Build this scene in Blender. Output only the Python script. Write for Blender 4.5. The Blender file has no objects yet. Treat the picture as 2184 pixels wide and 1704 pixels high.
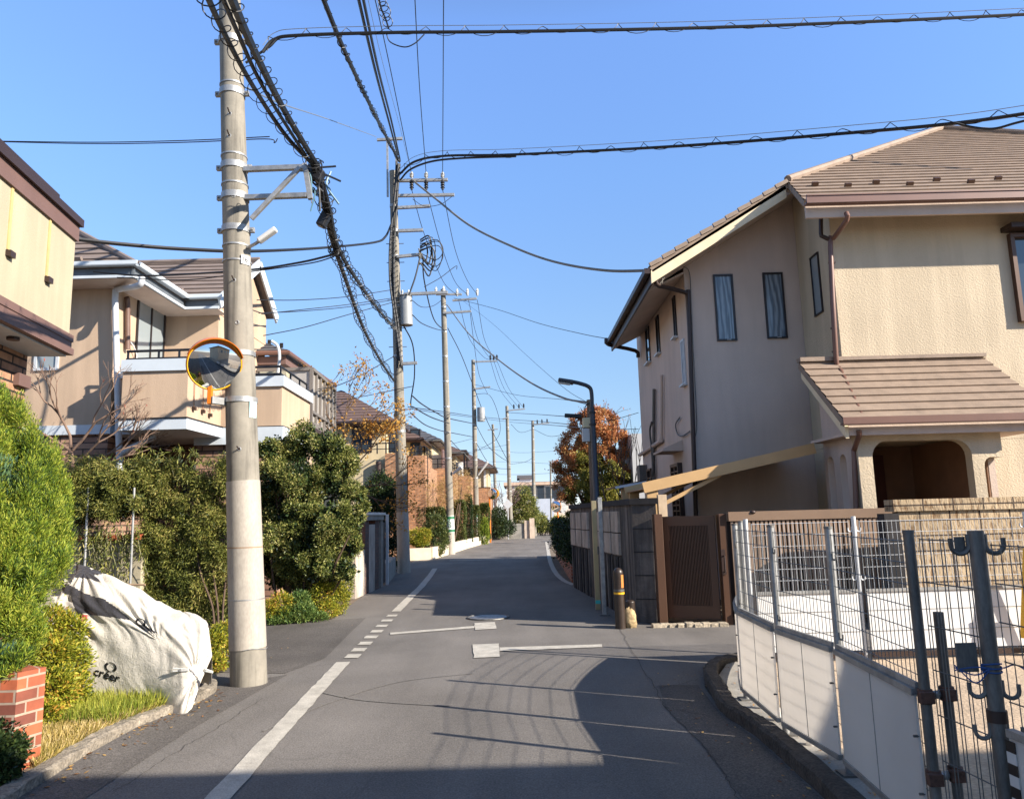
import bpy, math, random
import numpy as np
from mathutils import Vector, Matrix

R = math.radians
random.seed(7)
rng = np.random.default_rng(7)
scene = bpy.context.scene
COL = scene.collection

# ------------------------------------------------------------------ camera
W0, H0, FPX = 2184.0, 1704.0, 1600.0          # photograph as measured, focal length in its pixels
CAMH, ROLL = 1.6, R(1.5)
PITCH = math.atan2((1100 - H0 / 2) * math.cos(ROLL), FPX)
cp, sp, cr, sr = math.cos(PITCH), math.sin(PITCH), math.cos(ROLL), math.sin(ROLL)
FWD = np.array([0, cp, sp]); UP0 = np.array([0, -sp, cp]); RT0 = np.array([1.0, 0, 0])
RT = cr * RT0 - sr * UP0
UP = sr * RT0 + cr * UP0
EYE = np.array([0, 0, CAMH])
cam_data = bpy.data.cameras.new('camera')
cam_data.sensor_fit = 'HORIZONTAL'; cam_data.sensor_width = 36.0
cam_data.lens = 36.0 * FPX / W0
cam_data.clip_start = 0.05; cam_data.clip_end = 3000
cam = bpy.data.objects.new('camera', cam_data); COL.objects.link(cam)
M = Matrix.Identity(4)
for i in range(3):
    M[i][0] = RT[i]; M[i][1] = UP[i]; M[i][2] = -FWD[i]; M[i][3] = EYE[i]
cam.matrix_world = M
scene.camera = cam

# ------------------------------------------------------------------ light
SUN_AZ, SUN_EL = R(64.5), R(27.4)              # azimuth: from straight behind the camera towards the right
L = Vector((-math.sin(SUN_AZ) * math.cos(SUN_EL), math.cos(SUN_AZ) * math.cos(SUN_EL), -math.sin(SUN_EL)))
sun_d = bpy.data.lights.new('sun', 'SUN'); sun_d.energy = 5.0; sun_d.angle = R(0.55); sun_d.color = (1.0, 0.91, 0.79)
sun = bpy.data.objects.new('sun', sun_d); COL.objects.link(sun)
sun.rotation_euler = L.to_track_quat('-Z', 'Y').to_euler(); sun.location = (30, -20, 30)
world = bpy.data.worlds.new('World'); scene.world = world; world.use_nodes = True
wn = world.node_tree.nodes; wl = world.node_tree.links
sky = wn.new('ShaderNodeTexSky'); sky.sky_type = 'NISHITA'; sky.sun_disc = False
sky.sun_elevation = SUN_EL; sky.sun_rotation = math.pi - SUN_AZ
sky.altitude = 0; sky.air_density = 0.5; sky.dust_density = 0.0; sky.ozone_density = 6.0
bg = wn['Background']; bg.inputs['Strength'].default_value = 0.1015
# a clear winter sky is more even from horizon to zenith than the texture alone: grade it by elevation
wtc = wn.new('ShaderNodeTexCoord'); wsx = wn.new('ShaderNodeSeparateXYZ'); wl.new(wtc.outputs['Generated'], wsx.inputs[0])
wr = wn.new('ShaderNodeValToRGB'); wl.new(wsx.outputs[2], wr.inputs[0])
for i, (p_, c_) in enumerate([(.0, (1.15, .78, .58)), (.03, (1.25, .84, .62)), (.10, (1.55, 1.10, .72)), (.25, (2.15, 1.72, 1.24)), (.42, (2.6, 2.3, 1.9)), (.58, (3.1, 2.75, 2.45)), (.68, (2.9, 2.3, 1.75)), (.80, (2.5, 1.9, 1.35)), (1.0, (2.0, 1.5, 1.05))]):
    e_ = wr.color_ramp.elements[i] if i < 2 else wr.color_ramp.elements.new(p_)
    e_.position = p_; e_.color = (*c_, 1)
wm = wn.new('ShaderNodeMix'); wm.data_type = 'RGBA'; wm.blend_type = 'MULTIPLY'; wm.inputs[0].default_value = 1; wm.clamp_result = False
wl.new(sky.outputs[0], wm.inputs[6]); wl.new(wr.outputs[0], wm.inputs[7]); wl.new(wm.outputs[2], bg.inputs[0])
vs = scene.view_settings
vs.view_transform = 'Standard'; vs.look = 'None'; vs.exposure = 1.25; vs.gamma = 1.0
vs.use_curve_mapping = False
scene.cycles.max_bounces = 6; scene.cycles.diffuse_bounces = 3; scene.cycles.glossy_bounces = 3
scene.cycles.transparent_max_bounces = 4; scene.cycles.transmission_bounces = 2

# ------------------------------------------------------------------ helpers
def ray(x, y):
    return FWD + (x - W0 / 2) / FPX * RT - (y - H0 / 2) / FPX * UP
def P(x, y, d):
    """point on the sight line of a measured place, d metres away along the street"""
    r = ray(x, y); return EYE + r * (d / r[1])
def G(x, y, z=0.0):
    r = ray(x, y); return EYE + r * ((z - CAMH) / r[2])
def lin(c):
    c = c / 255.0
    return c / 12.92 if c <= 0.04045 else ((c + 0.055) / 1.055) ** 2.4
def C(r, g, b): return (lin(r), lin(g), lin(b), 1.0)
def V(*a): return np.array(a, float)
def unit(v):
    v = np.asarray(v, float); n = np.linalg.norm(v); return v / n if n > 1e-9 else v

class MB:
    def __init__(s): s.v = []; s.f = []
    def add(s, vs_, fs):
        o = len(s.v); s.v.extend([tuple(map(float, p)) for p in vs_]); s.f.extend([tuple(i + o for i in f) for f in fs]); return s
    def box(s, x0, x1, y0, y1, z0, z1):
        return s.add([(x0,y0,z0),(x1,y0,z0),(x1,y1,z0),(x0,y1,z0),(x0,y0,z1),(x1,y0,z1),(x1,y1,z1),(x0,y1,z1)],
                     [(0,3,2,1),(4,5,6,7),(0,1,5,4),(1,2,6,5),(2,3,7,6),(3,0,4,7)])
    def obox(s, c, a, b, d):
        c, a, b, d = map(lambda q: np.asarray(q, float), (c, a, b, d))
        if np.dot(np.cross(a, b), d) < 0: a = -a
        return s.add([c-a-b-d, c+a-b-d, c+a+b-d, c-a+b-d, c-a-b+d, c+a-b+d, c+a+b+d, c-a+b+d],
                     [(0,3,2,1),(4,5,6,7),(0,1,5,4),(1,2,6,5),(2,3,7,6),(3,0,4,7)])
    def bar(s, p0, p1, w, h, up=(0, 0, 1)):
        p0 = np.asarray(p0, float); p1 = np.asarray(p1, float); t = p1 - p0; a = unit(t)
        side = unit(np.cross(a, up)); u = np.cross(side, a)
        return s.obox((p0 + p1) / 2, t / 2, side * w / 2, u * h / 2)
    def tube(s, pts, r, n=6, cap=True):
        pts = [np.asarray(p, float) for p in pts]; m = len(pts)
        rs = [r] * m if np.isscalar(r) else list(r)
        o = len(s.v); ref = None
        for i, p in enumerate(pts):
            t = unit(pts[min(i+1, m-1)] - pts[max(i-1, 0)])
            if ref is None:
                ref = np.cross(t, (0, 0, 1) if abs(t[2]) < .9 else (1, 0, 0))
            ref = unit(ref - t * np.dot(ref, t)); b = np.cross(t, ref)
            for k in range(n):
                a = 2 * math.pi * k / n
                s.v.append(tuple(p + rs[i] * (math.cos(a) * ref + math.sin(a) * b)))
        for i in range(m - 1):
            for k in range(n):
                k2 = (k + 1) % n
                s.f.append((o+i*n+k, o+i*n+k2, o+(i+1)*n+k2, o+(i+1)*n+k))
        if cap:
            s.f.append(tuple(o + k for k in range(n - 1, -1, -1))); s.f.append(tuple(o + (m-1)*n + k for k in range(n)))
        return s
    def cyl(s, p0, p1, r0, r1=None, n=14): return s.tube([p0, p1], [r0, r0 if r1 is None else r1], n)
    def prism(s, poly, vec):
        """closed 3-D polygon swept along vec"""
        poly = [np.asarray(p, float) for p in poly]; vec = np.asarray(vec, float); n = len(poly)
        nrm = np.zeros(3)
        for i in range(n): nrm += np.cross(poly[i], poly[(i+1) % n])
        if np.dot(nrm, vec) < 0: poly = poly[::-1]
        vsx = poly + [p + vec for p in poly]
        fs = [tuple(range(n - 1, -1, -1)), tuple(range(n, 2 * n))]
        for i in range(n):
            j = (i + 1) % n; fs.append((i, j, n + j, n + i))
        return s.add(vsx, fs)
    def foot(s, xy, z0, z1):
        return s.prism([(x, y, z0) for x, y in xy], (0, 0, z1 - z0))
    def face(s, pts): return s.add(pts, [tuple(range(len(pts)))])
    def ball(s, c, rx, ry, rz, nu=14, nv=9, noise=0.0, seed=0):
        rr = random.Random(seed); vv = []; ff = []
        for j in range(nv + 1):
            th = math.pi * j / nv
            for i in range(nu):
                ph = 2 * math.pi * i / nu; q = 1 + (rr.uniform(-noise, noise) if noise else 0)
                vv.append((c[0]+rx*q*math.sin(th)*math.cos(ph), c[1]+ry*q*math.sin(th)*math.sin(ph), c[2]+rz*q*math.cos(th)))
        for j in range(nv):
            for i in range(nu):
                a = j*nu+i; b = j*nu+(i+1) % nu
                ff.append((a, a+nu, b+nu, b))
        return s.add(vv, ff)
    def ring(s, c, ax, r, tr, n=36, k=8, u=None, arc=(0, 2*math.pi)):
        ax = unit(ax); u = unit(np.cross(ax, (0, 0, 1)) if u is None else u); w = np.cross(ax, u)
        full = arc[1] - arc[0] > 6.28
        pts = [np.asarray(c) + r * (math.cos(a) * u + math.sin(a) * w) for a in np.linspace(arc[0], arc[1], n + 1)]
        return s.tube(pts, tr, k, not full)
    def build(s, name, mat=None, parent=None, smooth=False, bevel=0.0, label=None):
        base = wloc(parent) if parent else (0, 0, 0)
        me = bpy.data.meshes.new(name)
        vv = np.array(s.v, float) - np.array(base, float)
        me.from_pydata(vv.tolist(), [], s.f); me.update()
        return link(me, name, mat, parent, smooth, bevel, label)
    def thing(s, name, label, cat, mat, group=None, **k):
        """one-mesh thing whose origin sits at its own base"""
        a = np.array(s.v); c = ((a[:,0].min()+a[:,0].max())/2, (a[:,1].min()+a[:,1].max())/2, a[:,2].min())
        s.v = [tuple(p) for p in (a - np.array(c))]
        o = s.build(name, mat, None, **k); o.location = c
        o['label'] = label; o['category'] = cat
        if group: o['group'] = group
        return o

def wloc(o):
    v = Vector((0, 0, 0))
    while o is not None: v = v + o.location; o = o.parent
    return tuple(v)
def link(me, name, mat, parent, smooth=False, bevel=0.0, label=None):
    o = bpy.data.objects.new(name, me); COL.objects.link(o)
    if mat: me.materials.append(mat)
    if parent: o.parent = parent
    if smooth:
        me.polygons.foreach_set('use_smooth', [True] * len(me.polygons))
        try: me.set_sharp_from_angle(angle=R(40))
        except Exception: pass
    if bevel:
        m = o.modifiers.new('bevel', 'BEVEL'); m.width = bevel; m.segments = 2; m.limit_method = 'ANGLE'; m.angle_limit = R(40)
    if label: o['label'] = label
    return o
def root(name, label, cat, loc, group=None):
    o = bpy.data.objects.new(name, None); COL.objects.link(o); o.empty_display_size = .2
    o.location = tuple(map(float, loc)); o['label'] = label; o['category'] = cat
    if group: o['group'] = group
    return o
def struct(mb, name, mat, kind='structure', **k):
    o = mb.build(name, mat, **k); o['kind'] = kind; return o
def copy_tree(o, parent=None):
    c = o.copy(); COL.objects.link(c)
    if parent: c.parent = parent
    for ch in list(o.children): copy_tree(ch, c)
    return c
def spline(pts, n=10):
    pts = [np.asarray(p, float) for p in pts]
    if len(pts) < 3: return [pts[0] + (pts[-1]-pts[0]) * t for t in np.linspace(0, 1, n + 1)]
    q = [2*pts[0]-pts[1]] + pts + [2*pts[-1]-pts[-2]]; out = []
    for i in range(1, len(q) - 2):
        for t in np.linspace(0, 1, n, endpoint=False):
            a, b, c, d = q[i-1], q[i], q[i+1], q[i+2]
            out.append(.5*((2*b)+(c-a)*t+(2*a-5*b+4*c-d)*t*t+(3*b-a-3*c+d)*t**3))
    out.append(pts[-1]); return out
def sag(p0, p1, s, n=16):
    p0 = np.asarray(p0, float); p1 = np.asarray(p1, float)
    return [p0 + (p1-p0)*t - V(0, 0, 4*s*t*(1-t)) for t in np.linspace(0, 1, n + 1)]

# ------------------------------------------------------------------ materials
def newmat(name):
    m = bpy.data.materials.new(name); m.use_nodes = True
    nt = m.node_tree; b = nt.nodes['Principled BSDF']
    return m, nt, b
def node(nt, t, **kw):
    n = nt.nodes.new(t)
    for k, v in kw.items(): setattr(n, k, v)
    return n
def coord(nt, wallmap=False, scale=(1, 1, 1)):
    tc = node(nt, 'ShaderNodeTexCoord')
    src = tc.outputs['Object']
    if wallmap:
        s = node(nt, 'ShaderNodeSeparateXYZ'); nt.links.new(src, s.inputs[0])
        a = node(nt, 'ShaderNodeMath', operation='ADD'); nt.links.new(s.outputs[0], a.inputs[0]); nt.links.new(s.outputs[1], a.inputs[1])
        c = node(nt, 'ShaderNodeCombineXYZ'); nt.links.new(a.outputs[0], c.inputs[0]); nt.links.new(s.outputs[2], c.inputs[1])
        src = c.outputs[0]
    mp = node(nt, 'ShaderNodeMapping'); mp.inputs['Scale'].default_value = scale
    nt.links.new(src, mp.inputs[0]); return mp.outputs[0]
def ramp(nt, fac, stops):
    r = node(nt, 'ShaderNodeValToRGB'); e = r.color_ramp.elements
    while len(e) < len(stops): e.new(.5)
    for i, (p, c) in enumerate(stops): e[i].position = p; e[i].color = c
    nt.links.new(fac, r.inputs[0]); return r.outputs[0]
def noise(nt, vec, scale, detail=4, rough=.55, dist=0):
    n = node(nt, 'ShaderNodeTexNoise'); n.inputs['Scale'].default_value = scale; n.inputs['Detail'].default_value = detail
    n.inputs['Roughness'].default_value = rough; n.inputs['Distortion'].default_value = dist
    nt.links.new(vec, n.inputs['Vector']); return n.outputs['Fac']
def mix(nt, a, b, fac, mode='MIX'):
    m = node(nt, 'ShaderNodeMix', data_type='RGBA', blend_type=mode)
    for s, v in ((m.inputs[0], fac), (m.inputs[6], a), (m.inputs[7], b)):
        if isinstance(v, (int, float)): s.default_value = v
        elif isinstance(v, tuple): s.default_value = v
        else: nt.links.new(v, s)
    return m.outputs[2]
def bump(nt, b, h, strength=.3, dist=.01):
    n = node(nt, 'ShaderNodeBump'); n.inputs['Strength'].default_value = strength; n.inputs['Distance'].default_value = dist
    nt.links.new(h, n.inputs['Height']); nt.links.new(n.outputs[0], b.inputs['Normal'])
KA = .86      # one reflectance scale for every painted, plastered or planted surface
def dim(c, k): return (c[0]*k*KA, c[1]*k*KA, c[2]*k*KA, 1)
def simple(name, col, rough=.6, metal=0.0, var=.25, scale=3.0, fine=0.0, bmp=0.0, bscale=60, stretch=(1,1,1), bdist=.01):
    """plain surface with soft mottling, optional fine grain and bump"""
    m, nt, b = newmat(name); v = coord(nt, scale=stretch)
    n1 = noise(nt, v, scale, 5, .6)
    c = ramp(nt, n1, [(.3, dim(col, 1-var)), (.7, dim(col, 1+var*.6))])
    if fine:
        n2 = noise(nt, v, bscale, 2)
        c = mix(nt, c, ramp(nt, n2, [(.35, (1-fine,)*3+(1,)), (.65, (1+fine,)*3+(1,))]), 1.0, 'MULTIPLY')
    nt.links.new(c, b.inputs['Base Color'])
    b.inputs['Roughness'].default_value = rough; b.inputs['Metallic'].default_value = metal
    if bmp: bump(nt, b, noise(nt, v, bscale, 3), bmp, bdist)
    return m
def stucco(name, col, scale=22, strength=.9, dist=.02, streak=.12):
    m, nt, b = newmat(name); v = coord(nt)
    v2 = coord(nt, scale=(2.2, 2.2, .25))
    c = ramp(nt, noise(nt, v, .8, 5), [(.3, dim(col, .92)), (.7, dim(col, 1.06))])
    c = mix(nt, c, ramp(nt, noise(nt, v2, 1.5, 4), [(.42, (1-streak,)*3+(1,)), (.6, (1, 1, 1, 1))]), 1.0, 'MULTIPLY')
    nt.links.new(c, b.inputs['Base Color']); b.inputs['Roughness'].default_value = .9
    b.inputs['Specular IOR Level'].default_value = .2
    bump(nt, b, noise(nt, v, scale, 4, .55, .4), strength, dist)
    return m
def brick(name, c1, c2, mortar, bw=.23, bh=.075, ms=.009, strength=.6):
    m, nt, b = newmat(name); v = coord(nt, True)
    t = node(nt, 'ShaderNodeTexBrick'); nt.links.new(v, t.inputs['Vector'])
    t.inputs['Scale'].default_value = 1; t.inputs['Brick Width'].default_value = bw; t.inputs['Row Height'].default_value = bh
    t.inputs['Mortar Size'].default_value = ms; t.inputs['Color1'].default_value = dim(c1, 1); t.inputs['Color2'].default_value = dim(c2, 1)
    t.inputs['Mortar'].default_value = dim(mortar, 1); t.inputs['Bias'].default_value = 0
    v2 = coord(nt)
    c = mix(nt, t.outputs['Color'], ramp(nt, noise(nt, v2, 9, 4), [(.3, (.72,)*3+(1,)), (.7, (1.15,)*3+(1,))]), 1.0, 'MULTIPLY')
    nt.links.new(c, b.inputs['Base Color']); b.inputs['Roughness'].default_value = .85
    inv = node(nt, 'ShaderNodeMath', operation='SUBTRACT'); inv.inputs[0].default_value = 1; nt.links.new(t.outputs['Fac'], inv.inputs[1])
    bump(nt, b, inv.outputs[0], strength, .008)
    return m
def leafmat(name, stops, trans=.25, rough=.55, scale=1.2):
    """leaf colours differ leaf by leaf and clump by clump"""
    m, nt, b = newmat(name); g = node(nt, 'ShaderNodeNewGeometry'); v = coord(nt)
    f = noise(nt, v, scale, 3)
    a = node(nt, 'ShaderNodeMath', operation='MULTIPLY_ADD'); nt.links.new(f, a.inputs[0]); a.inputs[1].default_value = 1.1
    s = node(nt, 'ShaderNodeMath', operation='MULTIPLY_ADD'); nt.links.new(g.outputs['Random Per Island'], s.inputs[0]); s.inputs[1].default_value = .75; s.inputs[2].default_value = -.42
    nt.links.new(s.outputs[0], a.inputs[2])
    c = ramp(nt, a.outputs[0], [(p_, dim(c_, 1)) for p_, c_ in stops])
    nt.links.new(c, b.inputs['Base Color']); b.inputs['Roughness'].default_value = rough
    b.inputs['Specular IOR Level'].default_value = .3
    tr = node(nt, 'ShaderNodeBsdfTranslucent'); nt.links.new(c, tr.inputs[0])
    mx = node(nt, 'ShaderNodeMixShader'); mx.inputs[0].default_value = trans
    nt.links.new(b.outputs[0], mx.inputs[1]); nt.links.new(tr.outputs[0], mx.inputs[2])
    nt.links.new(mx.outputs[0], nt.nodes['Material Output'].inputs[0])
    return m

MT = {}
def asphalt(name, base, spk=.28, patch=.22):
    m, nt, b = newmat(name); v = coord(nt)
    c = ramp(nt, noise(nt, v, .45, 5, .6), [(.3, dim(base, 1-patch)), (.72, dim(base, 1+patch))])
    c = mix(nt, c, ramp(nt, noise(nt, v, 75, 4, .75), [(.3, (1-spk*1.5,)*3+(1,)), (.5, (1, 1, 1, 1)), (.7, (1+spk*2.2,)*3+(1,))]), 1.0, 'MULTIPLY')
    vs2 = coord(nt, scale=(1.0, .16, 1))
    c = mix(nt, c, ramp(nt, noise(nt, vs2, 1.6, 3), [(.35, (.88,)*3+(1,)), (.65, (1.08,)*3+(1,))]), 1.0, 'MULTIPLY')
    c = mix(nt, c, ramp(nt, noise(nt, v, 22, 5, .75), [(.3, (.86,)*3+(1,)), (.7, (1.12,)*3+(1,))]), 1.0, 'MULTIPLY')
    # pale bits of grit and dark spots
    w = node(nt, 'ShaderNodeTexVoronoi'); w.inputs['Scale'].default_value = 7; nt.links.new(v, w.inputs['Vector'])
    c = mix(nt, c, (.35, .33, .3, 1), ramp(nt, w.outputs['Distance'], [(.0, (.55,)*3+(1,)), (.03, (0, 0, 0, 1))]))
    # hairline cracks
    vd = coord(nt, scale=(.45, .3, 1)); k = node(nt, 'ShaderNodeTexVoronoi', feature='DISTANCE_TO_EDGE'); k.inputs['Scale'].default_value = .9
    wv = node(nt, 'ShaderNodeVectorMath', operation='ADD'); nn = node(nt, 'ShaderNodeTexNoise'); nn.inputs['Scale'].default_value = 2.5
    nt.links.new(vd, nn.inputs['Vector']); nt.links.new(vd, wv.inputs[0])
    scl = node(nt, 'ShaderNodeVectorMath', operation='SCALE'); scl.inputs['Scale'].default_value = .35
    nt.links.new(nn.outputs['Color'], scl.inputs[0]); nt.links.new(scl.outputs[0], wv.inputs[1]); nt.links.new(wv.outputs[0], k.inputs['Vector'])
    c = mix(nt, c, (.55, .55, .55, 1), ramp(nt, k.outputs['Distance'], [(.0, (.28,)*3+(1,)), (.003, (0, 0, 0, 1))]), 'MULTIPLY')
    nt.links.new(c, b.inputs['Base Color']); b.inputs['Roughness'].default_value = .85; b.inputs['Specular IOR Level'].default_value = .25
    bump(nt, b, noise(nt, v, 90, 3, .7), .55, .006)
    return m
def pole_mat(name, col):
    m, nt, b = newmat(name); v = coord(nt); vs2 = coord(nt, scale=(9, 9, .35))
    c = ramp(nt, noise(nt, vs2, 1.4, 5, .6), [(.3, dim(col, .52)), (.48, col), (.7, dim(col, 1.25))])
    c = mix(nt, c, ramp(nt, noise(nt, v, 6, 6, .7), [(.3, (.78,)*3+(1,)), (.7, (1.12,)*3+(1,))]), 1.0, 'MULTIPLY')
    nt.links.new(c, b.inputs['Base Color']); b.inputs['Roughness'].default_value = .85
    bump(nt, b, noise(nt, v, 70, 3), .25, .004); return m
MT['asphalt'] = asphalt('asphalt', (.176, .161, .146, 1))
MT['asphalt_dark'] = asphalt('asphalt_dark', (.118, .106, .096, 1), .35, .3)
MT['paint'] = simple('road_paint', C(186, 180, 168), .7, var=.25, scale=7, fine=.18, bmp=.3, bscale=100, bdist=.003)
MT['soil'] = simple('soil', C(120, 104, 86), .95, var=.3, scale=2, fine=.25, bmp=.5, bscale=60)
MT['sand'] = simple('sand', C(186, 164, 138), .95, var=.22, scale=3, fine=.15, bmp=.5, bscale=40, bdist=.02)
MT['concrete'] = simple('concrete', C(150, 145, 136), .9, var=.3, scale=4, fine=.12, bmp=.35, bscale=70, bdist=.006)
MT['kerb'] = simple('mossy_kerb', C(70, 64, 58), .95, var=.5, scale=9, fine=.3, bmp=.8, bscale=45, bdist=.015)
MT['kerb_left'] = simple('kerb_stone', C(140, 130, 115), .95, var=.4, scale=9, fine=.3, bmp=.8, bscale=45, bdist=.015)
MT['pole'] = pole_mat('pole_concrete', C(130, 124, 112))
MT['polewrap'] = simple('white_pole_wrap', C(172, 163, 150), .65, var=.2, scale=5, fine=.08, stretch=(1, 1, .4))
MT['galv'] = simple('galvanised_steel', C(168, 168, 166), .48, .5, var=.3, scale=10, fine=.08, bscale=120)
MT['galv_dull'] = simple('dull_steel', C(112, 110, 106), .55, .35, var=.45, scale=9, fine=.12, bscale=120, stretch=(1, 1, .3))  # dull steel, darkened further for fence posts that stand in shade
MT['mesh'] = simple('mesh_wire', C(104, 106, 106), .5, .4, var=.2)  # near fence wire, its shade put into the grey
MT['steel_white'] = simple('pale_steel', C(205, 208, 210), .5, .2, var=.1, scale=8)
MT['cable'] = simple('black_cable', C(22, 23, 26), .5, var=.1)
MT['cable_grey'] = simple('grey_cable', C(120, 116, 110), .6, var=.2)
MT['wire'] = simple('bare_wire', C(150, 155, 158), .4, .6, var=.1)
MT['black'] = simple('black_plastic', C(26, 26, 30), .45, var=.1)
MT['orange'] = simple('orange_enamel', C(224, 120, 22), .35, var=.08)
MT['yellow'] = simple('yellow_enamel', C(236, 178, 40), .4, var=.08)
MT['white'] = simple('white_paint', C(208, 208, 204), .5, var=.06)
MT['stuccoR'] = stucco('cream_stucco', (.63, .52, .37, 1), 34, .85, .012)
MT['stuccoRs'] = stucco('smooth_shade_stucco', (.64, .51, .42, 1), 45, .6, .008, .07)  # smoother stucco copy, tint shifted for the walls in shade
MT['creamtrim'] = simple('cream_trim', C(232, 212, 176), .7, var=.1)
MT['stuccoT'] = stucco('tan_stucco', (.53, .39, .275, 1), 70, .6, .006)
MT['stuccoY'] = stucco('yellow_stucco', (.46, .405, .285, 1), 60, .5, .006)
MT['stuccoV'] = stucco('pale_yellow_siding', (.60, .49, .31, 1), 40, .3, .006)
MT['brownband'] = simple('brown_fascia', C(112, 86, 78), .6, var=.1)
MT['brown'] = simple('brown_metal', C(90, 64, 48), .42, .25, var=.08)
MT['brown_dark'] = simple('dark_brown_metal', C(62, 46, 40), .45, .2, var=.1)
MT['copper'] = simple('copper_brown_gutter', C(118, 86, 74), .42, .1, var=.12)
MT['brick'] = brick('brown_brick', C(190, 136, 94), C(146, 102, 70), C(150, 130, 110), .24, .08, .010)
MT['brickT'] = brick('long_grey_brick', C(168, 134, 110), C(140, 106, 88), C(70, 56, 50), .42, .115, .012)
MT['brickY'] = brick('wide_brown_brick', C(186, 142, 110), C(150, 112, 88), C(50, 40, 36), .40, .10, .013)
MT['brick_red'] = brick('red_brick', C(186, 98, 62), C(112, 64, 52), C(168, 148, 128), .21, .078, .008)
MT['roofR'] = simple('brown_roof_tile', C(146, 126, 108), .7, var=.22, scale=4, fine=.1, bmp=.15, bscale=80)
MT['roofT'] = simple('grey_brown_slate', C(126, 112, 104), .75, var=.14, scale=3, fine=.1, bmp=.15, bscale=80)
MT['roofV'] = simple('dark_brown_slate', C(104, 84, 78), .75, var=.15, scale=3, fine=.1)
MT['roofG'] = simple('grey_slate', C(92, 92, 96), .6, var=.15, scale=3, fine=.1)
MT['fascia_white'] = simple('white_fascia', C(196, 204, 210), .5, var=.06)
MT['bark'] = simple('bark', C(92, 74, 60), .95, var=.3, scale=9, bmp=.6, bscale=50)
MT['bark_pale'] = simple('pale_bark', C(158, 132, 106), .95, var=.25, scale=9)
def glassmat(name, col, rough=.06):
    m, nt, b = newmat(name); b.inputs['Base Color'].default_value = col; b.inputs['Roughness'].default_value = rough
    b.inputs['Specular IOR Level'].default_value = .8; b.inputs['Coat Weight'].default_value = .5; b.inputs['Coat Roughness'].default_value = .03
    return m
MT['glass'] = glassmat('window_glass', C(50, 58, 66))
MT['glass_pale'] = glassmat('frosted_glass', C(132, 140, 142), .3)
def curtain():
    m, nt, b = newmat('curtain_behind_glass'); v = coord(nt, scale=(1, 1, .12))
    wv = node(nt, 'ShaderNodeTexWave'); wv.inputs['Scale'].default_value = 3.6; wv.inputs['Distortion'].default_value = 11; wv.inputs['Detail'].default_value = 3; wv.inputs['Detail Scale'].default_value = 1.6; nt.links.new(v, wv.inputs['Vector'])
    c = ramp(nt, wv.outputs['Fac'], [(.05, C(70, 80, 90)), (.5, C(94, 106, 116)), (1.0, C(128, 140, 148))])  # light and dark of the curtain folds put into the colour
    nt.links.new(c, b.inputs['Base Color']); b.inputs['Roughness'].default_value = .35; b.inputs['Coat Weight'].default_value = .8
    b.inputs['Coat Roughness'].default_value = .1
    bump(nt, b, noise(nt, coord(nt), 110, 2), .25, .004); return m
MT['curtain'] = curtain()
def mirrormat():
    m, nt, b = newmat('convex_mirror'); b.inputs['Base Color'].default_value = (.62, .66, .70, 1); b.inputs['Metallic'].default_value = 1
    b.inputs['Roughness'].default_value = .03; return m
MT['mirror'] = mirrormat()
def sheetmat(name, col, tr):
    m, nt, b = newmat(name); v = coord(nt)
    c = ramp(nt, noise(nt, v, 2, 4), [(.3, dim(col, .95)), (.7, dim(col, 1.03))]); nt.links.new(c, b.inputs['Base Color']); b.inputs['Roughness'].default_value = .5
    t_ = node(nt, 'ShaderNodeBsdfTranslucent'); nt.links.new(c, t_.inputs[0]); mx = node(nt, 'ShaderNodeMixShader'); mx.inputs[0].default_value = tr
    nt.links.new(b.outputs[0], mx.inputs[1]); nt.links.new(t_.outputs[0], mx.inputs[2]); nt.links.new(mx.outputs[0], nt.nodes['Material Output'].inputs[0]); return m
MT['board'] = sheetmat('translucent_fence_board', C(240, 236, 230), .58)
MT['board_white'] = simple('white_sheet', C(222, 222, 220), .6, var=.06, scale=2)
# ------------------------------------------------------------------ ground and roads
m = MB(); m.face([(-400, -300, -.012), (400, -300, -.012), (400, 600, -.012), (-400, 600, -.012)])
struct(m, 'ground', MT['soil'])
def sheet(xy, z): return MB().face([(x, y, z) for x, y in xy])
road = [(-3.15, -30), (1.68, -30), (1.68, 4.4), (1.7, 5.5), (1.62, 6.3), (1.7, 7.2), (1.9, 8.1), (2.5, 8.6), (14, 9.0), (14, 11.25),
        (2.0, 11.2), (1.75, 11.6), (1.3, 17.3), (1.1, 24), (1.3, 32), (2.0, 42), (3.2, 53), (30, 56), (30, 63), (-30, 60), (-30, 53), (-1.9, 52),
        (-1.9, 47), (-2.5, 43), (-3.1, 34), (-3.9, 29.4), (-3.6, 22), (-3.3, 16.5), (-3.05, 12.7), (-4.2, 12.1), (-16, 11.2),
        (-16, 8.7), (-3.5, 8.45), (-3.05, 7.6), (-2.95, 7.0), (-3.08, 6.6)]
struct(sheet(road, 0.0), 'road', MT['asphalt'])
# side street on the left and the road shoulders are laid in an older, rougher asphalt
struct(sheet([(-16, 8.75), (-3.45, 8.55), (-2.5, 8.35), (-2.28, 9.2), (-2.42, 11.3), (-2.5, 12.75), (-3.05, 12.62), (-4.2, 12.0), (-16, 11.15)], .004), 'side_street', MT['asphalt_dark'])
struct(sheet([(-3.12, 2), (-2.62, 2), (-2.6, 6.2), (-2.45, 8.3), (-3.0, 7.8), (-2.96, 7.05), (-3.08, 6.6)], .004), 'road_shoulder', MT['asphalt_dark'])
struct(sheet([(1.2, 2), (1.66, 2), (1.67, 5.5), (1.6, 6.35), (1.66, 7.3), (1.3, 7.35), (1.2, 6.5), (1.25, 5.6)], .004), 'gutter', MT['asphalt_dark'])
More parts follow.
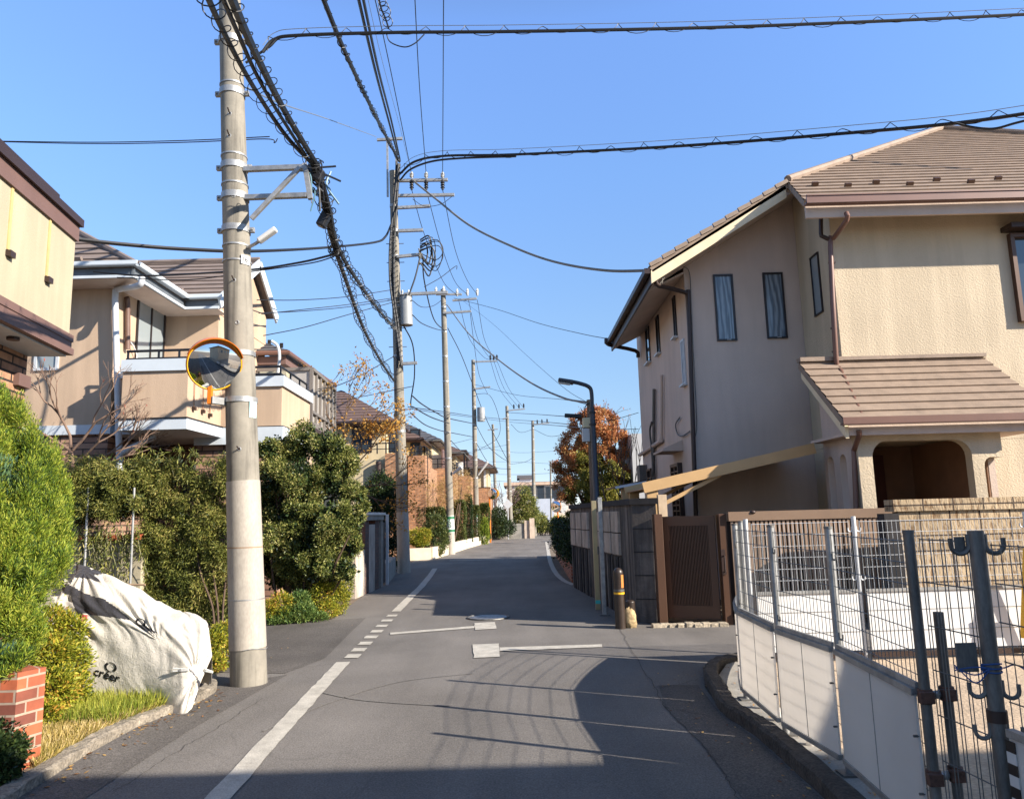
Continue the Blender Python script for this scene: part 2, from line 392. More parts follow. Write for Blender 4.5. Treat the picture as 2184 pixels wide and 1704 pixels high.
# the paint
def mark(pix=None, xy=None, z=.008):
    return [tuple(G(*p)[:2]) for p in pix] if pix else xy
mk = MB()
def addmark(poly):
    # slightly ragged edges of worn paint
    out = []
    n = len(poly)
    for i in range(n):
        a = np.array(poly[i]); b = np.array(poly[(i+1) % n]); L_ = np.linalg.norm(b-a); k = max(1, int(L_ / .12)); k = min(k, 40)
        for j in range(k):
            p = a + (b-a)*j/k + (rng.normal(0, .004, 2) if j else 0)
            out.append((p[0], p[1], .008))
    mk.face(out)
def strip(pts, w0, w1=None):
    pts = [np.array(p, float) for p in pts]; w1 = w0 if w1 is None else w1
    l = []; r = []
    for i, p in enumerate(pts):
        t = unit(pts[min(i+1, len(pts)-1)] - pts[max(i-1, 0)]); nrm = np.array([-t[1], t[0]])
        w = w0 + (w1-w0)*i/(len(pts)-1); l.append(p + nrm*w/2); r.append(p - nrm*w/2)
    return [tuple(p) for p in l + r[::-1]]
lines = []
lines.append(strip([(-1.55, -6), (-1.72, 2.5), (-1.79, 4.7), (-1.93, 7.4), (-2.0, 8.9)], .155))
lines.append(strip([(-2.12, 13.5), (-2.2, 16), (-2.26, 18.2), (-2.42, 21.5), (-2.6, 24.5)], .16))
for i, y in enumerate((9.17, 9.6, 10.08, 10.6, 11.12, 11.66, 12.25, 12.85, )):
    x = -1.965 - (y-9.1)*.036; lines.append([(x-.085, y-.02), (x+.085, y-.03), (x+.08, y+.21), (x-.09, y+.22)])
lines.append(mark([(1008, 1375), (1064, 1373), (1066, 1401), (1010, 1404)])); lines.append(mark([(1066, 1381.5), (1284, 1374.5), (1284, 1380.5), (1066, 1389)]))
lines.append(mark([(1012, 1329), (1056, 1327), (1059, 1341), (1013, 1344)])); lines.append(mark([(1012, 1335.5), (832, 1350), (832, 1354), (1012, 1340)]))
sp = spline([np.array(p) for p in ((1.30, 17.6), (1.15, 18.9), (1.09, 21.6), (1.19, 27), (1.5, 36), (1.85, 46.3))], 6)
lines.append(strip(sp, .13, .16))
lines.append(strip([(-2.5, 28.7), (-.45, 28.5)], .22)); lines.append(strip([(-1.6, 53.0), (3.0, 53.6)], .35))
for p in lines: addmark(p)
mk2 = mk.build('road_markings', MT['paint']); mk2['kind'] = 'structure'
# manhole cover
def manhole_mat():
    m, nt, b = newmat('cast_iron'); v = coord(nt)
    w = node(nt, 'ShaderNodeTexVoronoi'); w.inputs['Scale'].default_value = 14; nt.links.new(v, w.inputs['Vector'])
    c = ramp(nt, w.outputs['Distance'], [(.2, (.05, .05, .06, 1)), (.5, (.2, .2, .21, 1))]); nt.links.new(c, b.inputs['Base Color'])
    b.inputs['Roughness'].default_value = .45; b.inputs['Metallic'].default_value = .6; bump(nt, b, w.outputs['Distance'], .8, .01); return m
t = root('manhole_cover', 'round iron manhole cover in the shaded road behind the painted T marks', 'manhole cover', (-.47, 12.4, 0))
MB().cyl((-.47, 12.4, .005), (-.47, 12.4, .012), .30, n=36).build('lid', manhole_mat(), t)
MB().ring((-.47, 12.4, .008), (0, 0, 1), .325, .016, u=(1, 0, 0)).build('frame', MT['galv_dull'], t, True)

# worn seams and old repair edges in the surface
sm = MB()
for pix, w in (([(1322, 1338), (1345, 1385), (1395, 1466), (1418, 1508), (1470, 1562), (1540, 1642), (1575, 1704)], .006), ([(1395, 1466), (1440, 1462), (1492, 1448)], .008), ([(560, 1490), (470, 1548), (380, 1602), (240, 1690)], .005), ([(470, 1462), (560, 1440), (640, 1424), (735, 1415)], .005), ([(1418, 1508), (1470, 1520), (1520, 1528)], .007)):
    pp = spline([G(*q)[:2] for q in pix], 10); pp = [p + rng.normal(0, .009, 2) for p in pp]
    poly = strip(pp, w, w*.7); n2 = len(poly)//2
    for i in range(n2-1): sm.face([(*poly[i], .006), (*poly[i+1], .006), (*poly[-2-i], .006), (*poly[-1-i], .006)])
struct(sm, 'road_cracks', simple('dark_crack', C(62, 57, 54), .95, var=.3))
am = MB()
for pix, w in (([(690, 1478), (760, 1492), (850, 1500), (960, 1506)], .02), ([(560, 1560), (700, 1500), (850, 1455), (1010, 1436)], .018)):
    pp = spline([G(*q)[:2] for q in pix], 10); poly = strip(pp, w, w); n2 = len(poly)//2
    for i in range(n2-1): am.face([(*poly[i], .0055), (*poly[i+1], .0055), (*poly[-2-i], .0055), (*poly[-1-i], .0055)])
struct(am, 'road_scuffs', asphalt('scuffed_asphalt', (.205, .19, .172, 1)))
# right kerb, lot, lot edge
kp = spline([np.array(p) for p in ((1.72, 1.5), (1.74, 3.5), (1.75, 5.0), (1.74, 5.7), (1.68, 6.3), (1.75, 6.9), (1.86, 7.6), (2.15, 8.15), (2.9, 8.55))], 8)
def kerb(path, w, h, name, mat, label):
    mb = MB(); path = [np.array([*p[:2], 0.0]) for p in path]; n = len(path); prof = [(-w/2, -.05), (-w/2, h*.8), (-w/2+.02, h), (w/2-.02, h), (w/2, h*.85), (w/2, -.05)]
    for i, p in enumerate(path):
        tt = unit(path[min(i+1, n-1)] - path[max(i-1, 0)]); nn = V(tt[1], -tt[0], 0)
        for a, b in prof:
            mb.v.append(tuple(p + nn*(a + random.uniform(-.006, .006)) + V(0, 0, b + random.uniform(-.008, .008))))
    k = len(prof)
    for i in range(n-1):
        for j in range(k-1): mb.f.append((i*k+j, i*k+j+1, (i+1)*k+j+1, (i+1)*k+j))
    mb.f.append(tuple(range(k-1, -1, -1))); mb.f.append(tuple((n-1)*k + j for j in range(k)))
    o = mb.build(name, mat, smooth=False); o['kind'] = 'structure'; return o
kerb(kp, .13, .10, 'kerb', MT['kerb'], '')
struct(sheet([(1.8, -12), (1.82, 5), (1.8, 6.2), (1.85, 7.4), (2.3, 8.2), (3, 8.62), (14, 8.8), (14, -12)], .02), 'building_lot', MT['sand'])
struct(sheet([(1.8, 1), (2.12, 1), (2.1, 5.2), (2.06, 6.4), (2.2, 7.3), (2.6, 8.1), (2.9, 8.6), (2.2, 8.2), (1.86, 7.4), (1.78, 6.3), (1.83, 5)], .04), 'lot_edge', MT['concrete'])
kl = spline([np.array(p) for p in ((-3.02, 2.2), (-3.06, 4.2), (-3.13, 5.3), (-3.17, 6.1), (-3.08, 6.65), (-2.98, 7.1), (-3.04, 7.7), (-3.5, 8.4), (-4.6, 8.55), (-8, 8.7))], 7)
kerb(kl, .13, .07, 'kerb', MT['kerb_left'], '')
m = MB(); m.face([(x, y, .035) for x, y in ((-12, 2), (-3.1, 2), (-3.12, 4.2), (-3.2, 5.3), (-3.24, 6.1), (-3.15, 6.65), (-3.06, 7.1), (-3.1, 7.65), (-3.55, 8.33), (-12, 8.7))])
struct(m, 'front_garden', MT['soil'])
# litter of dry leaves along the kerbs: nobody could count it
def leaf_bits(n, area, z, size, name, mat):
    mb = MB()
    for i in range(n):
        x, y = area(); a = random.uniform(0, 6.28); s = random.uniform(.5, 1) * size
        t1 = V(math.cos(a), math.sin(a), random.uniform(-.2, .3)) * s; t2 = V(-math.sin(a), math.cos(a), random.uniform(-.3, .3)) * s * .45
        c = V(x, y, z + .006)
        mb.add([c - t1, c - t2, c + t1, c + t2], [(0, 1, 2, 3)])
    o = mb.build(name, mat); o['kind'] = 'stuff'; return o
def near_path(path, spread):
    def f():
        i = random.randrange(len(path)-1); p = path[i]; return p[0] + random.gauss(0, spread), p[1] + random.uniform(-.3, .3)
    return f
MT['dryleaf'] = leafmat('dry_leaf', [(.2, C(96, 62, 36)), (.5, C(150, 104, 58)), (.8, C(196, 160, 96))], .1)
leaf_bits(240, near_path([p + np.array([.12, 0]) for p in kl[:40]], .10), .004, .025, 'dry_leaves', MT['dryleaf'])
leaf_bits(120, near_path([p + np.array([-.25, 0]) for p in kp], .14), .006, .02, 'dry_leaves', MT['dryleaf'])
leaf_bits(160, lambda: (random.uniform(1.85, 2.15), random.uniform(4, 8)), .045, .022, 'dry_leaves', MT['dryleaf'])
leaf_bits(70, lambda: (random.uniform(-3.4, -2.2), random.uniform(9, 34)), .006, .022, 'dry_leaves', MT['dryleaf'])

# ------------------------------------------------------------------ site fence on the right
def mesh_panel(p0, p1, z0, z1, dv, dh, r=.0022, pairs=False):
    mb = MB(); p0 = V(*p0, 0); p1 = V(*p1, 0); L_ = np.linalg.norm(p1-p0); n = max(2, int(round(L_/dv)))
    off = unit(V(p1[1]-p0[1], -(p1[0]-p0[0]), 0)) * r * 2
    for i in range(n+1):
        c = p0 + (p1-p0) * i / n
        for q in ((-.011, .011) if pairs else (0,)):
            cc = c + unit(p1-p0)*q
            mb.tube([cc + V(0, 0, z0), cc + V(0, 0, z1)], r, 4)
    zz = np.arange(z1 - .008, z0, -dh)
    for z in zz: mb.tube([p0 + off + V(0, 0, z), p1 + off + V(0, 0, z)], r*1.15, 4)
    return mb
def shrink(a, b, k):
    a = np.array(a, float); b = np.array(b, float); t = unit(b-a); return tuple(a + t*k), tuple(b - t*k)
PW = .0243
def post(parent, x, y, z0, z1, mat, r=PW):
    mb = MB(); mb.tube([(x, y, z0), (x, y, z1)], r, 16); mb.build('post', mat, parent, True)
def hook(parent, x, y, z, d, mat, s=1.0):
    d = unit(V(d[0], d[1], 0)); mb = MB()
    a = V(x, y, z) + d*PW
    pts = [a + V(0, 0, .03*s)] + [a + d*(.022*s + .022*s*math.cos(t)) + V(0, 0, .022*s*math.sin(t)) for t in np.linspace(math.pi, 2*math.pi, 8)] + [a + d*.044*s + V(0, 0, .02*s)]
    mb.tube(pts, .007*s, 6); mb.build('hook', mat, parent, True)
fp = [(2.40, 8.12), (1.89, 6.57), (1.86, 5.56), (1.94, 4.73), tuple(P(1937, 1135, 3.62)[:2])]
t = root('site_fence', 'curved street side site fence with mesh above pale grey boards on steel pipe posts', 'fence', (1.9, 6, 0))
fence1 = t
for i, (x, y) in enumerate(fp):
    post(t, x, y, .0 if i else .05, 1.47 if i < 4 else 1.475, MT['galv'] if i < 4 else MT['galv_dull'])  # last post takes the steel darkened for shade
    MB().box(x-.06, x+.06, y-.06, y+.06, .02, .052).build('base_plate', MT['galv_dull'], t)
    MB().tube([(x, y, 1.47), (x, y, 1.485)], PW*1.12, 14).build('post_cap', MT['galv_dull'], t, True)
for i in range(4):
    a, b = shrink(fp[i], fp[i+1], .035)
    # the far panel bends with the kerb
    segs = [(a, b)]
    if i == 0:
        q = [np.array(p) for p in ((2.40, 8.12), (2.20, 7.62), (2.02, 7.08), (1.89, 6.57))]
        q = spline(q, 3); segs = [(tuple(q[k]), tuple(q[k+1])) for k in range(len(q)-1)]
    mp = MB(); bd = MB(); rl = MB(); rl2 = MB()
    for a, b in segs:
        s = mesh_panel(a, b, .16, 1.44, .047, .102); mp.add(s.v, s.f)
        d = unit(V(b[0]-a[0], b[1]-a[1], 0)); nn = V(d[1], -d[0], 0)
        if nn[0] > 0: nn = -nn
        A = V(*a, 0) + nn*.03; B = V(*b, 0) + nn*.03
        bd.bar(A + V(0, 0, .435), B + V(0, 0, .435), .012, .60)
        rl.bar(A + V(0, 0, .745) , B + V(0, 0, .745), .034, .03); rl2.bar(A + V(0, 0, .125) , B + V(0, 0, .125), .034, .03)
        rl.bar(A + V(0, 0, .775) - nn*.012, B + V(0, 0, .775) - nn*.012, .018, .026)
        if i: 
            mid = (A+B)/2
            rl.bar(mid + V(0,0,.14) + nn*.0075, mid + V(0,0,.73) + nn*.0075, .004, .003, up=d)
    mp.build('mesh_panel', MT['mesh'], t); bd.build('board_panel', MT['board'], t); rl.build('rail', MT['galv'], t); rl2.build('rail', MT['galv'], t)
    n_ = unit(V(-(fp[i+1][1]-fp[i][1]), fp[i+1][0]-fp[i][0], 0)); n_ = n_ if n_[0] < 0 else -n_
    for z in (.3, .55):
        e = V(*fp[i+1], z) + n_*.03 + unit(V(*fp[i], 0)-V(*fp[i+1], 0))*.04
        MB().cyl(e, e + n_*.025, .006, n=8).build('bolt', MT['galv_dull'], t)
for i in range(1, 4):
    for z in (1.30, .83):
        d = np.array(fp[i]) - np.array(fp[i-1]); hook(t, *fp[i], z, d, MT['galv_dull'], .8)
for x, y in [((fp[i][0]*k + fp[i+1][0]*(1-k)) + .05, fp[i][1]*k + fp[i+1][1]*(1-k)) for i in (1, 2) for k in (.35, .7)]:
    MB().cyl((x, y, .03), (x, y, .13), .03, .027, 12).build('foot', MT['board'], t, True)
# short inner pipe clamped to the fifth post
x5, y5 = fp[4]; sx, sy = P(2002, 1316, 3.66)[:2]
MB().tube([(sx, sy, .02), (sx, sy, 1.10)], PW*.95, 16).build('brace_post', MT['galv_dull'], t, True)
for z in (.735, .385):
    cl = MB(); cl.tube([(x5, y5, z), (sx, sy, z)], .019, 12); cl.build('brace', MT['galv'], t, True)
    for (cx, cy) in ((x5, y5), (sx, sy)):
        k = MB(); k.tube([(cx, cy, z-.032), (cx, cy, z+.032)], PW*1.35, 14); k.box(cx-.045, cx+.02, cy-.05, cy-.02, z-.026, z+.026)
        k.build('clamp', simple('rusty_clamp', C(104, 74, 62), .8, .2, var=.5, scale=40), t, False, .004)
# ---- mesh gate and the near section, in the shade
p5 = tuple(P(2088, 1200, 3.16)[:2])
t = root('mesh_gate', 'narrow gate panel of paired wires between two thick steel posts of the site fence', 'gate', (1.97, 3.4, 0))
a, b = shrink(fp[4], p5, .04); a = (a[0]+.03, a[1]); b = (b[0]+.03, b[1])
mesh_panel(a, b, .1, 1.45, .075, .195, .0026, True).build('mesh_panel', MT['galv_dull'], t)
lp = P(2062, 1400, 3.2)
MB().bar(lp + V(0, 0, -.06), lp + V(0, 0, .055), .008, .085, up=(1, 0, 0)).build('latch_plate', MT['galv_dull'], t, bevel=.002)
MB().bar(P(2047, 1160, 3.19) + V(0, 0, -.03), P(2047, 1160, 3.19) + V(0, 0, .03), .006, .045, up=(1, 0, 0)).build('hinge_plate', MT['galv_dull'], t, bevel=.002)
t = root('site_fence', 'nearest section of site fence, thick dark pipe post with hooks and blue cord', 'fence', (*p5, 0))
post(t, *p5, 0, 1.49, MT['galv_dull'], .031)
for z, s in ((1.43, 1.5), (.86, 1.3), (.70, 1.2)):
    for d in ((-1, .35), (1, -.35)):
        hook(t, p5[0] + d[0]*.006, p5[1], z, d, MT['galv_dull'], s)
MB().tube([(*p5, .74), (*p5, .785)], .038, 16).build('clamp', MT['brown_dark'], t, True)
blue = simple('blue_cord', C(48, 84, 140), .7)
cd = MB()
for k in range(4):
    cd.ring((*p5, .935 + .008*k), (random.uniform(-.3, .3), random.uniform(-.3, .3), 1), .036, .0035, 20, 5, u=(1, .1, 0))
for k in range(3): cd.tube(spline([V(*p5, .95) + V(-.02, -.03, 0), V(*p5, .95-.03*k) + V(-.07, 0, 0), V(*p5, .93) + V(-.12, .05, .01*k)], 6), .003, 5)
cd.tube(spline([V(*p5, .95) + V(.03, -.03, 0), V(*p5, .97) + V(.05, -.1, 0), V(*p5, .90) + V(.06, -.25, 0)], 6), .003, 5)
cd.build('cord', blue, t, True)
q0 = (p5[0] + .035, p5[1] - .04); q1 = (p5[0] + .12, p5[1] - 1.5)
mesh_panel(q0, q1, .12, 1.44, .05, .152, .0024).build('mesh_panel', MT['galv_dull'], t)
A = V(*q0, 0) + V(-.03, -.02, 0); B = V(*q1, 0) + V(-.03, 0, 0)
MB().bar(A + V(0, 0, .40), B + V(0, 0, .40), .012, .60).build('board_panel', MT['board'], t)
rl = MB()
for z in (.715, .09): rl.bar(A + V(0, 0, z), B + V(0, 0, z), .034, .03)
rl.build('rail', MT['galv'], t)
for k in range(14):
    MB().bar(A + V(-.012, -.015, .10 + .042*k), A + V(-.012, -.015, .142 + .042*k), .05, .004, up=(1, .06, 0)).build('black_tape' if k % 2 else 'white_tape', MT['black'] if k % 2 else MT['white'], t)
post(t, *q1, 0, 1.47, MT['galv'])

# ---- fence along the back of the lot
t = root('site_fence', 'sunlit back fence of the building lot, pale wire mesh over white sheets', 'fence', (4.5, 8.5, 0))
yb = lambda x: 8.20 + (x - 2.4) * .02
xs = [2.48, float(P(1817, 1102, 8.25)[0]), float(P(2180, 1092, 8.3)[0]), 7.6]
for x in xs: post(t, x, yb(x), .02, 1.50, MT['steel_white'])
for i in range(3):
    mesh_panel((xs[i]+.06, yb(xs[i])), (xs[i+1]-.06, yb(xs[i+1])), .08, 1.45, .05, .12, .0024).build('mesh_panel', MT['steel_white'], t)
    sh = MB()
    a = V(xs[i]+.05, yb(xs[i])-.05, 0); b = V(xs[i+1]-.05, yb(xs[i+1])-.05, 0)
    sh.bar(a + V(0, 0, .42), b + V(0, 0, .42), .012, .60); sh.build('board_panel', MT['board_white'], t)
    rl = MB()
    for z in (.31, .52): rl.bar(a + V(0, -.009, z), b + V(0, -.009, z), .004, .005)
    rl.bar(a + V(0, -.01, .725), b + V(0, -.01, .725), .03, .03); rl.build('rail', MT['galv'], t)
    MB().bar(a + V(0, 0, .07), b + V(0, 0, .07), .03, .05).build('bottom_rail', MT['brown_dark'], t)
for x in xs[1:3]:
    for z in (1.36, .85): hook(t, x, yb(x), z, (-1, 0), MT['steel_white']); hook(t, x, yb(x), z, (1, 0), MT['steel_white'])
# yellow machine at the right edge of the lot: a small barricade
t = root('barricade', 'yellow metal barricade leaning behind the wire mesh at the right edge', 'barricade', tuple(P(2175, 1380, 8.0)))
bx = P(2204, 1300, 8.0)
mb = MB(); mb.tube([bx + V(-.14, 0, -.28), bx + V(.02, .02, .62)], .03, 10); mb.tube([bx + V(.35, 0, -.28), bx + V(.02, .02, .62)], .03, 10); mb.build('leg', MT['yellow'], t, True)
MB().bar(bx + V(-.1, -.03, .05), bx + V(.3, -.03, .05), .012, .14).build('crosspiece', MT['yellow'], t)
# ------------------------------------------------------------------ building helpers
def clip(poly, o, n, keep):
    out = []
    for i in range(len(poly)):
        a, b = poly[i], poly[(i+1) % len(poly)]
        da, db = (np.dot(a-o, n))*keep, (np.dot(b-o, n))*keep
        if da >= -1e-9: out.append(a)
        if (da > 1e-9 and db < -1e-9) or (da < -1e-9 and db > 1e-9): out.append(a + (b-a)*da/(da-db))
    return out
def roof_plane(mb, poly, expo=.28, lift=.028, thick=.10):
    """one slope laid in overlapping courses; poly[0]-poly[1] is the eave"""
    poly = [np.asarray(p, float) for p in poly]; u = unit(poly[1]-poly[0])
    n = unit(np.cross(u, poly[2]-poly[0])); 
    if n[2] < 0: n = -n
    w = unit(np.cross(n, u)); 
    if w[2] < 0: w = -w
    o = poly[0]; vmax = max(np.dot(p-o, w) for p in poly); k = 0
    while k*expo < vmax - .02:
        v0, v1 = k*expo, min((k+1)*expo, vmax); k += 1
        q = clip(clip(poly, o + w*v0, w, 1), o + w*v1, w, -1)
        if len(q) < 3: continue
        top = [p + n*(.004 + lift*(1-(np.dot(p-o, w)-v0)/(v1-v0))) for p in q]
        if np.dot(np.cross(top[1]-top[0], top[2]-top[0]), n) < 0: top = top[::-1]; q = q[::-1]
        mb.face(top)
        for i in range(len(q)):
            j = (i+1) % len(q)
            if abs(np.dot(q[i]-o, w)-v0) < 1e-6 and abs(np.dot(q[j]-o, w)-v0) < 1e-6:
                mb.face([q[i], q[j], top[j], top[i]])
    bot = [p - n*thick for p in poly]
    if np.dot(np.cross(bot[1]-bot[0], bot[2]-bot[0]), n) > 0: bot = bot[::-1]; pl = poly[::-1]
    else: pl = poly
    mb.face(bot)
    for i in range(len(poly)):
        j = (i+1) % len(poly); mb.face([bot[i], pl[i], pl[j], bot[j]][::-1])
    return mb
def onX(x, y, X):
    r = ray(x, y); return EYE + r*(X/r[0])
def window(parent, c, ax, n, w, h, mframe, mglass, name='window', fw=.045, mull=0, proud=.035, sill=None, bars=()):
    """framed window: c centre on the wall, ax along the wall, n outward"""
    c, ax, n = np.asarray(c, float), unit(ax), unit(n); z = V(0, 0, 1)
    f = MB()
    f.obox(c + z*(h/2-fw/2) + n*(proud/2-.01), ax*w/2, n*(proud/2+.01), z*fw/2); f.obox(c - z*(h/2-fw/2) + n*(proud/2-.01), ax*w/2, n*(proud/2+.01), z*fw/2)
    for s in (-1, 1): f.obox(c + ax*s*(w/2-fw/2) + n*(proud/2-.012), ax*fw/2, n*(proud/2+.008), z*(h/2-fw))
    for k in range(mull):
        f.obox(c + ax*w*((k+1)/(mull+1)-.5) + n*(proud/2-.014), ax*fw*.45, n*(proud/2+.006), z*(h/2-fw))
    for b in bars: f.obox(c + z*h*b + n*(proud/2-.016), ax*(w/2-fw), n*(proud/2+.004), z*.014)
    fo = f.build(name, mframe, parent)
    MB().obox(c + n*.004, ax*(w/2-fw*.8), n*.004, z*(h/2-fw*.8)).build('pane', mglass, fo)
    if sill: MB().obox(c - z*(h/2+.02) + n*.05, ax*(w/2+.03), n*.05, z*.018).build('sill', sill, fo)
    return fo
def pipe(parent, pts, r, mat, name='downpipe', n=10, smooth=6, clips=0):
    mb = MB().tube(pts if smooth == 0 else spline(pts, smooth), r, n)
    return mb.build(name, mat, parent, True)

# ------------------------------------------------------------------ the cream stucco house on the right
XR, YF, YB2, XL, YEND = 5.62, 12.5, 14.05, 3.40, 19.75
Xe, Ze, Yr, Yb = 2.60, 6.05, 13.30, 19.2
A_ = V(5.28, 13.3, 7.65); APEX = V(11.75, 18.87, 11.55); FE = V(4.97, 11.9, 6.67)
hr = root('stucco_house', 'two storey cream stucco house with brown tiled hip roof and arched porch', 'house', (6, 15, 0))
m = MB(); m.prism([(XL, YB2, 0), (XL, YB2, 6.40), (XR+.1, YB2, 7.76), (XR+.1, YB2, 0)], (0, YEND-YB2, 0)); m.build('wall', MT['stuccoRs'], hr)
m = MB(); m.prism([(XR, YF, 2.66), (XR, YF, 6.94), (XR, 13.5, 7.62), (XR, YB2-.02, 7.62), (XR, YB2-.02, 2.66)], (7.7, 0, 0)); m.box(7.2, XR+7.7, YF, YB2-.02, 0, 2.655); m.box(XR, XR+.15, YF, YB2-.02, 0, 2.655); m.build('wall', MT['stuccoR'], hr)
MB().box(XR+.16, 7.19, 13.55, 13.7, 0, 2.65).build('porch_back_wall', simple('brown_porch_shade', C(128, 96, 74), .8, var=.15), hr)  # back wall coloured brown to put the porch shade into it
rf = MB()
roof_plane(rf, [V(Xe, Yr, Ze), V(Xe, Yb, Ze), V(APEX[0], Yb-.2, APEX[2]), APEX, A_], .29)
HP = V(13.5, 17.37, 10.5)
roof_plane(rf, [FE, V(13.5, 11.9, 6.67), HP, APEX, A_], .29)
rfo = rf.build('roof', MT['roofR'], hr)
rc = MB()
rc.tube([A_ + V(0, 0, .05), APEX + V(0, 0, .06)], .075, 8); rc.build('ridge_cap', MT['roofR'], rfo)
MB().tube([APEX + V(0, 0, .06), HP + V(0, 0, .06)], .075, 8).build('ridge_cap', MT['roofR'], rfo)
sg = []
for x, y in ((1738, 396), (1808, 399), (1868, 392), (1940, 396), (1997, 387), (2070, 391), (2128, 384)):
    # snow guards sit on the front slope: intersect the sight line with the slope
    n = unit(V(0, -.7, 1)); r = ray(x, y); tt = np.dot(FE + V(0, 0, .03) - EYE, n)/np.dot(r, n); p = EYE + r*tt
    g = MB(); g.obox(p + n*.03, V(.055, 0, 0), unit(V(0, 1, .7))*.03, n*.035); g.build('snow_guard', MT['brown'], rfo)
bw_ = MB(); bw_.prism([(XR+.2, 18.7, 0), (XR+.2, 18.7, 7.6), (11.7, 18.7, 11.2), (13.3, 18.7, 10.2), (13.3, 18.7, 0)], (0, .1, 0)); bw_.prism([(13.2, 14.06, 0), (13.2, 14.06, 8.0), (13.2, 17.3, 10.2), (13.2, 18.69, 10.2), (13.2, 18.69, 0)], (.1, 0, 0)); bw_.build('wall', MT['stuccoRs'], hr)
# eaves, fascia, gutters
MB().bar(FE + V(.02, .05, -.19), V(13.5, 11.95, 6.48), .05, .20).build('fascia', MT['stuccoRs'], hr)
g = MB(); g.bar(V(4.95, 11.82, 6.585), V(13.5, 11.82, 6.585), .13, .035); g.bar(V(4.95, 11.765, 6.635), V(13.5, 11.765, 6.635), .03, .13); g.bar(V(4.95, 11.755, 6.70), V(13.5, 11.755, 6.70), .04, .02)
g.build('gutter', MT['copper'], hr)
sl = .6; bt = MB()
bt.prism([(Xe+.02, Yr, Ze-.06), (Xe+.02, Yr, Ze-.30), (A_[0]-.05, Yr, A_[2]-.31), (A_[0]-.05, Yr, A_[2]-.07)], (0, .06, 0)); bt.build('bargeboard', MT['creamtrim'], hr)
sb = MB(); sb.prism([(Xe+.06, Yr+.06, Ze-.09), (Xe+.06, Yr+.06, Ze-.22), (XR, Yr+.06, Ze-.22+.6*(XR-Xe-.06)), (XR, Yr+.06, Ze-.09+.6*(XR-Xe-.06))], (0, YB2-Yr-.08, 0)); sb.build('soffit', MT['stuccoRs'], hr)
rt = MB()
for k in range(11):
    a = V(Xe, Yr-.015, Ze+.02) + (A_ - V(Xe, Yr, Ze))*(k/11); b = V(Xe, Yr-.015, Ze+.02) + (A_ - V(Xe, Yr, Ze))*((k+.94)/11)
    rt.bar(a + V(0, 0, .025), b + V(0, 0, .0), .05, .075)
rt.build('verge_tiles', MT['roofR'], hr)
g = MB(); g.bar(V(Xe-.05, Yr, Ze-.06), V(Xe-.05, Yb, Ze-.06), .10, .10); g.build('gutter', MT['brown_dark'], hr)
MB().bar(V(Xe+.05, Yr+.02, Ze-.17), V(Xe+.05, Yb, Ze-.17), .04, .20).build('fascia', MT['brown_dark'], hr)
MB().prism([(Xe+.07, Yr+.75, Ze-.2), (Xe+.07, Yr+.75, Ze-.24), (XL, Yr+.75, Ze-.24+.35), (XL, Yr+.75, Ze-.2+.35)], (0, Yb-Yr-.78, 0)).build('soffit', MT['stuccoRs'], hr)
pipe(hr, [P(1398, 582, 13.5), P(1400, 606, 13.5), P(1420, 613, 13.7), P(1455, 622, 13.95), P(1467, 630, 13.97), P(1469, 660, 13.97), P(1485, 1120, 13.97)], .043, MT['brown_dark'], smooth=3)
pipe(hr, [P(1293, 722, 19.0), P(1298, 735, 19.0), P(1355, 748, 19.2), P(1361, 762, 19.2)], .05, MT['brown_dark'], smooth=3)
pipe(hr, [P(1805, 455, 11.84), P(1806, 470, 11.84), P(1778, 508, 12.36), P(1771, 525, 12.38), P(1783, 765, 12.38), P(1790, 785, 12.35), P(1835, 880, 11.2), P(1837, 900, 11.05)], .042, MT['copper'], smooth=2)
pipe(hr, [P(1751, 452, 12.45), P(1751, 498, 12.42), P(1755, 505, 12.40), P(1771, 512, 12.40)], .036, MT['brown_dark'], smooth=2)
pipe(hr, [P(1832, 918, 11.0), P(1832, 930, 11.05), P(1822, 958, 11.32), P(1822, 975, 11.34), P(1828, 1130, 11.34)], .04, MT['copper'], smooth=2)
cb = MB()
cb.tube(spline([P(1452, 568, 13.9), P(1470, 580, 14.0), P(1474, 640, 14.0), P(1478, 740, 14.0), P(1486, 900, 14.0), P(1480, 940, 14.0)], 5), .009, 6); cb.build('cable', MT['galv_dull'], hr, True)
mb = MB()
for x, y in ((1774, 560), (1779, 700), (1782, 750)):
    p = P(x, y, 12.42); mb = MB(); mb.box(p[0]-.05, p[0]+.06, p[1]-.02, p[1]+.03, p[2]-.015, p[2]+.015); mb.build('pipe_clip', MT['brown_dark'], hr)
# windows
bw = simple('dark_bronze', C(52, 46, 46), .4, .3, var=.1)
for (x0, x1, z0, z1) in ((3.96, 4.34, 4.80, 6.12), (4.92, 5.31, 4.82, 6.13)):
    w_ = window(hr, ((x0+x1)/2, YB2, (z0+z1)/2), (1, 0, 0), (0, -1, 0), x1-x0, z1-z0, bw, MT['curtain'], fw=.035)
    MB().box((x0+x1)/2-.01, (x0+x1)/2+.07, YB2-.045, YB2-.03, z0+.012, z0+.028).build('handle', MT['galv'], w_)
window(hr, (XR, 13.22, 5.62), (0, 1, 0), (-1, 0, 0), .36, 1.12, bw, MT['glass_pale'], fw=.025)
w_ = window(hr, (9.35, YF, 5.42), (1, 0, 0), (0, -1, 0), 1.35, 1.56, MT['brown'], MT['glass'], fw=.07, mull=1, proud=.10)
MB().box(8.58, 10.2, YF-.30, YF-.005, 6.235, 6.32).build('hood', MT['brown_dark'], w_)
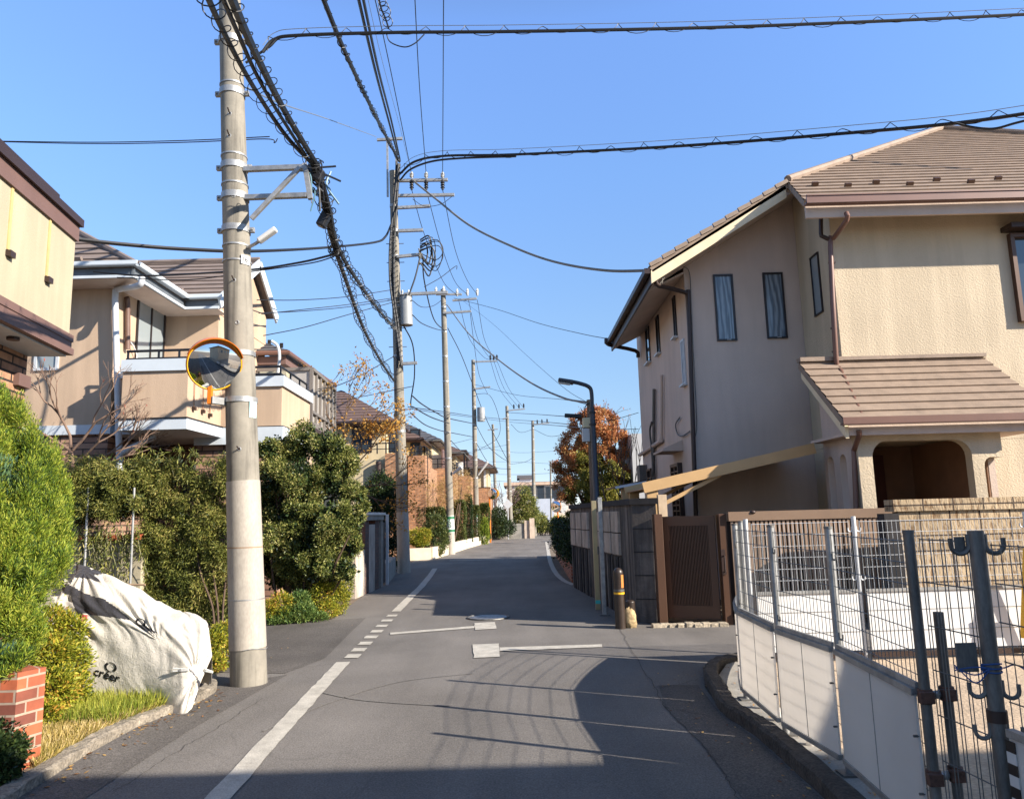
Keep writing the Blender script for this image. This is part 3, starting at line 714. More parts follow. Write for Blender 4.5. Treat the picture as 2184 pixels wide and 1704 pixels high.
for (x0, y0, x1, y1) in ((1377, 697, 1389, 776), (1399, 672, 1410, 757), (1435, 630, 1446, 722), (1453, 722, 1466, 822)):
    a = onX(x0, y0, XL); b = onX(x1, y1, XL); yc = (a[1]+b[1])/2; wd = abs(a[1]-b[1]); xm = (x0+x1)/2
    zt = onX(xm, y0, XL)[2]; zb = onX(xm, y1, XL)[2]
    f_ = window(hr, (XL, yc, (zt+zb)/2), (0, 1, 0), (-1, 0, 0), wd, zt-zb, bw if x0 < 1450 else MT['steel_white'], MT['glass'], fw=.04, sill=MT['steel_white'], mull=1 if x0 > 1450 else 0)
# street side: duct pipes, vent hood, louvred windows, meter box
pipe(hr, [onX(1365, 970, XL-.06), onX(1410, 940, XL-.06)], .05, MT['stuccoRs'], 'duct', smooth=0)
pipe(hr, [onX(1411, 942, XL-.06), onX(1411, 800, XL-.06)], .035, MT['stuccoRs'], 'duct', smooth=0)
pipe(hr, [onX(1395, 830, XL-.06), onX(1394, 960, XL-.06), onX(1396, 1120, XL-.06)], .04, MT['galv_dull'], 'duct', smooth=0)
pipe(hr, [onX(1390, 900, XL-.12), onX(1386, 920, XL-.12), onX(1390, 960, XL-.1), onX(1392, 1010, XL-.1), onX(1385, 1030, XL-.1), onX(1386, 1060, XL-.1)], .025, MT['galv_dull'], 'cable', smooth=4)
pipe(hr, [onX(1450, 890, XL-.04), onX(1441, 905, XL-.04), onX(1445, 925, XL-.04), onX(1455, 930, XL-.04), onX(1471, 920, XL-.04)], .014, MT['galv_dull'], 'cable', smooth=4)
a = onX(1440, 1000, XL); b = onX(1436, 1080, XL)
lw = root('x', '', '', (0, 0, 0)) if False else None
w_ = window(hr, (XL, 15.55, (a[2]+b[2])/2-.15), (0, 1, 0), (-1, 0, 0), .75, 1.25, MT['brown_dark'], MT['board'], fw=.06, mull=1, proud=.10, bars=[k/11-.45 for k in range(11)])
MB().prism([(XL, 15.0, 3.02), (XL-.42, 15.0, 2.84), (XL-.42, 15.0, 2.80), (XL, 15.0, 2.80)], (0, 1.0, 0)).build('canopy', MT['stuccoRs'], hr)
w_ = window(hr, (XL, 18.4, 2.2), (0, 1, 0), (-1, 0, 0), .5, .9, MT['brown_dark'], MT['black'], fw=.05, proud=.12, bars=(-.25, 0, .25))
MB().box(XL-.2, XL, 19.2, 19.6, 2.3, 2.8).build('meter_box', MT['galv_dull'], hr, bevel=.01)

# porch
pr = MB(); YP = 11.25
def arc(cx, cz, r, a0, a1, n=7): return [(cx + r*math.cos(a), cz + r*math.sin(a)) for a in np.linspace(a0, a1, n)]
out = [(5.16, 0), (5.16, 2.80), (7.32, 2.80), (7.32, 2.28)] + arc(7.16, 2.16, .13, math.pi/2, math.pi)[1:] + [(7.03, 0), (6.86, 0)] + arc(6.62, 2.32, .24, 0, math.pi/2) + arc(5.62, 2.32, .25, math.pi/2, math.pi) + [(5.37, 0)]
def prism_y(mb, poly, y0, dy):
    # concave outline: triangulate with bmesh so that shading stays clean
    import bmesh
    bm = bmesh.new(); vsb = [bm.verts.new((x, y0, z)) for x, z in poly]; f = bm.faces.new(vsb)
    ret = bmesh.ops.extrude_face_region(bm, geom=[f]); nv = [e for e in ret['geom'] if isinstance(e, bmesh.types.BMVert)]
    bmesh.ops.translate(bm, vec=(0, dy, 0), verts=nv); bmesh.ops.recalc_face_normals(bm, faces=bm.faces)
    bm.verts.index_update(); o = len(mb.v); mb.v.extend([tuple(v.co) for v in bm.verts]); mb.f.extend([tuple(v.index + o for v in f.verts) for f in bm.faces]); bm.free(); return mb
def prism_x(mb, poly, x0, dx):
    t_ = MB(); prism_y(t_, poly, x0, dx); o = len(mb.v)
    mb.v.extend([(v[1], v[0], v[2]) for v in t_.v]); mb.f.extend([tuple(i + o for i in f)[::-1] for f in t_.f]); return mb
prism_y(pr, out, YP, .17)
po = pr.build('porch_wall', MT['stuccoR'], hr)
ps = MB(); side = [(YP+.172, 0), (YP+.172, 2.93), (12.5, 3.78), (12.5, 0), (12.38, 0)] + arc(12.26, 2.3, .12, 0, math.pi, 9) + [(12.14, 0), (11.92, 0)] + arc(11.80, 2.3, .12, 0, math.pi, 9) + [(11.68, 0)]
prism_x(ps, side, 5.165, .14); ps.build('porch_wall', MT['stuccoRs'], hr)
MB().box(7.17, 7.195, YP+.18, 13.54, 0, 2.64).build('porch_shade_panel', simple('brown_shade', C(132, 96, 70), .8, var=.15), hr)  # added panel, its brown stands in for shade inside the porch
MB().prism([(7.2, YP+.175, 0), (7.2, YP+.175, 2.9), (7.2, 12.49, 3.75), (7.2, 12.49, 0)], (.1, 0, 0)).build('porch_wall', MT['stuccoRs'], hr)  # side wall added to keep sun out of the porch
pf = MB(); roof_plane(pf, [V(4.88, 10.98, 2.86), V(8.02, 10.98, 2.86), V(8.02, 12.5, 4.03), V(4.88, 12.5, 4.03)], .235, .026, .10)
pfo = pf.build('porch_roof', MT['roofR'], hr)
MB().bar(V(5.6, 12.47, 4.08), V(8.02, 12.47, 4.08), .10, .06).build('ridge_cap', MT['roofR'], pfo)
MB().bar(V(4.88, 12.5, 4.08), V(5.6, 12.5, 4.08), .16, .07).build('ridge_cap', MT['roofR'], pfo)
MB().prism([(4.9, 11.02, 2.78), (4.9, 11.02, 2.60), (4.9, 12.5, 3.76), (4.9, 12.5, 3.92)], (.05, 0, 0)).build('bargeboard', MT['creamtrim'], hr)
MB().prism([(8.0, 11.02, 2.78), (8.0, 11.02, 2.60), (8.0, 12.49, 3.76), (8.0, 12.49, 3.92)], (-.05, 0, 0)).build('bargeboard', MT['stuccoRs'], hr)
MB().bar(V(4.96, 11.06, 2.72), V(7.94, 11.06, 2.72), .06, .16).build('fascia', MT['stuccoRs'], hr)
MB().box(4.96, 7.94, 11.10, 12.49, 2.655, 2.70).build('porch_ceiling', MT['stuccoRs'], hr)
g = MB(); g.bar(V(4.82, 10.93, 2.80), V(8.0, 10.93, 2.80), .11, .03); g.bar(V(4.82, 10.885, 2.845), V(8.0, 10.885, 2.845), .03, .10); g.build('gutter', MT['copper'], hr)
dm = simple('dark_red_door', C(78, 40, 32), .4, var=.15)
dr = MB(); dr.box(5.80, 6.62, 13.47, 13.54, .1, 2.5); dro = dr.build('door', dm, hr)
for x in (6.02, 6.28): MB().box(x, x+.09, 13.455, 13.47, .3, 2.3).build('pane', MT['glass'], dro)
for x in (5.90, 6.16, 6.42): MB().box(x, x+.03, 13.445, 13.47, .2, 2.42).build('moulding', dm, dro)

# ------------------------------------------------------------------ carport canopies
t = root('carport', 'beige aluminium carport canopy tilted up behind the dark concrete wall', 'carport', (2.3, 12.4, 0))
bm_ = simple('beige_aluminium', C(206, 168, 118), .45, .2, var=.08)
a0, a1 = V(2.08, 12.2, 1.99), V(4.9, 12.2, 2.56)
MB().bar(a0, a1, .05, .17).build('beam', bm_, t)
MB().bar(a0 + V(0, 2.0, 0), a1 + V(0, 2.0, 0), .05, .17).build('beam', bm_, t)
MB().bar(a1 + V(-.03, .03, -.01), a1 + V(-.03, 1.97, -.01), .05, .12).build('beam', bm_, t)
MB().prism([a0 + V(.03, .03, -.02), a1 + V(-.06, .03, -.02), a1 + V(-.06, .03, .0), a0 + V(.03, .03, 0)], (0, 1.93, 0)).build('roof_panel', simple('smoked_panel', C(110, 90, 72), .3, var=.1), t)
for y in (12.28, 14.12):
    MB().box(2.14, 2.32, y-.06, y+.06, 0, 1.97).build('post', bm_, t, bevel=.006)
    MB().bar((2.35, y, 1.70), (3.35, y, 2.17), .06, .06).build('brace', bm_, t)
t = root('shelter', 'small low shelter roof with pale edge left of the beige carport', 'shelter', (2.0, 14.6, 0))
q = P(1312, 1040, 14.6); q2 = P(1378, 1028, 14.6)
MB().prism([q, q2, q2 + V(0, 0, .05), q + V(0, 0, .03)], (0, 1.5, 0)).build('roof_panel', MT['brown_dark'], t)
MB().bar(q + V(0, -.02, .0), q2 + V(0, -.02, .0), .03, .045).build('edge', MT['steel_white'], t)
for x in (1335, 1352):
    p = P(x, 1045, 14.8); MB().box(p[0]-.09, p[0]+.06, p[1]-.04, p[1]+.04, 0, p[2]+.02).build('post', bm_, t)

# ------------------------------------------------------------------ gate, walls along the street
def wallmat():
    m, nt, b = newmat('stained_concrete'); v = coord(nt); v2 = coord(nt, scale=(3, 3, .3))
    c = ramp(nt, noise(nt, v2, 1.6, 5, .6), [(.3, C(40, 37, 36)), (.5, C(86, 79, 74)), (.75, C(132, 122, 114))])
    c = mix(nt, c, ramp(nt, noise(nt, v, 5, 5, .7), [(.3, (.65,)*3+(1,)), (.7, (1.1,)*3+(1,))]), 1.0, 'MULTIPLY')
    nt.links.new(c, b.inputs['Base Color']); b.inputs['Roughness'].default_value = .95; bump(nt, b, noise(nt, v, 45, 4), .5, .008); return m
MT['stained'] = wallmat()
MT['panel'] = simple('weathered_panel', C(188, 174, 160), .9, var=.5, scale=3, fine=.1, bmp=.3, stretch=(1, 1, .5))
MT['stained_dark'] = simple('black_stained_concrete', C(48, 45, 45), .95, var=.4, scale=4, stretch=(2, 2, .5))
t = root('concrete_wall', 'dark stained concrete street wall with pale square panels and black coping', 'wall', (1.5, 14, 0))
c1, c2 = V(1.74, 11.75, 0), V(1.27, 17.4, 0); dd = unit(c2-c1); LW = np.linalg.norm(c2-c1); nw = V(-dd[1], dd[0], 0)
H_ = 1.80
MB().prism([c1, c2, c2 - nw*.16, c1 - nw*.16], (0, 0, H_-.08)).build('wall', MT['stained'], t)
MB().prism([V(1.76, 11.42, 0), V(2.10, 11.30, 0), V(2.12, 11.48, 0), c1 - nw*.16 + dd*.0, c1 - dd*.012], (0, 0, H_-.08)).build('corner_pillar', MT['stained'], t)
for k in range(1, 5):
    MB().bar(V(1.755, 11.413, .34*k), V(2.10, 11.292, .34*k), .004, .014).build('joint', MT['stained_dark'], t)
cpz = V(0, 0, H_-.08)
MB().prism([c1 + nw*.04 + cpz, c2 + nw*.04 + cpz, c2 - nw*.2 + cpz, V(2.13, 11.5, 0) + cpz, V(2.13, 11.26, 0) + cpz, V(1.72, 11.40, 0) + cpz], (0, 0, .09)).build('coping', MT['stained_dark'], t)
for s0, s1 in ((.45, 2.35), (3.25, 5.5)):
    n = 3; w = (s1-s0)/n
    for i in range(n):
        for j in range(2):
            a = c1 + dd*(s0 + w*i + .10) + nw*.02 + V(0, 0, 1.30 - .36*j); b = c1 + dd*(s0 + w*(i+1) - .03) + nw*.02 + V(0, 0, 1.30 - .36*j)
            MB().bar(a + V(0, 0, .16), b + V(0, 0, .16), .05, .34).build('panel', MT['panel'], t, bevel=.004)
        for k in range(3):
            a = c1 + dd*(s0 + w*(i + .12 + .3*k)) + nw*.014
            MB().bar(a + V(0, 0, 0), a + V(0, 0, .90), .10, .05, up=nw).build('rib', MT['stained'] if k != 1 else MT['stained_dark'], t)
MB().box(2.18, 2.31, 11.50, 11.62, 0, 1.86).build('gate_pillar', simple('pale_pillar', C(200, 176, 146), .9, var=.2, scale=8), t)
t = root('brown_gate', 'brown metal gate leaf with a panel of vertical slats between two brown posts', 'gate', (2.5, 11.15, 0))
MB().box(2.03, 2.15, 11.10, 11.27, 0, 1.57).build('post', MT['brown'], t, bevel=.006)
MB().box(2.93, 3.04, 10.95, 11.12, 0, 1.55).build('post', MT['brown'], t, bevel=.006)
ga, gb = V(2.17, 11.40, 0), V(2.90, 11.07, 0); gu = unit(gb-ga); gn = V(gu[1], -gu[0], 0); GL = np.linalg.norm(gb-ga)
def gbox(mb, s0, s1, z0, z1, d0, d1):
    return mb.obox(ga + gu*(s0+s1)/2 + gn*(d0+d1)/2 + V(0, 0, (z0+z1)/2), gu*(s1-s0)/2, gn*(d1-d0)/2, V(0, 0, (z1-z0)/2))
fr = MB()
gbox(fr, 0, .13, .07, 1.53, -.025, .025); gbox(fr, GL-.10, GL, .07, 1.53, -.025, .025); gbox(fr, .13, GL-.10, 1.39, 1.53, -.025, .025); gbox(fr, .13, GL-.10, .07, .25, -.025, .025)
fro = fr.build('frame', MT['brown'], t)
sl_ = MB(); n = 26
for k in range(n):
    q = .13 + (GL-.23)*(k+.5)/n; gbox(sl_, q-.006, q+.006, .25, 1.39, -.005, .02)
gbox(sl_, .13, GL-.10, .25, 1.39, -.016, -.008)
sl_.build('slat_panel', MT['brown'], t)
h_ = MB(); h_.tube([(2.96, 10.94, .74), (2.96, 10.89, .74), (2.96, 10.89, .96), (2.96, 10.94, .96)], .012, 8); h_.build('handle', MT['brown_dark'], t, True)
MB().box(2.925, 2.985, 10.925, 10.95, .70, 1.05).build('lock_plate', MT['brown_dark'], t)
for z in (.35, 1.25): MB().cyl((2.155, 11.385, z-.07), (2.155, 11.385, z+.07), .014, n=10).build('hinge', MT['galv_dull'], t, True)
t = root('slatted_fence', 'long brown fence of upright slats with a beige top rail behind the wire mesh', 'fence', (4.2, 10.9, 0))
tan = simple('tan_metal', C(142, 116, 94), .5, .15, var=.1)
MB().bar((3.06, 10.93, 1.51), (5.42, 10.86, 1.51), .07, .13).build('top_rail', tan, t)
MB().bar((3.06, 10.93, .12), (5.42, 10.86, .12), .06, .10).build('bottom_rail', tan, t)
sb = MB()
for k in range(38):
    x = 3.09 + k*.061; y = 10.93 - .07*k/38; sb.box(x, x+.034, y-.015, y+.015, .17, 1.445)
sb.build('slat_panel', simple('slat_brown', C(160, 134, 112), .5, .1, var=.12, scale=20), t)
MB().box(3.06, 5.42, 11.02, 11.06, .1, 1.44).build('backing', MT['brown_dark'], t)
p = P(1605, 1092, 10.9); MB().ball(p, .045, .04, .03).build('finial', MT['brown_dark'], t, True)
def splitblock():
    m, nt, b = newmat('split_face_block'); v = coord(nt, True); v2 = coord(nt, True, (1, .3, 1))
    tb = node(nt, 'ShaderNodeTexBrick'); nt.links.new(v, tb.inputs['Vector']); tb.offset = 0
    tb.inputs['Scale'].default_value = 1; tb.inputs['Brick Width'].default_value = .4; tb.inputs['Row Height'].default_value = .2; tb.inputs['Mortar Size'].default_value = .011
    tb.inputs['Color1'].default_value = C(184, 162, 130); tb.inputs['Color2'].default_value = C(156, 136, 108); tb.inputs['Mortar'].default_value = C(70, 58, 48)
    n1 = noise(nt, v2, 22, 4, .6); c = mix(nt, tb.outputs['Color'], ramp(nt, n1, [(.34, C(176, 156, 136)), (.5, (1, 1, 1, 1))]), 1.0, 'MULTIPLY')
    nt.links.new(c, b.inputs['Base Color']); b.inputs['Roughness'].default_value = .95; bump(nt, b, n1, .8, .025); return m
t = root('block_wall', 'buff split face block wall with a flat cap beside the porch', 'wall', (6.5, 10.2, 0))
MB().box(5.10, 9.5, 10.12, 10.28, 0, 1.52).build('wall', splitblock(), t)
MB().box(5.02, 9.5, 10.08, 10.32, 1.525, 1.68).build('cap', splitblock(), t)
MB().box(4.90, 5.095, 10.10, 10.3, 0, 1.50).build('end_shade_post', MT['stained_dark'], t)  # dark box gives the wall's left end its shading
p = P(2015, 1090, 10.05); 
t = root('doorstep', 'crumbled pale stone step along the foot of the brown gate', 'step', (2.4, 10.95, 0))
sm = MB(); random.seed(3)
for k in range(9):
    x = 1.9 + k*.115; sm.obox(V(x+.05, 10.93-.005*k, .02 + random.uniform(-.006, .012)), V(.062, random.uniform(-.01, .01), 0), V(0, .07 + random.uniform(-.02, .02), 0), V(0, 0, .03))
sm.build('slab', simple('crumbled_stone', C(176, 162, 140), .95, var=.5, scale=14, fine=.25, bmp=.8, bscale=30), t, bevel=.008)

# ------------------------------------------------------------------ things at the corner
def bollard(name, label, x, y, group, hh=1.0):
    t = root('bollard', label, 'bollard', (x, y, 0), group)
    r = .073
    MB().tube([(x, y, 0), (x, y, .68), (x, y, .76)] + [(x, y, .76 + r*1.05*math.sin(a)) for a in np.linspace(.15, 1.5, 6)], [r, r*.96, r*.96] + [r*.96*math.cos(a) for a in np.linspace(.15, 1.5, 6)], 22).build('post', bol, t, True)
    t.scale = (1, 1, hh)
    for z, c in ()  if hh < 1 else ((.525, MT['galv_dull']), (.485, MT['yellow'])):
        MB().tube([(x, y, z-.014), (x, y, z+.014)], r*1.05, 22).build('band', c, t, True)
    st = MB(); aa = np.linspace(-.35, .35, 6)
    for i in range(5):
        p0, p1 = [V(x + r*1.015*math.sin(a+.75), y - r*1.015*math.cos(a+.75), 0) for a in (aa[i], aa[i+1])]
        st.face([p0 + V(0, 0, .56), p1 + V(0, 0, .56), p1 + V(0, 0, .74), p0 + V(0, 0, .74)])
    if hh == 1: st.build('reflector', simple('orange_reflector', C(206, 132, 70), .3, var=.1), t, True)
bol = simple('bollard_brown', C(58, 46, 38), .4, .1, var=.3, scale=12)
bollard('bollard', 'dark brown rounded bollard in front of a pale rock at the wall corner', 1.44, 10.9, 'bollards at the wall corner')
bollard('bollard', 'short black rounded post half hidden behind the pale rock', 1.64, 11.25, 'bollards at the wall corner', .42)
rk = MB(); rk.ball((1.585, 10.98, .11), .105, .10, .16, 12, 8, .13, 5)
rk.thing('boulder', 'rough pale yellow rock at the foot of the front bollard', 'rock', simple('yellow_rock', C(176, 152, 112), .95, var=.4, scale=12, fine=.2, bmp=.9, bscale=25), smooth=True)
t = root('steel_posts', 'pair of flat silver steel posts standing in front of the concrete wall', 'posts', tuple(G(1283, 1306)))
p = G(1289, 1312); MB().box(p[0]-.032, p[0]+.032, p[1]-.06, p[1]+.01, 0, 1.86).build('post', MT['galv'], t, bevel=.004)
MB().box(p[0]-.08, p[0]+.08, p[1]-.09, p[1]+.05, .002, .02).build('base_plate', MT['galv_dull'], t)
p2 = G(1277, 1300); MB().box(p2[0]-.05, p2[0]+.03, p2[1]-.02, p2[1]+.05, 0, 1.82).build('post', simple('brassy_post', C(186, 172, 136), .35, .6, var=.15), t, bevel=.004)
MB().box(p2[0]+.02, p[0]-.02, p2[1]-.3, p2[1]-.26, .93, 1.06).build('crosspiece', MT['galv_dull'], t)
MB().box(p2[0]-.052, p2[0]+.032, p2[1]-.024, p2[1]-.02, .10, .16).build('sticker', simple('teal_sticker', C(80, 200, 190), .6), t)
t = root('street_lamp', 'dark street lamp post with curved arm standing behind the concrete wall', 'street lamp', (*P(1276, 1180, 15.0)[:2], 0))
b0 = P(1278, 1180, 15.0); b0[2] = 0; b1 = P(1265, 868, 15.0); b1 = V(b0[0]-.02, b0[1], b1[2])
dk = simple('dark_lamp_paint', C(62, 64, 70), .4, .4, var=.15)
MB().tube([b0, V(*b0[:2], 1.5), V(*b0[:2], 1.55), b1], [.085, .085, .062, .055], 14).build('pole', dk, t, True)
at_ = lambda x, y: P(x, y, 15.0) + V(b1[0] - P(1265, 868, 15.0)[0], 0, 0)
MB().tube(spline([b1 - V(0, 0, .1), at_(1264, 838), at_(1258, 825), at_(1240, 818), at_(1222, 814)], 6), .04, 10).build('arm', dk, t, True)
hd = MB(); p0, p1 = at_(1226, 816), at_(1193, 811)
hd.obox((p0+p1)/2, (p1-p0)/2, V(0, .11, 0), V(0, 0, .04)); hd.build('lamp_head', dk, t, bevel=.025)
MB().obox((p0+p1)/2 - V(.03, 0, .042), (p1-p0)/2*.7, V(0, .08, 0), V(0, 0, .01)).build('lens', MT['glass_pale'], t)
for y in (880, 905): 
    q = P(1266, y, 15.0); MB().tube([V(b1[0], b1[1], q[2]-.02), V(b1[0], b1[1], q[2]+.02)], .075, 12).build('band', MT['black'], t, True)
t = root('service_pole', 'short brown service pole with pale meter boxes behind the street lamp', 'pole', (*P(1258, 1180, 15.5)[:2], 0))
q = P(1258, 853, 15.5); MB().tube([V(q[0], q[1], 0), V(q[0], q[1], q[2])], [.085, .07], 14).build('pole', simple('weathered_wood', C(120, 104, 88), .9, var=.35, scale=5, stretch=(8, 8, .5)), t, True)
q1 = P(1251, 928, 15.35); MB().box(q1[0]-.09, q1[0]+.06, q1[1]-.08, q1[1]+.08, q1[2]-.14, q1[2]+.13).build('meter_box', MT['white'], t, bevel=.01)
q1 = P(1251, 902, 15.35); MB().box(q1[0]-.08, q1[0]+.08, q1[1]-.08, q1[1]+.08, q1[2]-.10, q1[2]+.10).build('meter_box', simple('cream_box', C(226, 212, 170), .5), t, bevel=.01)
MB().tube(spline([P(1256, 860, 15.4), P(1248, 868, 15.4), P(1247, 885, 15.4), P(1251, 895, 15.4)], 5), .012, 6).build('cable', MT['black'], t, True)

# ------------------------------------------------------------------ the house beside the photographer, which shades the foreground
t = root('neighbour_house', 'pale house out of frame to the right, its roof edge shading the near road', 'house', (10, -4, 0))
MB().box(4.2, 15.5, -9, -.6, 0, 5.9).build('wall', MT['stuccoR'], t)
rr = MB(); rr.box(3.6, 16.1, -9.6, .1, 5.9, 6.12); rr.build('roof', MT['roofR'], t)
for x in (6.5, 9.5, 12.5): window(t, (x, -.6, 4.2), (1, 0, 0), (0, 1, 0), 1.4, 1.2, bw, MT['glass'])
# ------------------------------------------------------------------ left: yellow house with brown bands
hy = root('yellow_house', 'yellow rendered house with brown bands and balcony rail over a brick ground floor', 'house', (-5.2, 8, 0))
cY = P(155, 600, 8.5); cY[2] = 0
eY = unit(V(.15, -1, 0)); nY = V(-eY[1], eY[0], 0); nY = nY if nY[0] > 0 else -nY
zt = lambda y: float(P(155, y, 8.5)[2])
def ybox(mb, s0, s1, d0, d1, z0, z1):   # s along the wall towards the camera, d outwards
    return mb.obox(cY + eY*(s0+s1)/2 + nY*(d0+d1)/2 + V(0, 0, (z0+z1)/2), eY*(s1-s0)/2, nY*(d1-d0)/2, V(0, 0, (z1-z0)/2))
LY = 5.0
zb, zb2, zt1, zt2 = zt(757), zt(715), zt(515), zt(480)
ybox(MB(), 0, LY, -1.2, 0, zb2, zt1).build('wall', MT['stuccoY'], hy)
b = MB(); ybox(b, -.03, LY, -1.2, .05, zb, zb2-.16); ybox(b, -.01, LY, -1.2, .03, zb2-.16, zb2-.08); ybox(b, -.03, LY, -1.2, .04, zb2-.08, zb2); b.build('band', MT['brownband'], hy)
b = MB(); ybox(b, -.02, LY, -1.2, .03, zt1, zt2 - .02); b.build('band', MT['brownband'], hy)
ybox(MB(), -.04, LY, -1.2, .07, zt2 - .02, zt2 + .07).build('coping', MT['brown_dark'], hy)
ybox(MB(), -.0, LY, -1.25, -.02, zb-.02, zb-.002).build('soffit', MT['fascia_white'], hy)
r_ = MB(); zr = zt(440)
ra = cY + eY*.25 + nY*-.15; r_.bar(ra + V(0, 0, zr), ra + eY*4.5 + V(0, 0, zr), .11, .05); r_.build('handrail', MT['brown_dark'], hy)
for s in (.5, 1.5, 2.5): MB().obox(cY + eY*s + nY*-.15 + V(0, 0, (zt2+.07+zr)/2), eY*.035, nY*.02, V(0, 0, (zr-zt2-.07)/2)).build('rail_post', MT['brownband'], hy)
for s in (.66, 1.48, 2.3):
    f = MB(); ybox(f, s-.07, s-.02, 0, .03, zb2+.52, zt1); ybox(f, s+.02, s+.07, 0, .03, zb2+.52, zt1)
    ybox(MB(), s-.02, s+.02, .001, .012, zb2+.50, zt1).build('slot', simple('slot_shade', C(206, 176, 120), .9), hy)  # proud strip, shade of the recessed slot put into its tan
    ybox(MB(), s-.07, s+.03, 0, .05, zb2+.43, zb2+.49).build('slot_dark_bottom', MT['brown_dark'], hy)  # box put in for the dark bottom of the slot
gz = MB(); ybox(gz, .02, LY, -2.5, -.42, 0, zb-.02); gz.build('ground_floor_wall', MT['brickY'], hy)
ybox(MB(), .03, .30, -.43, -.36, zt(830), zt(805)).build('ledge', MT['brownband'], hy)
MB().cyl(cY + eY*.95 + nY*-.14 + V(0, 0, zb-.05), cY + eY*.95 + nY*-.14 + V(0, 0, zb-.02), .06, n=16).build('vent', MT['brown_dark'], hy)
q = cY + eY*1.05 + nY*-.42
window(hy, q + V(0, 0, zt(900)), eY, nY, .55, .65, MT['brown_dark'], MT['glass_pale'], fw=.05)

# ------------------------------------------------------------------ left: tan stucco house
ht = root('tan_house', 'tan stucco house with slate roof, white gutters and angled balcony behind the bamboo hedge', 'house', (-8, 15, 0))
dA, dC = 13.5, 15.5
xc = float(P(245, 700, dA)[0]); ze = float(P(250, 590, dA)[2])          # corner, eave height
zbel0, zbel1 = float(P(245, 925, dA)[2]), float(P(245, 905, dA)[2])
XG = -6.2
fpT = [(-13, dA), (xc, dA), (xc, dC), (XG, dC), (XG, 18.5), (-13, 18.5)]
MB().foot(fpT, zbel1, ze+.12).build('wall', MT['stuccoT'], ht)
fin = [(-13, dA+.03), (xc-.03, dA+.03), (xc-.03, dC+.03), (XG-.03, dC+.03), (XG-.03, 19.2), (-13, 19.2)]
MB().foot(fin, 0, zbel0).build('ground_floor_wall', MT['brickT'], ht)
fo = [(-13, dA-.04), (xc+.04, dA-.04), (xc+.04, dC-.04), (XG+.04, dC-.04), (XG+.04, 19.25), (-13, 19.25)]
MB().foot(fo, zbel0, zbel1).build('belt', MT['fascia_white'], ht)
# roof: projecting wing with a hip, main slope with a gable towards the street
ov = .62; sT = .68
yw, xw = dA-ov, xc+ov; yc_ = dC-ov+.1
zr = ze
rT = MB()
yridge = 17.35; zridge = zr + sT*(yridge - yc_)
gxe = XG+.2
roof_plane(rT, [V(xw-.3, yc_, zr), V(gxe, yc_, zr), V(gxe, yridge, zridge), V(-13, yridge, zridge), V(-13, yc_+.5, zr+.4), ], .30, .03)
roof_plane(rT, [V(gxe, 18.75, zridge-1.0), V(-13, 18.75, zridge-1.0), V(-13, yridge, zridge), V(gxe, yridge, zridge)], .30, .03)
hl = 2.2
roof_plane(rT, [V(-13, yw, zr), V(xw, yw, zr), V(xw-hl, yw+hl*.75, zr+hl*.62), V(-13, yw+hl*.75, zr+hl*.62)], .30, .03)
roof_plane(rT, [V(xw, yw, zr), V(xw, yc_+.1, zr), V(xw-hl, yc_+2.2, zr+hl*.62), V(xw-hl, yw+hl*.75, zr+hl*.62)], .30, .03)
rTo = rT.build('roof', MT['roofT'], ht)
MB().tube([V(xw, yw, zr+.04), V(xw-hl, yw+hl*.75, zr+hl*.62+.05)], .06, 8).build('ridge_cap', MT['roofT'], rTo)
MB().tube([V(gxe, yridge, zridge+.04), V(-13, yridge, zridge+.04)], .06, 8).build('ridge_cap', MT['roofT'], rTo)
for (a, b) in ((V(-13, yw, zr), V(xw, yw, zr)), (V(xw, yw, zr), V(xw, yc_, zr)), (V(xw, yc_, zr), V(gxe, yc_, zr))):
    d = unit(b-a); n = V(d[1], -d[0], 0)
    g = MB(); g.bar(a + n*.05 - d*.0 + V(0, 0, -.01), b + n*.05 + d*.06 + V(0, 0, -.01), .11, .045); g.bar(a + n*.10 + V(0, 0, .015), b + n*.10 + d*.1 + V(0, 0, .015), .025, .07); g.build('gutter', MT['fascia_white'], ht)
    MB().bar(a - n*.03 + V(0, 0, -.12), b - n*.03 + V(0, 0, -.12), .03, .13).build('fascia', simple('slate_fascia', C(92, 98, 104), .6), ht)
    MB().bar(a - n*.01 + V(0, 0, -.21), b - n*.01 + V(0, 0, -.21), .05, .05).build('fascia_trim', MT['fascia_white'], ht)
so = MB(); so.foot([(-13, yw+.02), (xw-.02, yw+.02), (xw-.02, yc_+.02), (gxe-.03, yc_+.02), (gxe-.03, dC-.005), (xc+.005, dC-.005), (xc+.005, dA-.005), (-13, dA-.005)], zr-.235, zr-.20)
so.build('soffit', MT['stuccoRs'], ht)
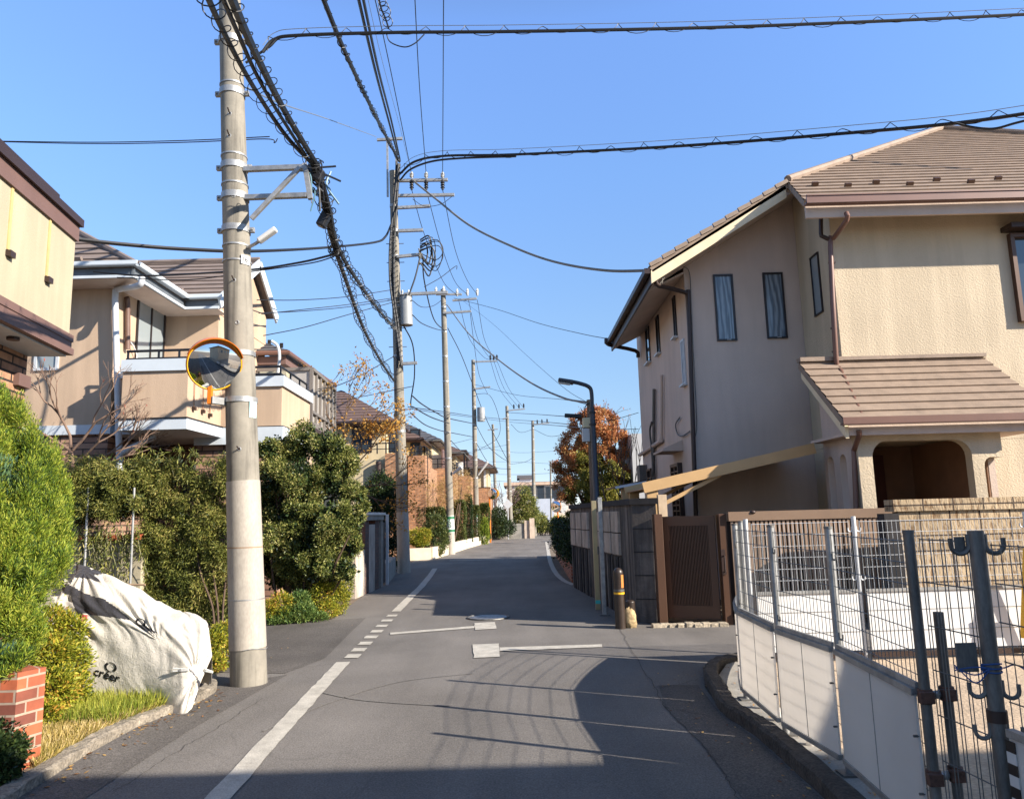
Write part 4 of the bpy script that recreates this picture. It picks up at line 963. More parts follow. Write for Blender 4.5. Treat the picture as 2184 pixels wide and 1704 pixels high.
# gable towards the street with white verge
gb = MB(); gb.prism([(XG+.012, yc_+.6, zr+.0), (XG+.012, yridge, zridge-.25), (XG+.012, 18.5, zridge-1.1), (XG+.012, 18.5, zr-.2), (XG+.012, dC+.01, zr-.2)], (-.15, 0, 0)); gb.build('gable_wall', MT['stuccoT'], ht)
vg = MB()
for y1, z1 in ((yc_, zr), (18.75, zridge-1.0)):
    vg = MB(); vg.bar(V(gxe+.01, y1, z1-.10), V(gxe+.01, yridge, zridge-.10), .04, .26); vg.build('bargeboard', MT['fascia_white'], ht)
for x, y in ((168, 555), (385, 622), (330, 628)):
    pp = P(x, y, 15.2 if x > 300 else 13.9); sgx = MB()
    n = unit(V(0, -sT, 1)) if x > 300 else unit(V(0, -.62/.75, 1)); o = V(0, yc_, zr) if x > 300 else V(0, yw, zr)
    r = ray(x, y); tt = np.dot(o + V(0, 0, .035) - EYE, n)/np.dot(r, n); pp = EYE + r*tt
    MB().obox(pp + n*.03, V(.06, 0, 0), V(0, .03, .02), n*.035).build('snow_guard', MT['roofT'], rTo)
MT['pipe_white'] = simple('white_pipe', C(206, 208, 210), .5, var=.15)
pipe(ht, [P(303, 592, yw-.02), P(300, 606, yw-.02), P(285, 612, yw+.1), P(252, 618, dA-.12), P(246, 628, dA-.12), P(247, 700, dA-.12), P(257, 1060, dA-.12)], .055, MT['pipe_white'], smooth=3)
pipe(ht, [P(330, 932, dA-.2), P(262, 965, dA-.12), P(257, 985, dA-.12)], .05, MT['pipe_white'], smooth=3)
pipe(ht, [onX(270, 635, xc+.07), onX(272, 650, xc+.07), onX(272, 745, xc+.07)], .05, simple('brown_pipe', C(110, 84, 72), .5), smooth=2)
# sliding window on the recessed side, air conditioner bracket pipes
a = onX(292, 655, xc); b = onX(347, 770, xc)
window(ht, (xc, (a[1]+b[1])/2, ze-.98), (0, 1, 0), (1, 0, 0), b[1]-a[1], 1.75, bw, MT['glass_pale'], fw=.05, mull=1)
mbx = onX(268, 722, xc); MB().box(xc, xc+.06, mbx[1]-.06, mbx[1]+.06, mbx[2]-.07, mbx[2]+.07).build('junction_box', MT['white'], ht)
pipe(ht, [mbx + V(.05, 0, -.02), mbx + V(.08, .15, -.12), mbx + V(.08, .3, -.3), mbx + V(.08, .1, -.42)], .012, MT['white'], 'cable', smooth=5)
# balcony with angled front
ybal = 12.95
p0, p1, p2 = P(262, 800, ybal), P(401, 800, ybal), P(482, 830, 14.6)
zb0, zb1, zb2_ = zbel1 + .0, float(P(400, 790, ybal)[2]), float(P(400, 765, ybal)[2])
bf = [(p0[0], p0[1]), (p1[0], p1[1]), (p2[0], p2[1]), (p2[0]+.05, dC-.06), (xc+.05, dC-.06), (xc+.05, dA+.1), (p0[0], dA-.06)]
MB().foot(bf, zbel1, zb1).build('balcony_wall', MT['stuccoT'], ht)
def grow(poly, k):
    c = np.mean(np.array(poly), 0); return [tuple(np.array(p) + unit(np.array(p)-c)*k) for p in poly]
MB().foot(grow(bf, .05), zb1, zb2_).build('balcony_cap', MT['fascia_white'], ht)
MB().foot(grow(bf, .05), zbel0-.02, zbel1-.004).build('balcony_belt', MT['fascia_white'], ht)
MB().foot(grow(bf, .07), zbel1-.002, zbel1+.02).build('drip_edge', MT['black'], ht)
rl = MB(); zz = zb2_ + .18
rl.tube([V(p0[0], p0[1]+.1, zz), V(p1[0], p1[1]+.08, zz), V(p2[0]-.1, p2[1], zz)], .024, 8); rl.build('handrail', MT['black'], ht)
MB().tube([V(p0[0], p0[1]+.1, zb2_+.03), V(p1[0], p1[1]+.08, zb2_+.03), V(p2[0]-.1, p2[1], zb2_+.03)], .03, 8).build('lower_rail', MT['black'], ht)
for k in (.02, .5, .82, 1.0):
    q = V(p0[0], p0[1]+.1, 0)*(1-k) + V(p1[0], p1[1]+.08, 0)*k; MB().box(q[0]-.015, q[0]+.015, q[1]-.015, q[1]+.015, zb2_, zz).build('rail_post', MT['black'], ht)
for x, y in ((413, 872), (431, 878), (446, 886)):
    k = (x-401)/81; q = p1*(1-k) + p2*k; q = V(q[0]+.025, q[1]-.02, float(P(x, y, q[1])[2]))
    MB().tube([q, q + V(0, 0, .55)], .008, 6).build('drain_line', simple('brown_line', C(150, 106, 72), .6), ht)
    MB().obox(q, V(.035, 0, 0), V(0, .035, 0), V(0, 0, .03)).build('drain_spout', MT['brown_dark'], ht)
# dark openings under the balcony
window(ht, (xc+.9, dC+.02, 1.9), (1, 0, 0), (0, -1, 0), .9, 1.4, bw, MT['glass'], fw=.05)
window(ht, (xc+1.05, dC+.02, 2.4), (1, 0, 0), (0, -1, 0), .3, .3, bw, MT['glass'], fw=.05)
w0 = P(112, 765, dA); window(ht, (w0[0]-.1, dA, w0[2]), (1, 0, 0), (0, -1, 0), .45, .45, MT['steel_white'], MT['glass_pale'], fw=.05)
# second balcony, right of the pole
q0, q1 = P(545, 850, 14.4), P(601, 850, 14.4); q2 = P(661, 860, 16.6)
z0, z1, z2 = float(P(600, 910, 14.4)[2]), float(P(600, 824, 14.4)[2]), float(P(600, 802, 14.4)[2])
b2 = [(XG+.06, 14.4), (q1[0], q1[1]), (q2[0], q2[1]), (XG+.06, 16.6)]
MB().foot(b2, z0+.02, z1).build('balcony_wall', MT['stuccoT'], ht)
b2g = [(XG+.06, 14.36), (q1[0]+.05, 14.35), (q2[0]+.06, 16.64), (XG+.06, 16.64)]
MB().foot(b2g, z1, z2).build('balcony_cap', MT['fascia_white'], ht)
MB().foot(b2g, z0-.32, z0).build('balcony_belt', MT['fascia_white'], ht)
MB().foot(b2g, z0+.002, z0+.018).build('drip_edge', MT['black'], ht)
MB().foot([(XG+.06, 14.5), (q1[0]-.08, 14.5), (q2[0]-.06, 16.5), (XG+.06, 16.5)], 0, z0-.33).build('ground_floor_wall', MT['brickT'], ht)
zz = z2 + .20
MB().tube([V(XG, 14.45, zz), V(q1[0]-.05, 14.45, zz), V(q2[0]-.05, 16.5, zz)], .024, 8).build('handrail', MT['black'], ht)
MB().tube([V(XG, 14.45, z2+.04), V(q1[0]-.05, 14.45, z2+.04), V(q2[0]-.05, 16.5, z2+.04)], .035, 8).build('lower_rail', MT['black'], ht)
for k in (0.0, .35, .7, 1.0):
    q = V(q1[0]-.05, 14.45, 0)*(1-k) + V(q2[0]-.05, 16.5, 0)*k; MB().box(q[0]-.015, q[0]+.015, q[1]-.015, q[1]+.015, z2, zz).build('rail_post', MT['black'], ht)
for k in (.4, .8): MB().box(XG+k*1.2-.015, XG+k*1.2+.015, 14.435, 14.465, z2, zz).build('rail_post', MT['black'], ht)
MB().box(q1[0]-.75, q1[0]-.2, 15.3, 15.6, z2-.4, z2+.28).build('storage_box', MT['stuccoY'], ht)
pipe(ht, [V(q1[0]-.42, 15.0, z2+.85), V(q1[0]-.3, 15.0, z2+.75), V(q1[0]-.22, 14.9, z2+.5), V(q1[0]-.25, 14.9, z2+.1)], .03, MT['white'], 'duct', smooth=4)

# ------------------------------------------------------------------ left: dark roofed house with glazed veranda
hu = root('dark_roofed_house', 'house with dark hipped roof, brown eaves and a grey glazed veranda screen', 'house', (-7, 19, 0))
ce = P(612, 748, 17.9); zE = float(ce[2])
ru = MB(); roof_plane(ru, [V(-13, 17.9, zE), V(ce[0], 17.9, zE), V(ce[0]-2.4, 20.3, zE+1.15), V(-13, 20.3, zE+1.15)], .3, .03)
roof_plane(ru, [V(ce[0], 17.9, zE), V(ce[0], 22.6, zE), V(ce[0]-2.4, 20.3, zE+1.15)], .3, .03)
ruo = ru.build('roof', MT['roofG'], hu)
for k in range(4): MB().obox(V(ce[0]-.2-.45*k, 18.1+.45*k, zE+.18+.2*k), V(.04, 0, 0), V(0, .02, 0), V(0, 0, .06)).build('snow_guard', MT['black'], ruo)
MB().tube([V(-13, 17.84, zE-.06), V(ce[0]+.07, 17.84, zE-.06), V(ce[0]+.07, 22.6, zE-.06)], .06, 8).build('gutter', MT['copper'], hu)
MB().foot([(-13, 17.95), (ce[0]-.04, 17.95), (ce[0]-.04, 22.5), (-13, 22.5)], zE-.32, zE-.12).build('fascia', MT['brownband'], hu)
MB().foot([(-13, 18.5), (ce[0]-.55, 18.5), (ce[0]-.55, 22.4), (-13, 22.4)], 0, zE-.321).build('wall', MT['stuccoT'], hu)
s0, s1 = P(664, 850, 17.6), P(714, 860, 20.6)
zs0, zs1 = float(P(664, 905, 17.6)[2]), float(P(664, 787, 17.6)[2])
vs_ = MB(); fr_ = simple('grey_aluminium', C(132, 124, 116), .5, .3, var=.1)
pan = MB().foot([(s0[0]-1.3, s0[1]), (s0[0]-.02, s0[1]), (s1[0]-.02, s1[1]), (s1[0]-1.3, s1[1])], zs0+.05, zs1-.04).build('veranda_glass', simple('veranda_glass', C(170, 166, 160), .25, var=.1, scale=6), hu)
d = unit(V(*(s1-s0)[:2], 0)); LL = np.linalg.norm((s1-s0)[:2])
for k in range(7):
    q = V(s0[0], s0[1], 0) + d*(LL*k/6); MB().box(q[0]-.04, q[0]+.035, q[1]-.04, q[1]+.04, zs0, zs1).build('veranda_post', fr_, hu)
for k in (1, 2): MB().box(s0[0]-.65*k-.03, s0[0]-.65*k+.03, s0[1]-.04, s0[1]+.03, zs0, zs1).build('veranda_post', fr_, hu)
for z, h in ((zs0, .12), (zs0+.30, .06), (zs1, .08)):
    MB().bar(V(s0[0], s0[1], z), V(s1[0], s1[1], z), .10, h).build('veranda_rail', fr_, hu)
    MB().bar(V(s0[0]-1.3, s0[1], z), V(s0[0]-.055, s0[1], z), .10, h).build('veranda_rail', fr_, hu)
MB().foot([(s0[0]-1.3, s0[1]-.06), (s0[0]+.08, s0[1]-.06), (s1[0]+.08, s1[1]+.05), (s1[0]-1.3, s1[1]+.05)], zs0-.25, zs0-.07).build('veranda_floor', MT['brown_dark'], hu)

# ------------------------------------------------------------------ left: brick and cream row houses further on
def hip_house(name, label, x0, x1, y0, y1, zw, over, slope, roofm, wallm, gutterm=None):
    h = root(name, label, 'house', ((x0+x1)/2, (y0+y1)/2, 0))
    MB().box(x0, x1, y0, y1, 0, zw).build('wall', wallm, h)
    a, b, c, d = V(x0-over, y0-over, zw), V(x1+over, y0-over, zw), V(x1+over, y1+over, zw), V(x0-over, y1+over, zw)
    run = min((x1-x0), (y1-y0))/2 + over; top = zw + run*slope
    if (x1-x0) > (y1-y0):
        e, f = V(x0-over+run, (y0+y1)/2, top), V(x1+over-run, (y0+y1)/2, top); polys = [[a, b, f, e], [b, c, f], [c, d, e, f], [d, a, e]]
    else:
        e, f = V((x0+x1)/2, y0-over+run, top), V((x0+x1)/2, y1+over-run, top); polys = [[a, b, e], [b, c, f, e], [c, d, f], [d, a, e, f]]
    r = MB()
    for p in polys: roof_plane(r, p, .32, .03, .12)
    ro = r.build('roof', roofm, h)
    g = MB(); g.tube([a + V(0, -.05, -.06), b + V(.05, -.05, -.06), c + V(.05, .05, -.06)], .055, 6); g.build('gutter', gutterm or MT['brown_dark'], h)
    MB().foot([(x0-over+.03, y0-over+.03), (x1+over-.03, y0-over+.03), (x1+over-.03, y1+over-.03), (x0-over+.03, y1+over-.03)], zw-.14, zw-.05 - .06).build('eave', MT['brownband'], h)
    return h
def rail(parent, pts, z, h, mat=None, posts=4):
    mat = mat or MT['black']
    MB().tube([V(*p, z+h) for p in pts], .03, 6).build('handrail', mat, parent)
    MB().tube([V(*p, z+h*.45) for p in pts], .02, 6).build('lower_rail', mat, parent)
    for i in range(len(pts)-1):
        for k in range(posts+1):
            q = np.array(pts[i])*(1-k/posts) + np.array(pts[i+1])*k/posts; MB().box(q[0]-.025, q[0]+.025, q[1]-.025, q[1]+.025, z, z+h).build('rail_post', mat, parent)
eV = P(845, 897, 33.0)
hv = hip_house('cream_house', 'cream house with brown hipped roof and brown brick balcony beyond the yellow leaved tree', float(P(722, 900, 34)[0])-3, float(eV[0])-.6, 33.6, 40, float(eV[2]), .6, .62, MT['roofV'], MT['stuccoV'])
bz = float(P(860, 966, 32.4)[2]); bx0, bx1 = float(P(822, 966, 32.4)[0]), float(P(862, 966, 32.4)[0])
MB().box(float(P(740, 960, 32.4)[0]), bx0-.02, 32.5, 33.5, 0, bz-.25).build('balcony_wall', MT['stuccoV'], hv)
MB().box(bx0, bx1, 32.3, 33.5, 0, bz).build('brick_wall', MT['brick'], hv)
rail(hv, [(float(P(745, 960, 32.4)[0]), 32.6), (bx1, 32.4)], bz, .45, posts=6)
for x in (772, 838): 
    q = P(x, 925, 33.6); window(hv, (q[0], 33.6, q[2]-.1), (1, 0, 0), (0, -1, 0), .9 if x < 800 else .4, 1.5, bw, MT['glass'], fw=.06, mull=1 if x < 800 else 0)
q = P(808, 1010, 32.4); MB().cyl((q[0], 32.3, .6), (q[0], 32.3, float(P(808, 985, 32.4)[2])), .12, n=12).build('flue', MT['brown_dark'], hv)
eW = P(901, 934, 35.4)
h2 = hip_house('brick_row_house', 'brown brick row house with yellow upper storey just right of the transformer pole', float(eW[0])-5.2, float(eW[0])-.5, 36, 41.5, float(eW[2]), .5, .6, MT['roofV'], MT['stuccoV'])
tz = float(P(900, 971, 33.2)[2]); tx = float(P(907, 971, 33.2)[0])
MB().box(bx1+.05, tx, 33.2, 35.98, 0, tz).build('brick_wall', MT['brick'], h2)
rail(h2, [(bx1+.2, 33.3), (tx-.05, 33.3), (tx-.05, 35.9)], tz, .4)
q = P(886, 950, 36); window(h2, (q[0], 36, q[2]), (1, 0, 0), (0, -1, 0), .5, 1.6, bw, MT['glass'], fw=.06)
MB().box(tx-2.0, tx-.02, 35.5, 43.4, 0, float(P(945, 1003, 38)[2])).build('brick_wall', MT['brick'], h2)
rows = [('brick row house with a grey roof and cluttered white balcony between two poles', 38.5, 44.5, 975, 948, 'roofG'),
        ('brick row house with black patio frame and grey roof behind the fourth pole', 45.2, 50.5, 1012, 975, 'roofV'),
        ('last brick row house with cream upper wall beside the distant orange mirror', 51.2, 57, 1050, 1003, 'roofV')]
for i, (lab, y0, y1, xr, ye, rm) in enumerate(rows):
    xw_ = float(P(xr, 1000, y1)[0]); zw = [5.6, 5.5, 4.95][i]
    h = hip_house('brick_row_house', lab, xw_-5.5, xw_-.9 + (.75 if i == 2 else 0), y0+.6, y1, zw, .5, .55, MT[rm], MT['stuccoV'], MT['galv_dull'])
    zt_ = [float(P(975, 1004, 41)[2]), float(P(1000, 1018, 47)[2]), float(P(1040, 1026, 53)[2])][i]
    if i == 2: zt_ -= .55
    MB().box(xw_-5.4, xw_, y0, y1+.2, 0, zt_).build('brick_wall', MT['brick'], h)
    rail(h, [(xw_-2.5, y0+.1), (xw_-.06, y0+.1), (xw_-.06, y1)], zt_, .5 if i < 2 else .05, posts=5)
    if i == 0:
        for k in range(4): MB().box(xw_-.9, xw_-.4, y0+.6+k*.9, y0+1.2+k*.9, zt_, zt_+.75).build('air_conditioner', MT['white'], h, bevel=.02)
        MB().box(xw_-.35, xw_-.28, y0+.1, y0+1.2, zt_, zt_+1.0).build('trellis', MT['brownband'], h)
    if i == 1:
        for a_ in (0, 1.8):
            for b_ in (0, 2.6): MB().box(xw_-2.2+a_, xw_-2.12+a_, y0+.4+b_, y0+.48+b_, zt_, zt_+1.5).build('patio_post', MT['black'], h)
        MB().box(xw_-2.3, xw_-.2, y0+.3, y0+3.2, zt_+1.5, zt_+1.6).build('patio_roof', MT['brown_dark'], h)
        MB().box(xw_-1.2, xw_-.5, y0+.9, y0+1.5, zt_, zt_+.9).build('storage_box', MT['white'], h)
    if i == 2: MB().box(xw_-.45, xw_-.3, y0+.5, y0+.7, zt_, zw-.1).build('downpipe', MT['white'], h)
for x, y, d in ((880, 1130, 33.1), (1000, 1060, 46)):
    pass
# ------------------------------------------------------------------ foliage
def leaf_mesh(name, mat, parent, pts, dirs, length, width, jit=.35, droop=0.0):
    """many separate leaves: each a bent pair of triangles on its own stalk point"""
    n = len(pts); d = dirs + rng.normal(0, jit, (n, 3)); d[:, 2] -= droop; d /= np.linalg.norm(d, axis=1)[:, None] + 1e-9
    s = np.cross(d, rng.normal(0, 1, (n, 3))); s /= np.linalg.norm(s, axis=1)[:, None] + 1e-9
    k = np.cross(d, s); sc = rng.uniform(.65, 1.25, n)[:, None]; l = length*sc; w = width*sc
    base = np.array(wloc(parent)) if parent else np.zeros(3)
    p = pts - base
    v = np.stack([p, p + d*l*.5 + s*w*.5 + k*w*.18, p + d*l, p + d*l*.5 - s*w*.5 + k*w*.18], 1).reshape(-1, 3)
    me = bpy.data.meshes.new(name); me.vertices.add(4*n); me.vertices.foreach_set('co', v.ravel().astype(np.float32))
    a = np.arange(n)*4; loops = np.stack([a, a+1, a+2, a, a+2, a+3], 1).ravel()
    me.loops.add(6*n); me.loops.foreach_set('vertex_index', loops.astype(np.int32))
    me.polygons.add(2*n); me.polygons.foreach_set('loop_start', (np.arange(2*n)*3).astype(np.int32)); me.polygons.foreach_set('loop_total', np.full(2*n, 3, np.int32))
    me.update(calc_edges=True); return link(me, name, mat, parent)
def clumps_points(cl, n, shell=.55):
    """cl: (centre, (rx, ry, rz)); points gather towards the outside of each clump"""
    cl = [(np.asarray(c, float), np.asarray(r if np.ndim(r) else (r, r, r), float)) for c, r in cl]
    w = np.array([r.prod()**.67 for c, r in cl]); w /= w.sum(); idx = rng.choice(len(cl), n, p=w)
    u = rng.normal(0, 1, (n, 3)); u /= np.linalg.norm(u, axis=1)[:, None]
    rad = (shell + (1-shell)*rng.random(n))[:, None]*(1 + .12*rng.normal(0, 1, (n, 1)))
    c = np.array([cl[i][0] for i in idx]); r = np.array([cl[i][1] for i in idx])
    return c + u*r*rad, u
def branch(mb, p, d, l, r, depth, tips, spread=.55, up=.15, shrinkk=.74, rnd=random):
    pts = [np.asarray(p, float)]; q = pts[0]; dd = unit(d)
    for i in range(3):
        dd = unit(dd + np.array([rnd.gauss(0, .13), rnd.gauss(0, .13), rnd.gauss(0, .10) + up*.2])); q = q + dd*l/3; pts.append(q)
    mb.tube(pts, list(np.linspace(r, r*.65, 4)), 5 if depth < 3 else 7)
    if depth == 0: tips.append((q, dd)); return
    for k in range(rnd.choice((2, 3, 3))):
        ax = np.array([rnd.gauss(0, 1), rnd.gauss(0, 1), rnd.gauss(0, .6)]); nd = unit(dd + spread*unit(ax) + V(0, 0, up))
        branch(mb, q if k else q - dd*l*.15, nd, l*shrinkk*rnd.uniform(.8, 1.15), r*.62, depth-1, tips, spread, up, shrinkk, rnd)
    tips.append((pts[2], dd))
def plant(name, label, cat, loc, group=None): return root(name, label, cat, loc, group)

LM = {}
LM['juniper'] = leafmat('juniper_needles', [(.12, C(44, 66, 34)), (.36, C(88, 116, 36)), (.6, C(140, 158, 44)), (.9, C(186, 188, 76))], .28, .6, 2.2)
LM['juniper_blue_shade'] = leafmat('blue_shade_needles', [(.12, C(34, 58, 50)), (.5, C(74, 108, 78)), (.9, C(120, 148, 96))], .2, .6, 2.2)  # bluish colour stands in for shading on the juniper's left
LM['yellowgreen'] = leafmat('yellow_green_leaf', [(.1, C(70, 84, 24)), (.45, C(138, 146, 42)), (.75, C(188, 178, 62)), (.95, C(208, 150, 70))], .3, .5, 3)
LM['bamboo'] = leafmat('bamboo_leaf', [(.1, C(50, 62, 28)), (.42, C(108, 116, 52)), (.72, C(152, 150, 74)), (.95, C(186, 170, 100))], .25, .5, 1.3)
LM['dark'] = leafmat('dark_leaf', [(.1, C(54, 66, 32)), (.42, C(114, 124, 62)), (.72, C(158, 158, 86)), (.95, C(202, 188, 124))], .25, .38, 1.6)
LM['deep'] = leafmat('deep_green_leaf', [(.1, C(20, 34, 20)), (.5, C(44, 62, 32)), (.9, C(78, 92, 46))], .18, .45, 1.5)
LM['hedge'] = leafmat('clipped_hedge_leaf', [(.1, C(38, 52, 26)), (.5, C(84, 96, 48)), (.9, C(124, 126, 66))], .2, .45, 1.5)
LM['orange'] = leafmat('orange_leaf', [(.1, C(142, 86, 54)), (.4, C(190, 120, 76)), (.7, C(208, 150, 100)), (.95, C(188, 166, 106))], .3, .5, 1.0)
LM['olive'] = leafmat('olive_leaf', [(.1, C(56, 66, 30)), (.5, C(124, 126, 56)), (.9, C(184, 172, 84))], .3, .5, 1.0)
LM['gold'] = leafmat('golden_leaf', [(.1, C(156, 104, 44)), (.5, C(196, 146, 64)), (.9, C(208, 174, 96))], .35, .5, 1.0)
LM['weed'] = leafmat('fresh_weed', [(.1, C(48, 74, 36)), (.5, C(96, 124, 62)), (.9, C(146, 160, 84))], .25, .5, 3)
LM['grass'] = leafmat('dry_grass', [(.15, C(120, 116, 44)), (.4, C(168, 150, 76)), (.6, C(204, 178, 110)), (.85, C(226, 204, 150))], .3, .7, 1.6)
LM['twig'] = MT['bark_pale']

def shrub(label, clumps, n, mat, length, width, name='shrub', cat='shrub', group=None, jit=.55, droop=0, shell=.6, stems=5, extra=None, ground=True):
    c = np.mean([np.asarray(q[0]) for q in clumps], 0); t = plant(name, label, cat, (c[0], c[1], 0), group)
    pts, u = clumps_points(clumps, n, shell)
    if ground: k = pts[:, 2] > .03; pts, u = pts[k], u[k]
    leaf_mesh('foliage', mat, t, pts, u, length, width, jit, droop)
    m = MB()
    for i in range(stems):
        q = clumps[random.randrange(len(clumps))]; e = np.asarray(q[0]); b = V(c[0] + random.uniform(-.25, .25)*np.ptp([x[0][0] for x in clumps]), c[1] + random.uniform(-.1, .1), 0)
        m.tube(spline([b, (b+e)/2 + V(random.uniform(-.1, .1), random.uniform(-.1, .1), 0), e], 4), [.03*(1-.07*j) for j in range(9)], 6)
    if stems: m.build('branches', MT['bark'], t)
    return t
# 1. feathery juniper at the left edge
jc = []
for (x, y, d, r, rz) in ((-30, 905, 6.9, .30, .42), (20, 930, 6.8, .26, .36), (55, 990, 6.8, .26, .38), (92, 1030, 6.9, .24, .34), (104, 1075, 7.0, .20, .32), (92, 1150, 7.0, .17, .26), (98, 1130, 6.7, .24, .34), (55, 1110, 6.5, .28, .36),
                         (10, 1060, 6.4, .30, .42), (-40, 1100, 6.4, .34, .5), (20, 1180, 6.2, .30, .36), (75, 1200, 6.4, .26, .32), (62, 1225, 6.7, .16, .24), (42, 1275, 6.3, .20, .28), (25, 1275, 6.0, .28, .32), (-30, 1260, 6.0, .34, .4),
                         (35, 1350, 6.0, .20, .24), (-15, 1360, 5.9, .28, .30), (-45, 1010, 6.6, .34, .5), (-10, 850, 6.9, .18, .34), (30, 1405, 5.2, .10, .08), (5, 1420, 5.15, .12, .10), (56, 1398, 5.35, .08, .06)):
    jc.append((P(x, y, d), (r, r, rz)))
t = plant('juniper', 'big feathery yellow green juniper at the left edge', 'juniper', (float(jc[9][0][0]), 6.6, 0))
sub = []
for c, r in jc:
    for k in range(15):
        u = unit(rng.normal(0, 1, 3)); s = rng.uniform(.22, .42); sub.append((c + u*np.array(r)*.72, (r[0]*s, r[1]*s, r[2]*s*1.5)))
pts, u = clumps_points(sub, 210000, .2); dirs = u*.7 + V(0.05, 0, .95); leaf_mesh('foliage', LM['juniper'], t, pts, dirs, .038, .0065, .42)
pts, u = clumps_points([(c + V(-.12, .0, .02), np.array(r)*.8) for c, r in jc[:1] + jc[8:10] + jc[18:]], 16000, .5); leaf_mesh('foliage_blue_shade', LM['juniper_blue_shade'], t, pts, u*.7 + V(0, 0, .9), .05, .0105, .34)
m = MB(); b = V(-5.0, 6.6, 0)
for c, r in jc: m.tube(spline([b, (b + c)/2 + V(-.1, 0, -.1), c], 4), [.04 - .003*j for j in range(9)], 6)
m.build('trunk', MT['bark'], t)
# 2. yellow green hedge plant between brick pier and covered bike
hc = [(P(x, y, d), (r, r, rz)) for x, y, d, r, rz in ((110, 1330, 6.9, .17, .15), (145, 1350, 6.9, .16, .16), (105, 1400, 6.6, .20, .2), (152, 1415, 6.8, .16, .2), (115, 1475, 6.4, .18, .2), (155, 1480, 6.7, .14, .2), (100, 1520, 6.2, .10, .1), (70, 1410, 6.6, .12, .2))]
shrub('yellow green clipped shrub between the brick pier and the covered bike', hc, 15000, LM['yellowgreen'], .038, .015, stems=4)
# 3. dark shrub low at the left edge
dc = [(P(x, y, d), (r, r, r)) for x, y, d, r in ((0, 1570, 5.2, .14), (22, 1600, 5.1, .10), (-30, 1620, 5.0, .16), (10, 1640, 4.95, .09), (5, 1520, 5.4, .10))]
shrub('dark green shrub low at the left edge in front of the brick pier', dc, 9000, LM['deep'], .034, .015, stems=3)
# 4. small hedge beside the near pole
pc = [(P(x, y, d), (r, r, rz)) for x, y, d, r, rz in ((458, 1365, 8.6, .12, .13), (478, 1350, 8.9, .15, .12), (455, 1420, 8.5, .13, .14), (482, 1400, 8.8, .14, .2), (440, 1450, 8.1, .09, .08), (470, 1450, 8.5, .14, .12))]
shrub('small yellow green bush squeezed between the covered bike and the near pole', pc, 9000, LM['yellowgreen'], .036, .014, stems=3)
# 5. bamboo hedge along the side street
bc = []
for x in range(160, 500, 26):
    for y in range(985, 1330, 36):
        if x < 300 and y > 1105: continue
        if y < 1010 and random.random() < .5: continue
        dd = 12.36 + random.uniform(-.08, .12) + (.0 if x > 300 else .14); r = random.uniform(.12, .2)
        bc.append((P(x + random.uniform(-8, 8), y + random.uniform(-12, 12), dd), (r, r*.8, r*1.2)))
for k in range(34):
    r = random.uniform(.09, .15); bc.append((P(random.uniform(150, 305), random.uniform(1005, 1105), random.uniform(12.05, 12.3)), (r, r*.8, r*1.2)))
t = plant('bamboo_hedge', 'long drooping bamboo hedge hanging over the yellow garden wall', 'hedge', (-6.4, 11.9, 0))
pts, u = clumps_points(bc, 104000, .15); leaf_mesh('foliage', LM['bamboo'], t, pts, u*.5 + V(.1, -.3, -.2), .066, .0115, .6, .2)
left_dark = [q for q in bc if q[0][0] < float(P(310, 1000, 12)[0])]
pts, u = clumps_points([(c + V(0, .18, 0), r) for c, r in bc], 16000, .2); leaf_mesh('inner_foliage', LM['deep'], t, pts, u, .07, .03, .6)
# sprays hanging in front of the yellow wall
sm = MB(); hp = []
for k in range(34):
    x = random.uniform(165, 300); q = P(x, 1120, 12.2); l = random.uniform(.25, .95); dx = random.uniform(-.25, .25)
    pth = spline([q, q + V(dx*.4, -.05, -l*.5), q + V(dx, -.02, -l)], 5); sm.tube(pth, .005, 4)
    for p in pth[1:]:
        for j in range(3): hp.append(p)
for k in range(26):
    x = random.uniform(170, 490); q = P(x, random.uniform(985, 1035), 12.35); dx = random.uniform(-.5, .5)
    pth = spline([q + V(0, 0, -.2), q + V(dx*.3, -.05, .12), q + V(dx*.8, -.08, random.uniform(.1, .34)), q + V(dx*1.3, -.1, random.uniform(-.05, .38))], 5); sm.tube(pth, .0035, 4)
    for p in pth[5:]:
        for j in range(4): hp.append(p)
sm.build('canes', simple('bamboo_cane', C(112, 108, 62), .6), t)
hp = np.array(hp) + rng.normal(0, .03, (len(hp), 3)); leaf_mesh('hanging_leaves', LM['bamboo'], t, hp, np.tile(V(.2, -.2, -.6), (len(hp), 1)), .10, .018, .6)
tr = MB()
for k in range(3): tr.tube(spline([P(458 + 8*k, 1345, 12.1), P(452 + 12*k, 1290, 12.15), P(430 + 26*k, 1230, 12.3), P(420 + 30*k, 1180, 12.4)], 4), .016, 6)
tr.build('stems', MT['bark'], t)
# 6. big round bush left of the street
cb_ = []
for x, y, r in ((600, 960, .30), (650, 945, .36), (700, 955, .34), (740, 985, .26), (590, 1020, .34), (640, 1020, .4), (700, 1030, .4), (750, 1050, .24), (590, 1090, .36), (650, 1100, .42), (715, 1110, .38), (760, 1110, .16),
                (600, 1165, .36), (660, 1175, .38), (720, 1180, .32), (755, 1160, .16), (595, 1225, .28), (650, 1235, .3), (705, 1235, .26), (575, 960, .22), (570, 1060, .26), (620, 1130, .36), (690, 1140, .36), (575, 1150, .28), (740, 1215, .18), (625, 1200, .34), (680, 1205, .3), (570, 1200, .24), (735, 1130, .26), (770, 1080, .14)):
    cb_.append((P(x, y, 13.0 + random.uniform(-.3, .4)), (r, r*1.1, r)))
cb2 = []
for c, r in cb_:
    for k in range(12): cb2.append((c + unit(rng.normal(0, 1, 3))*np.array(r)*.7, np.array(r)*rng.uniform(.25, .5)))
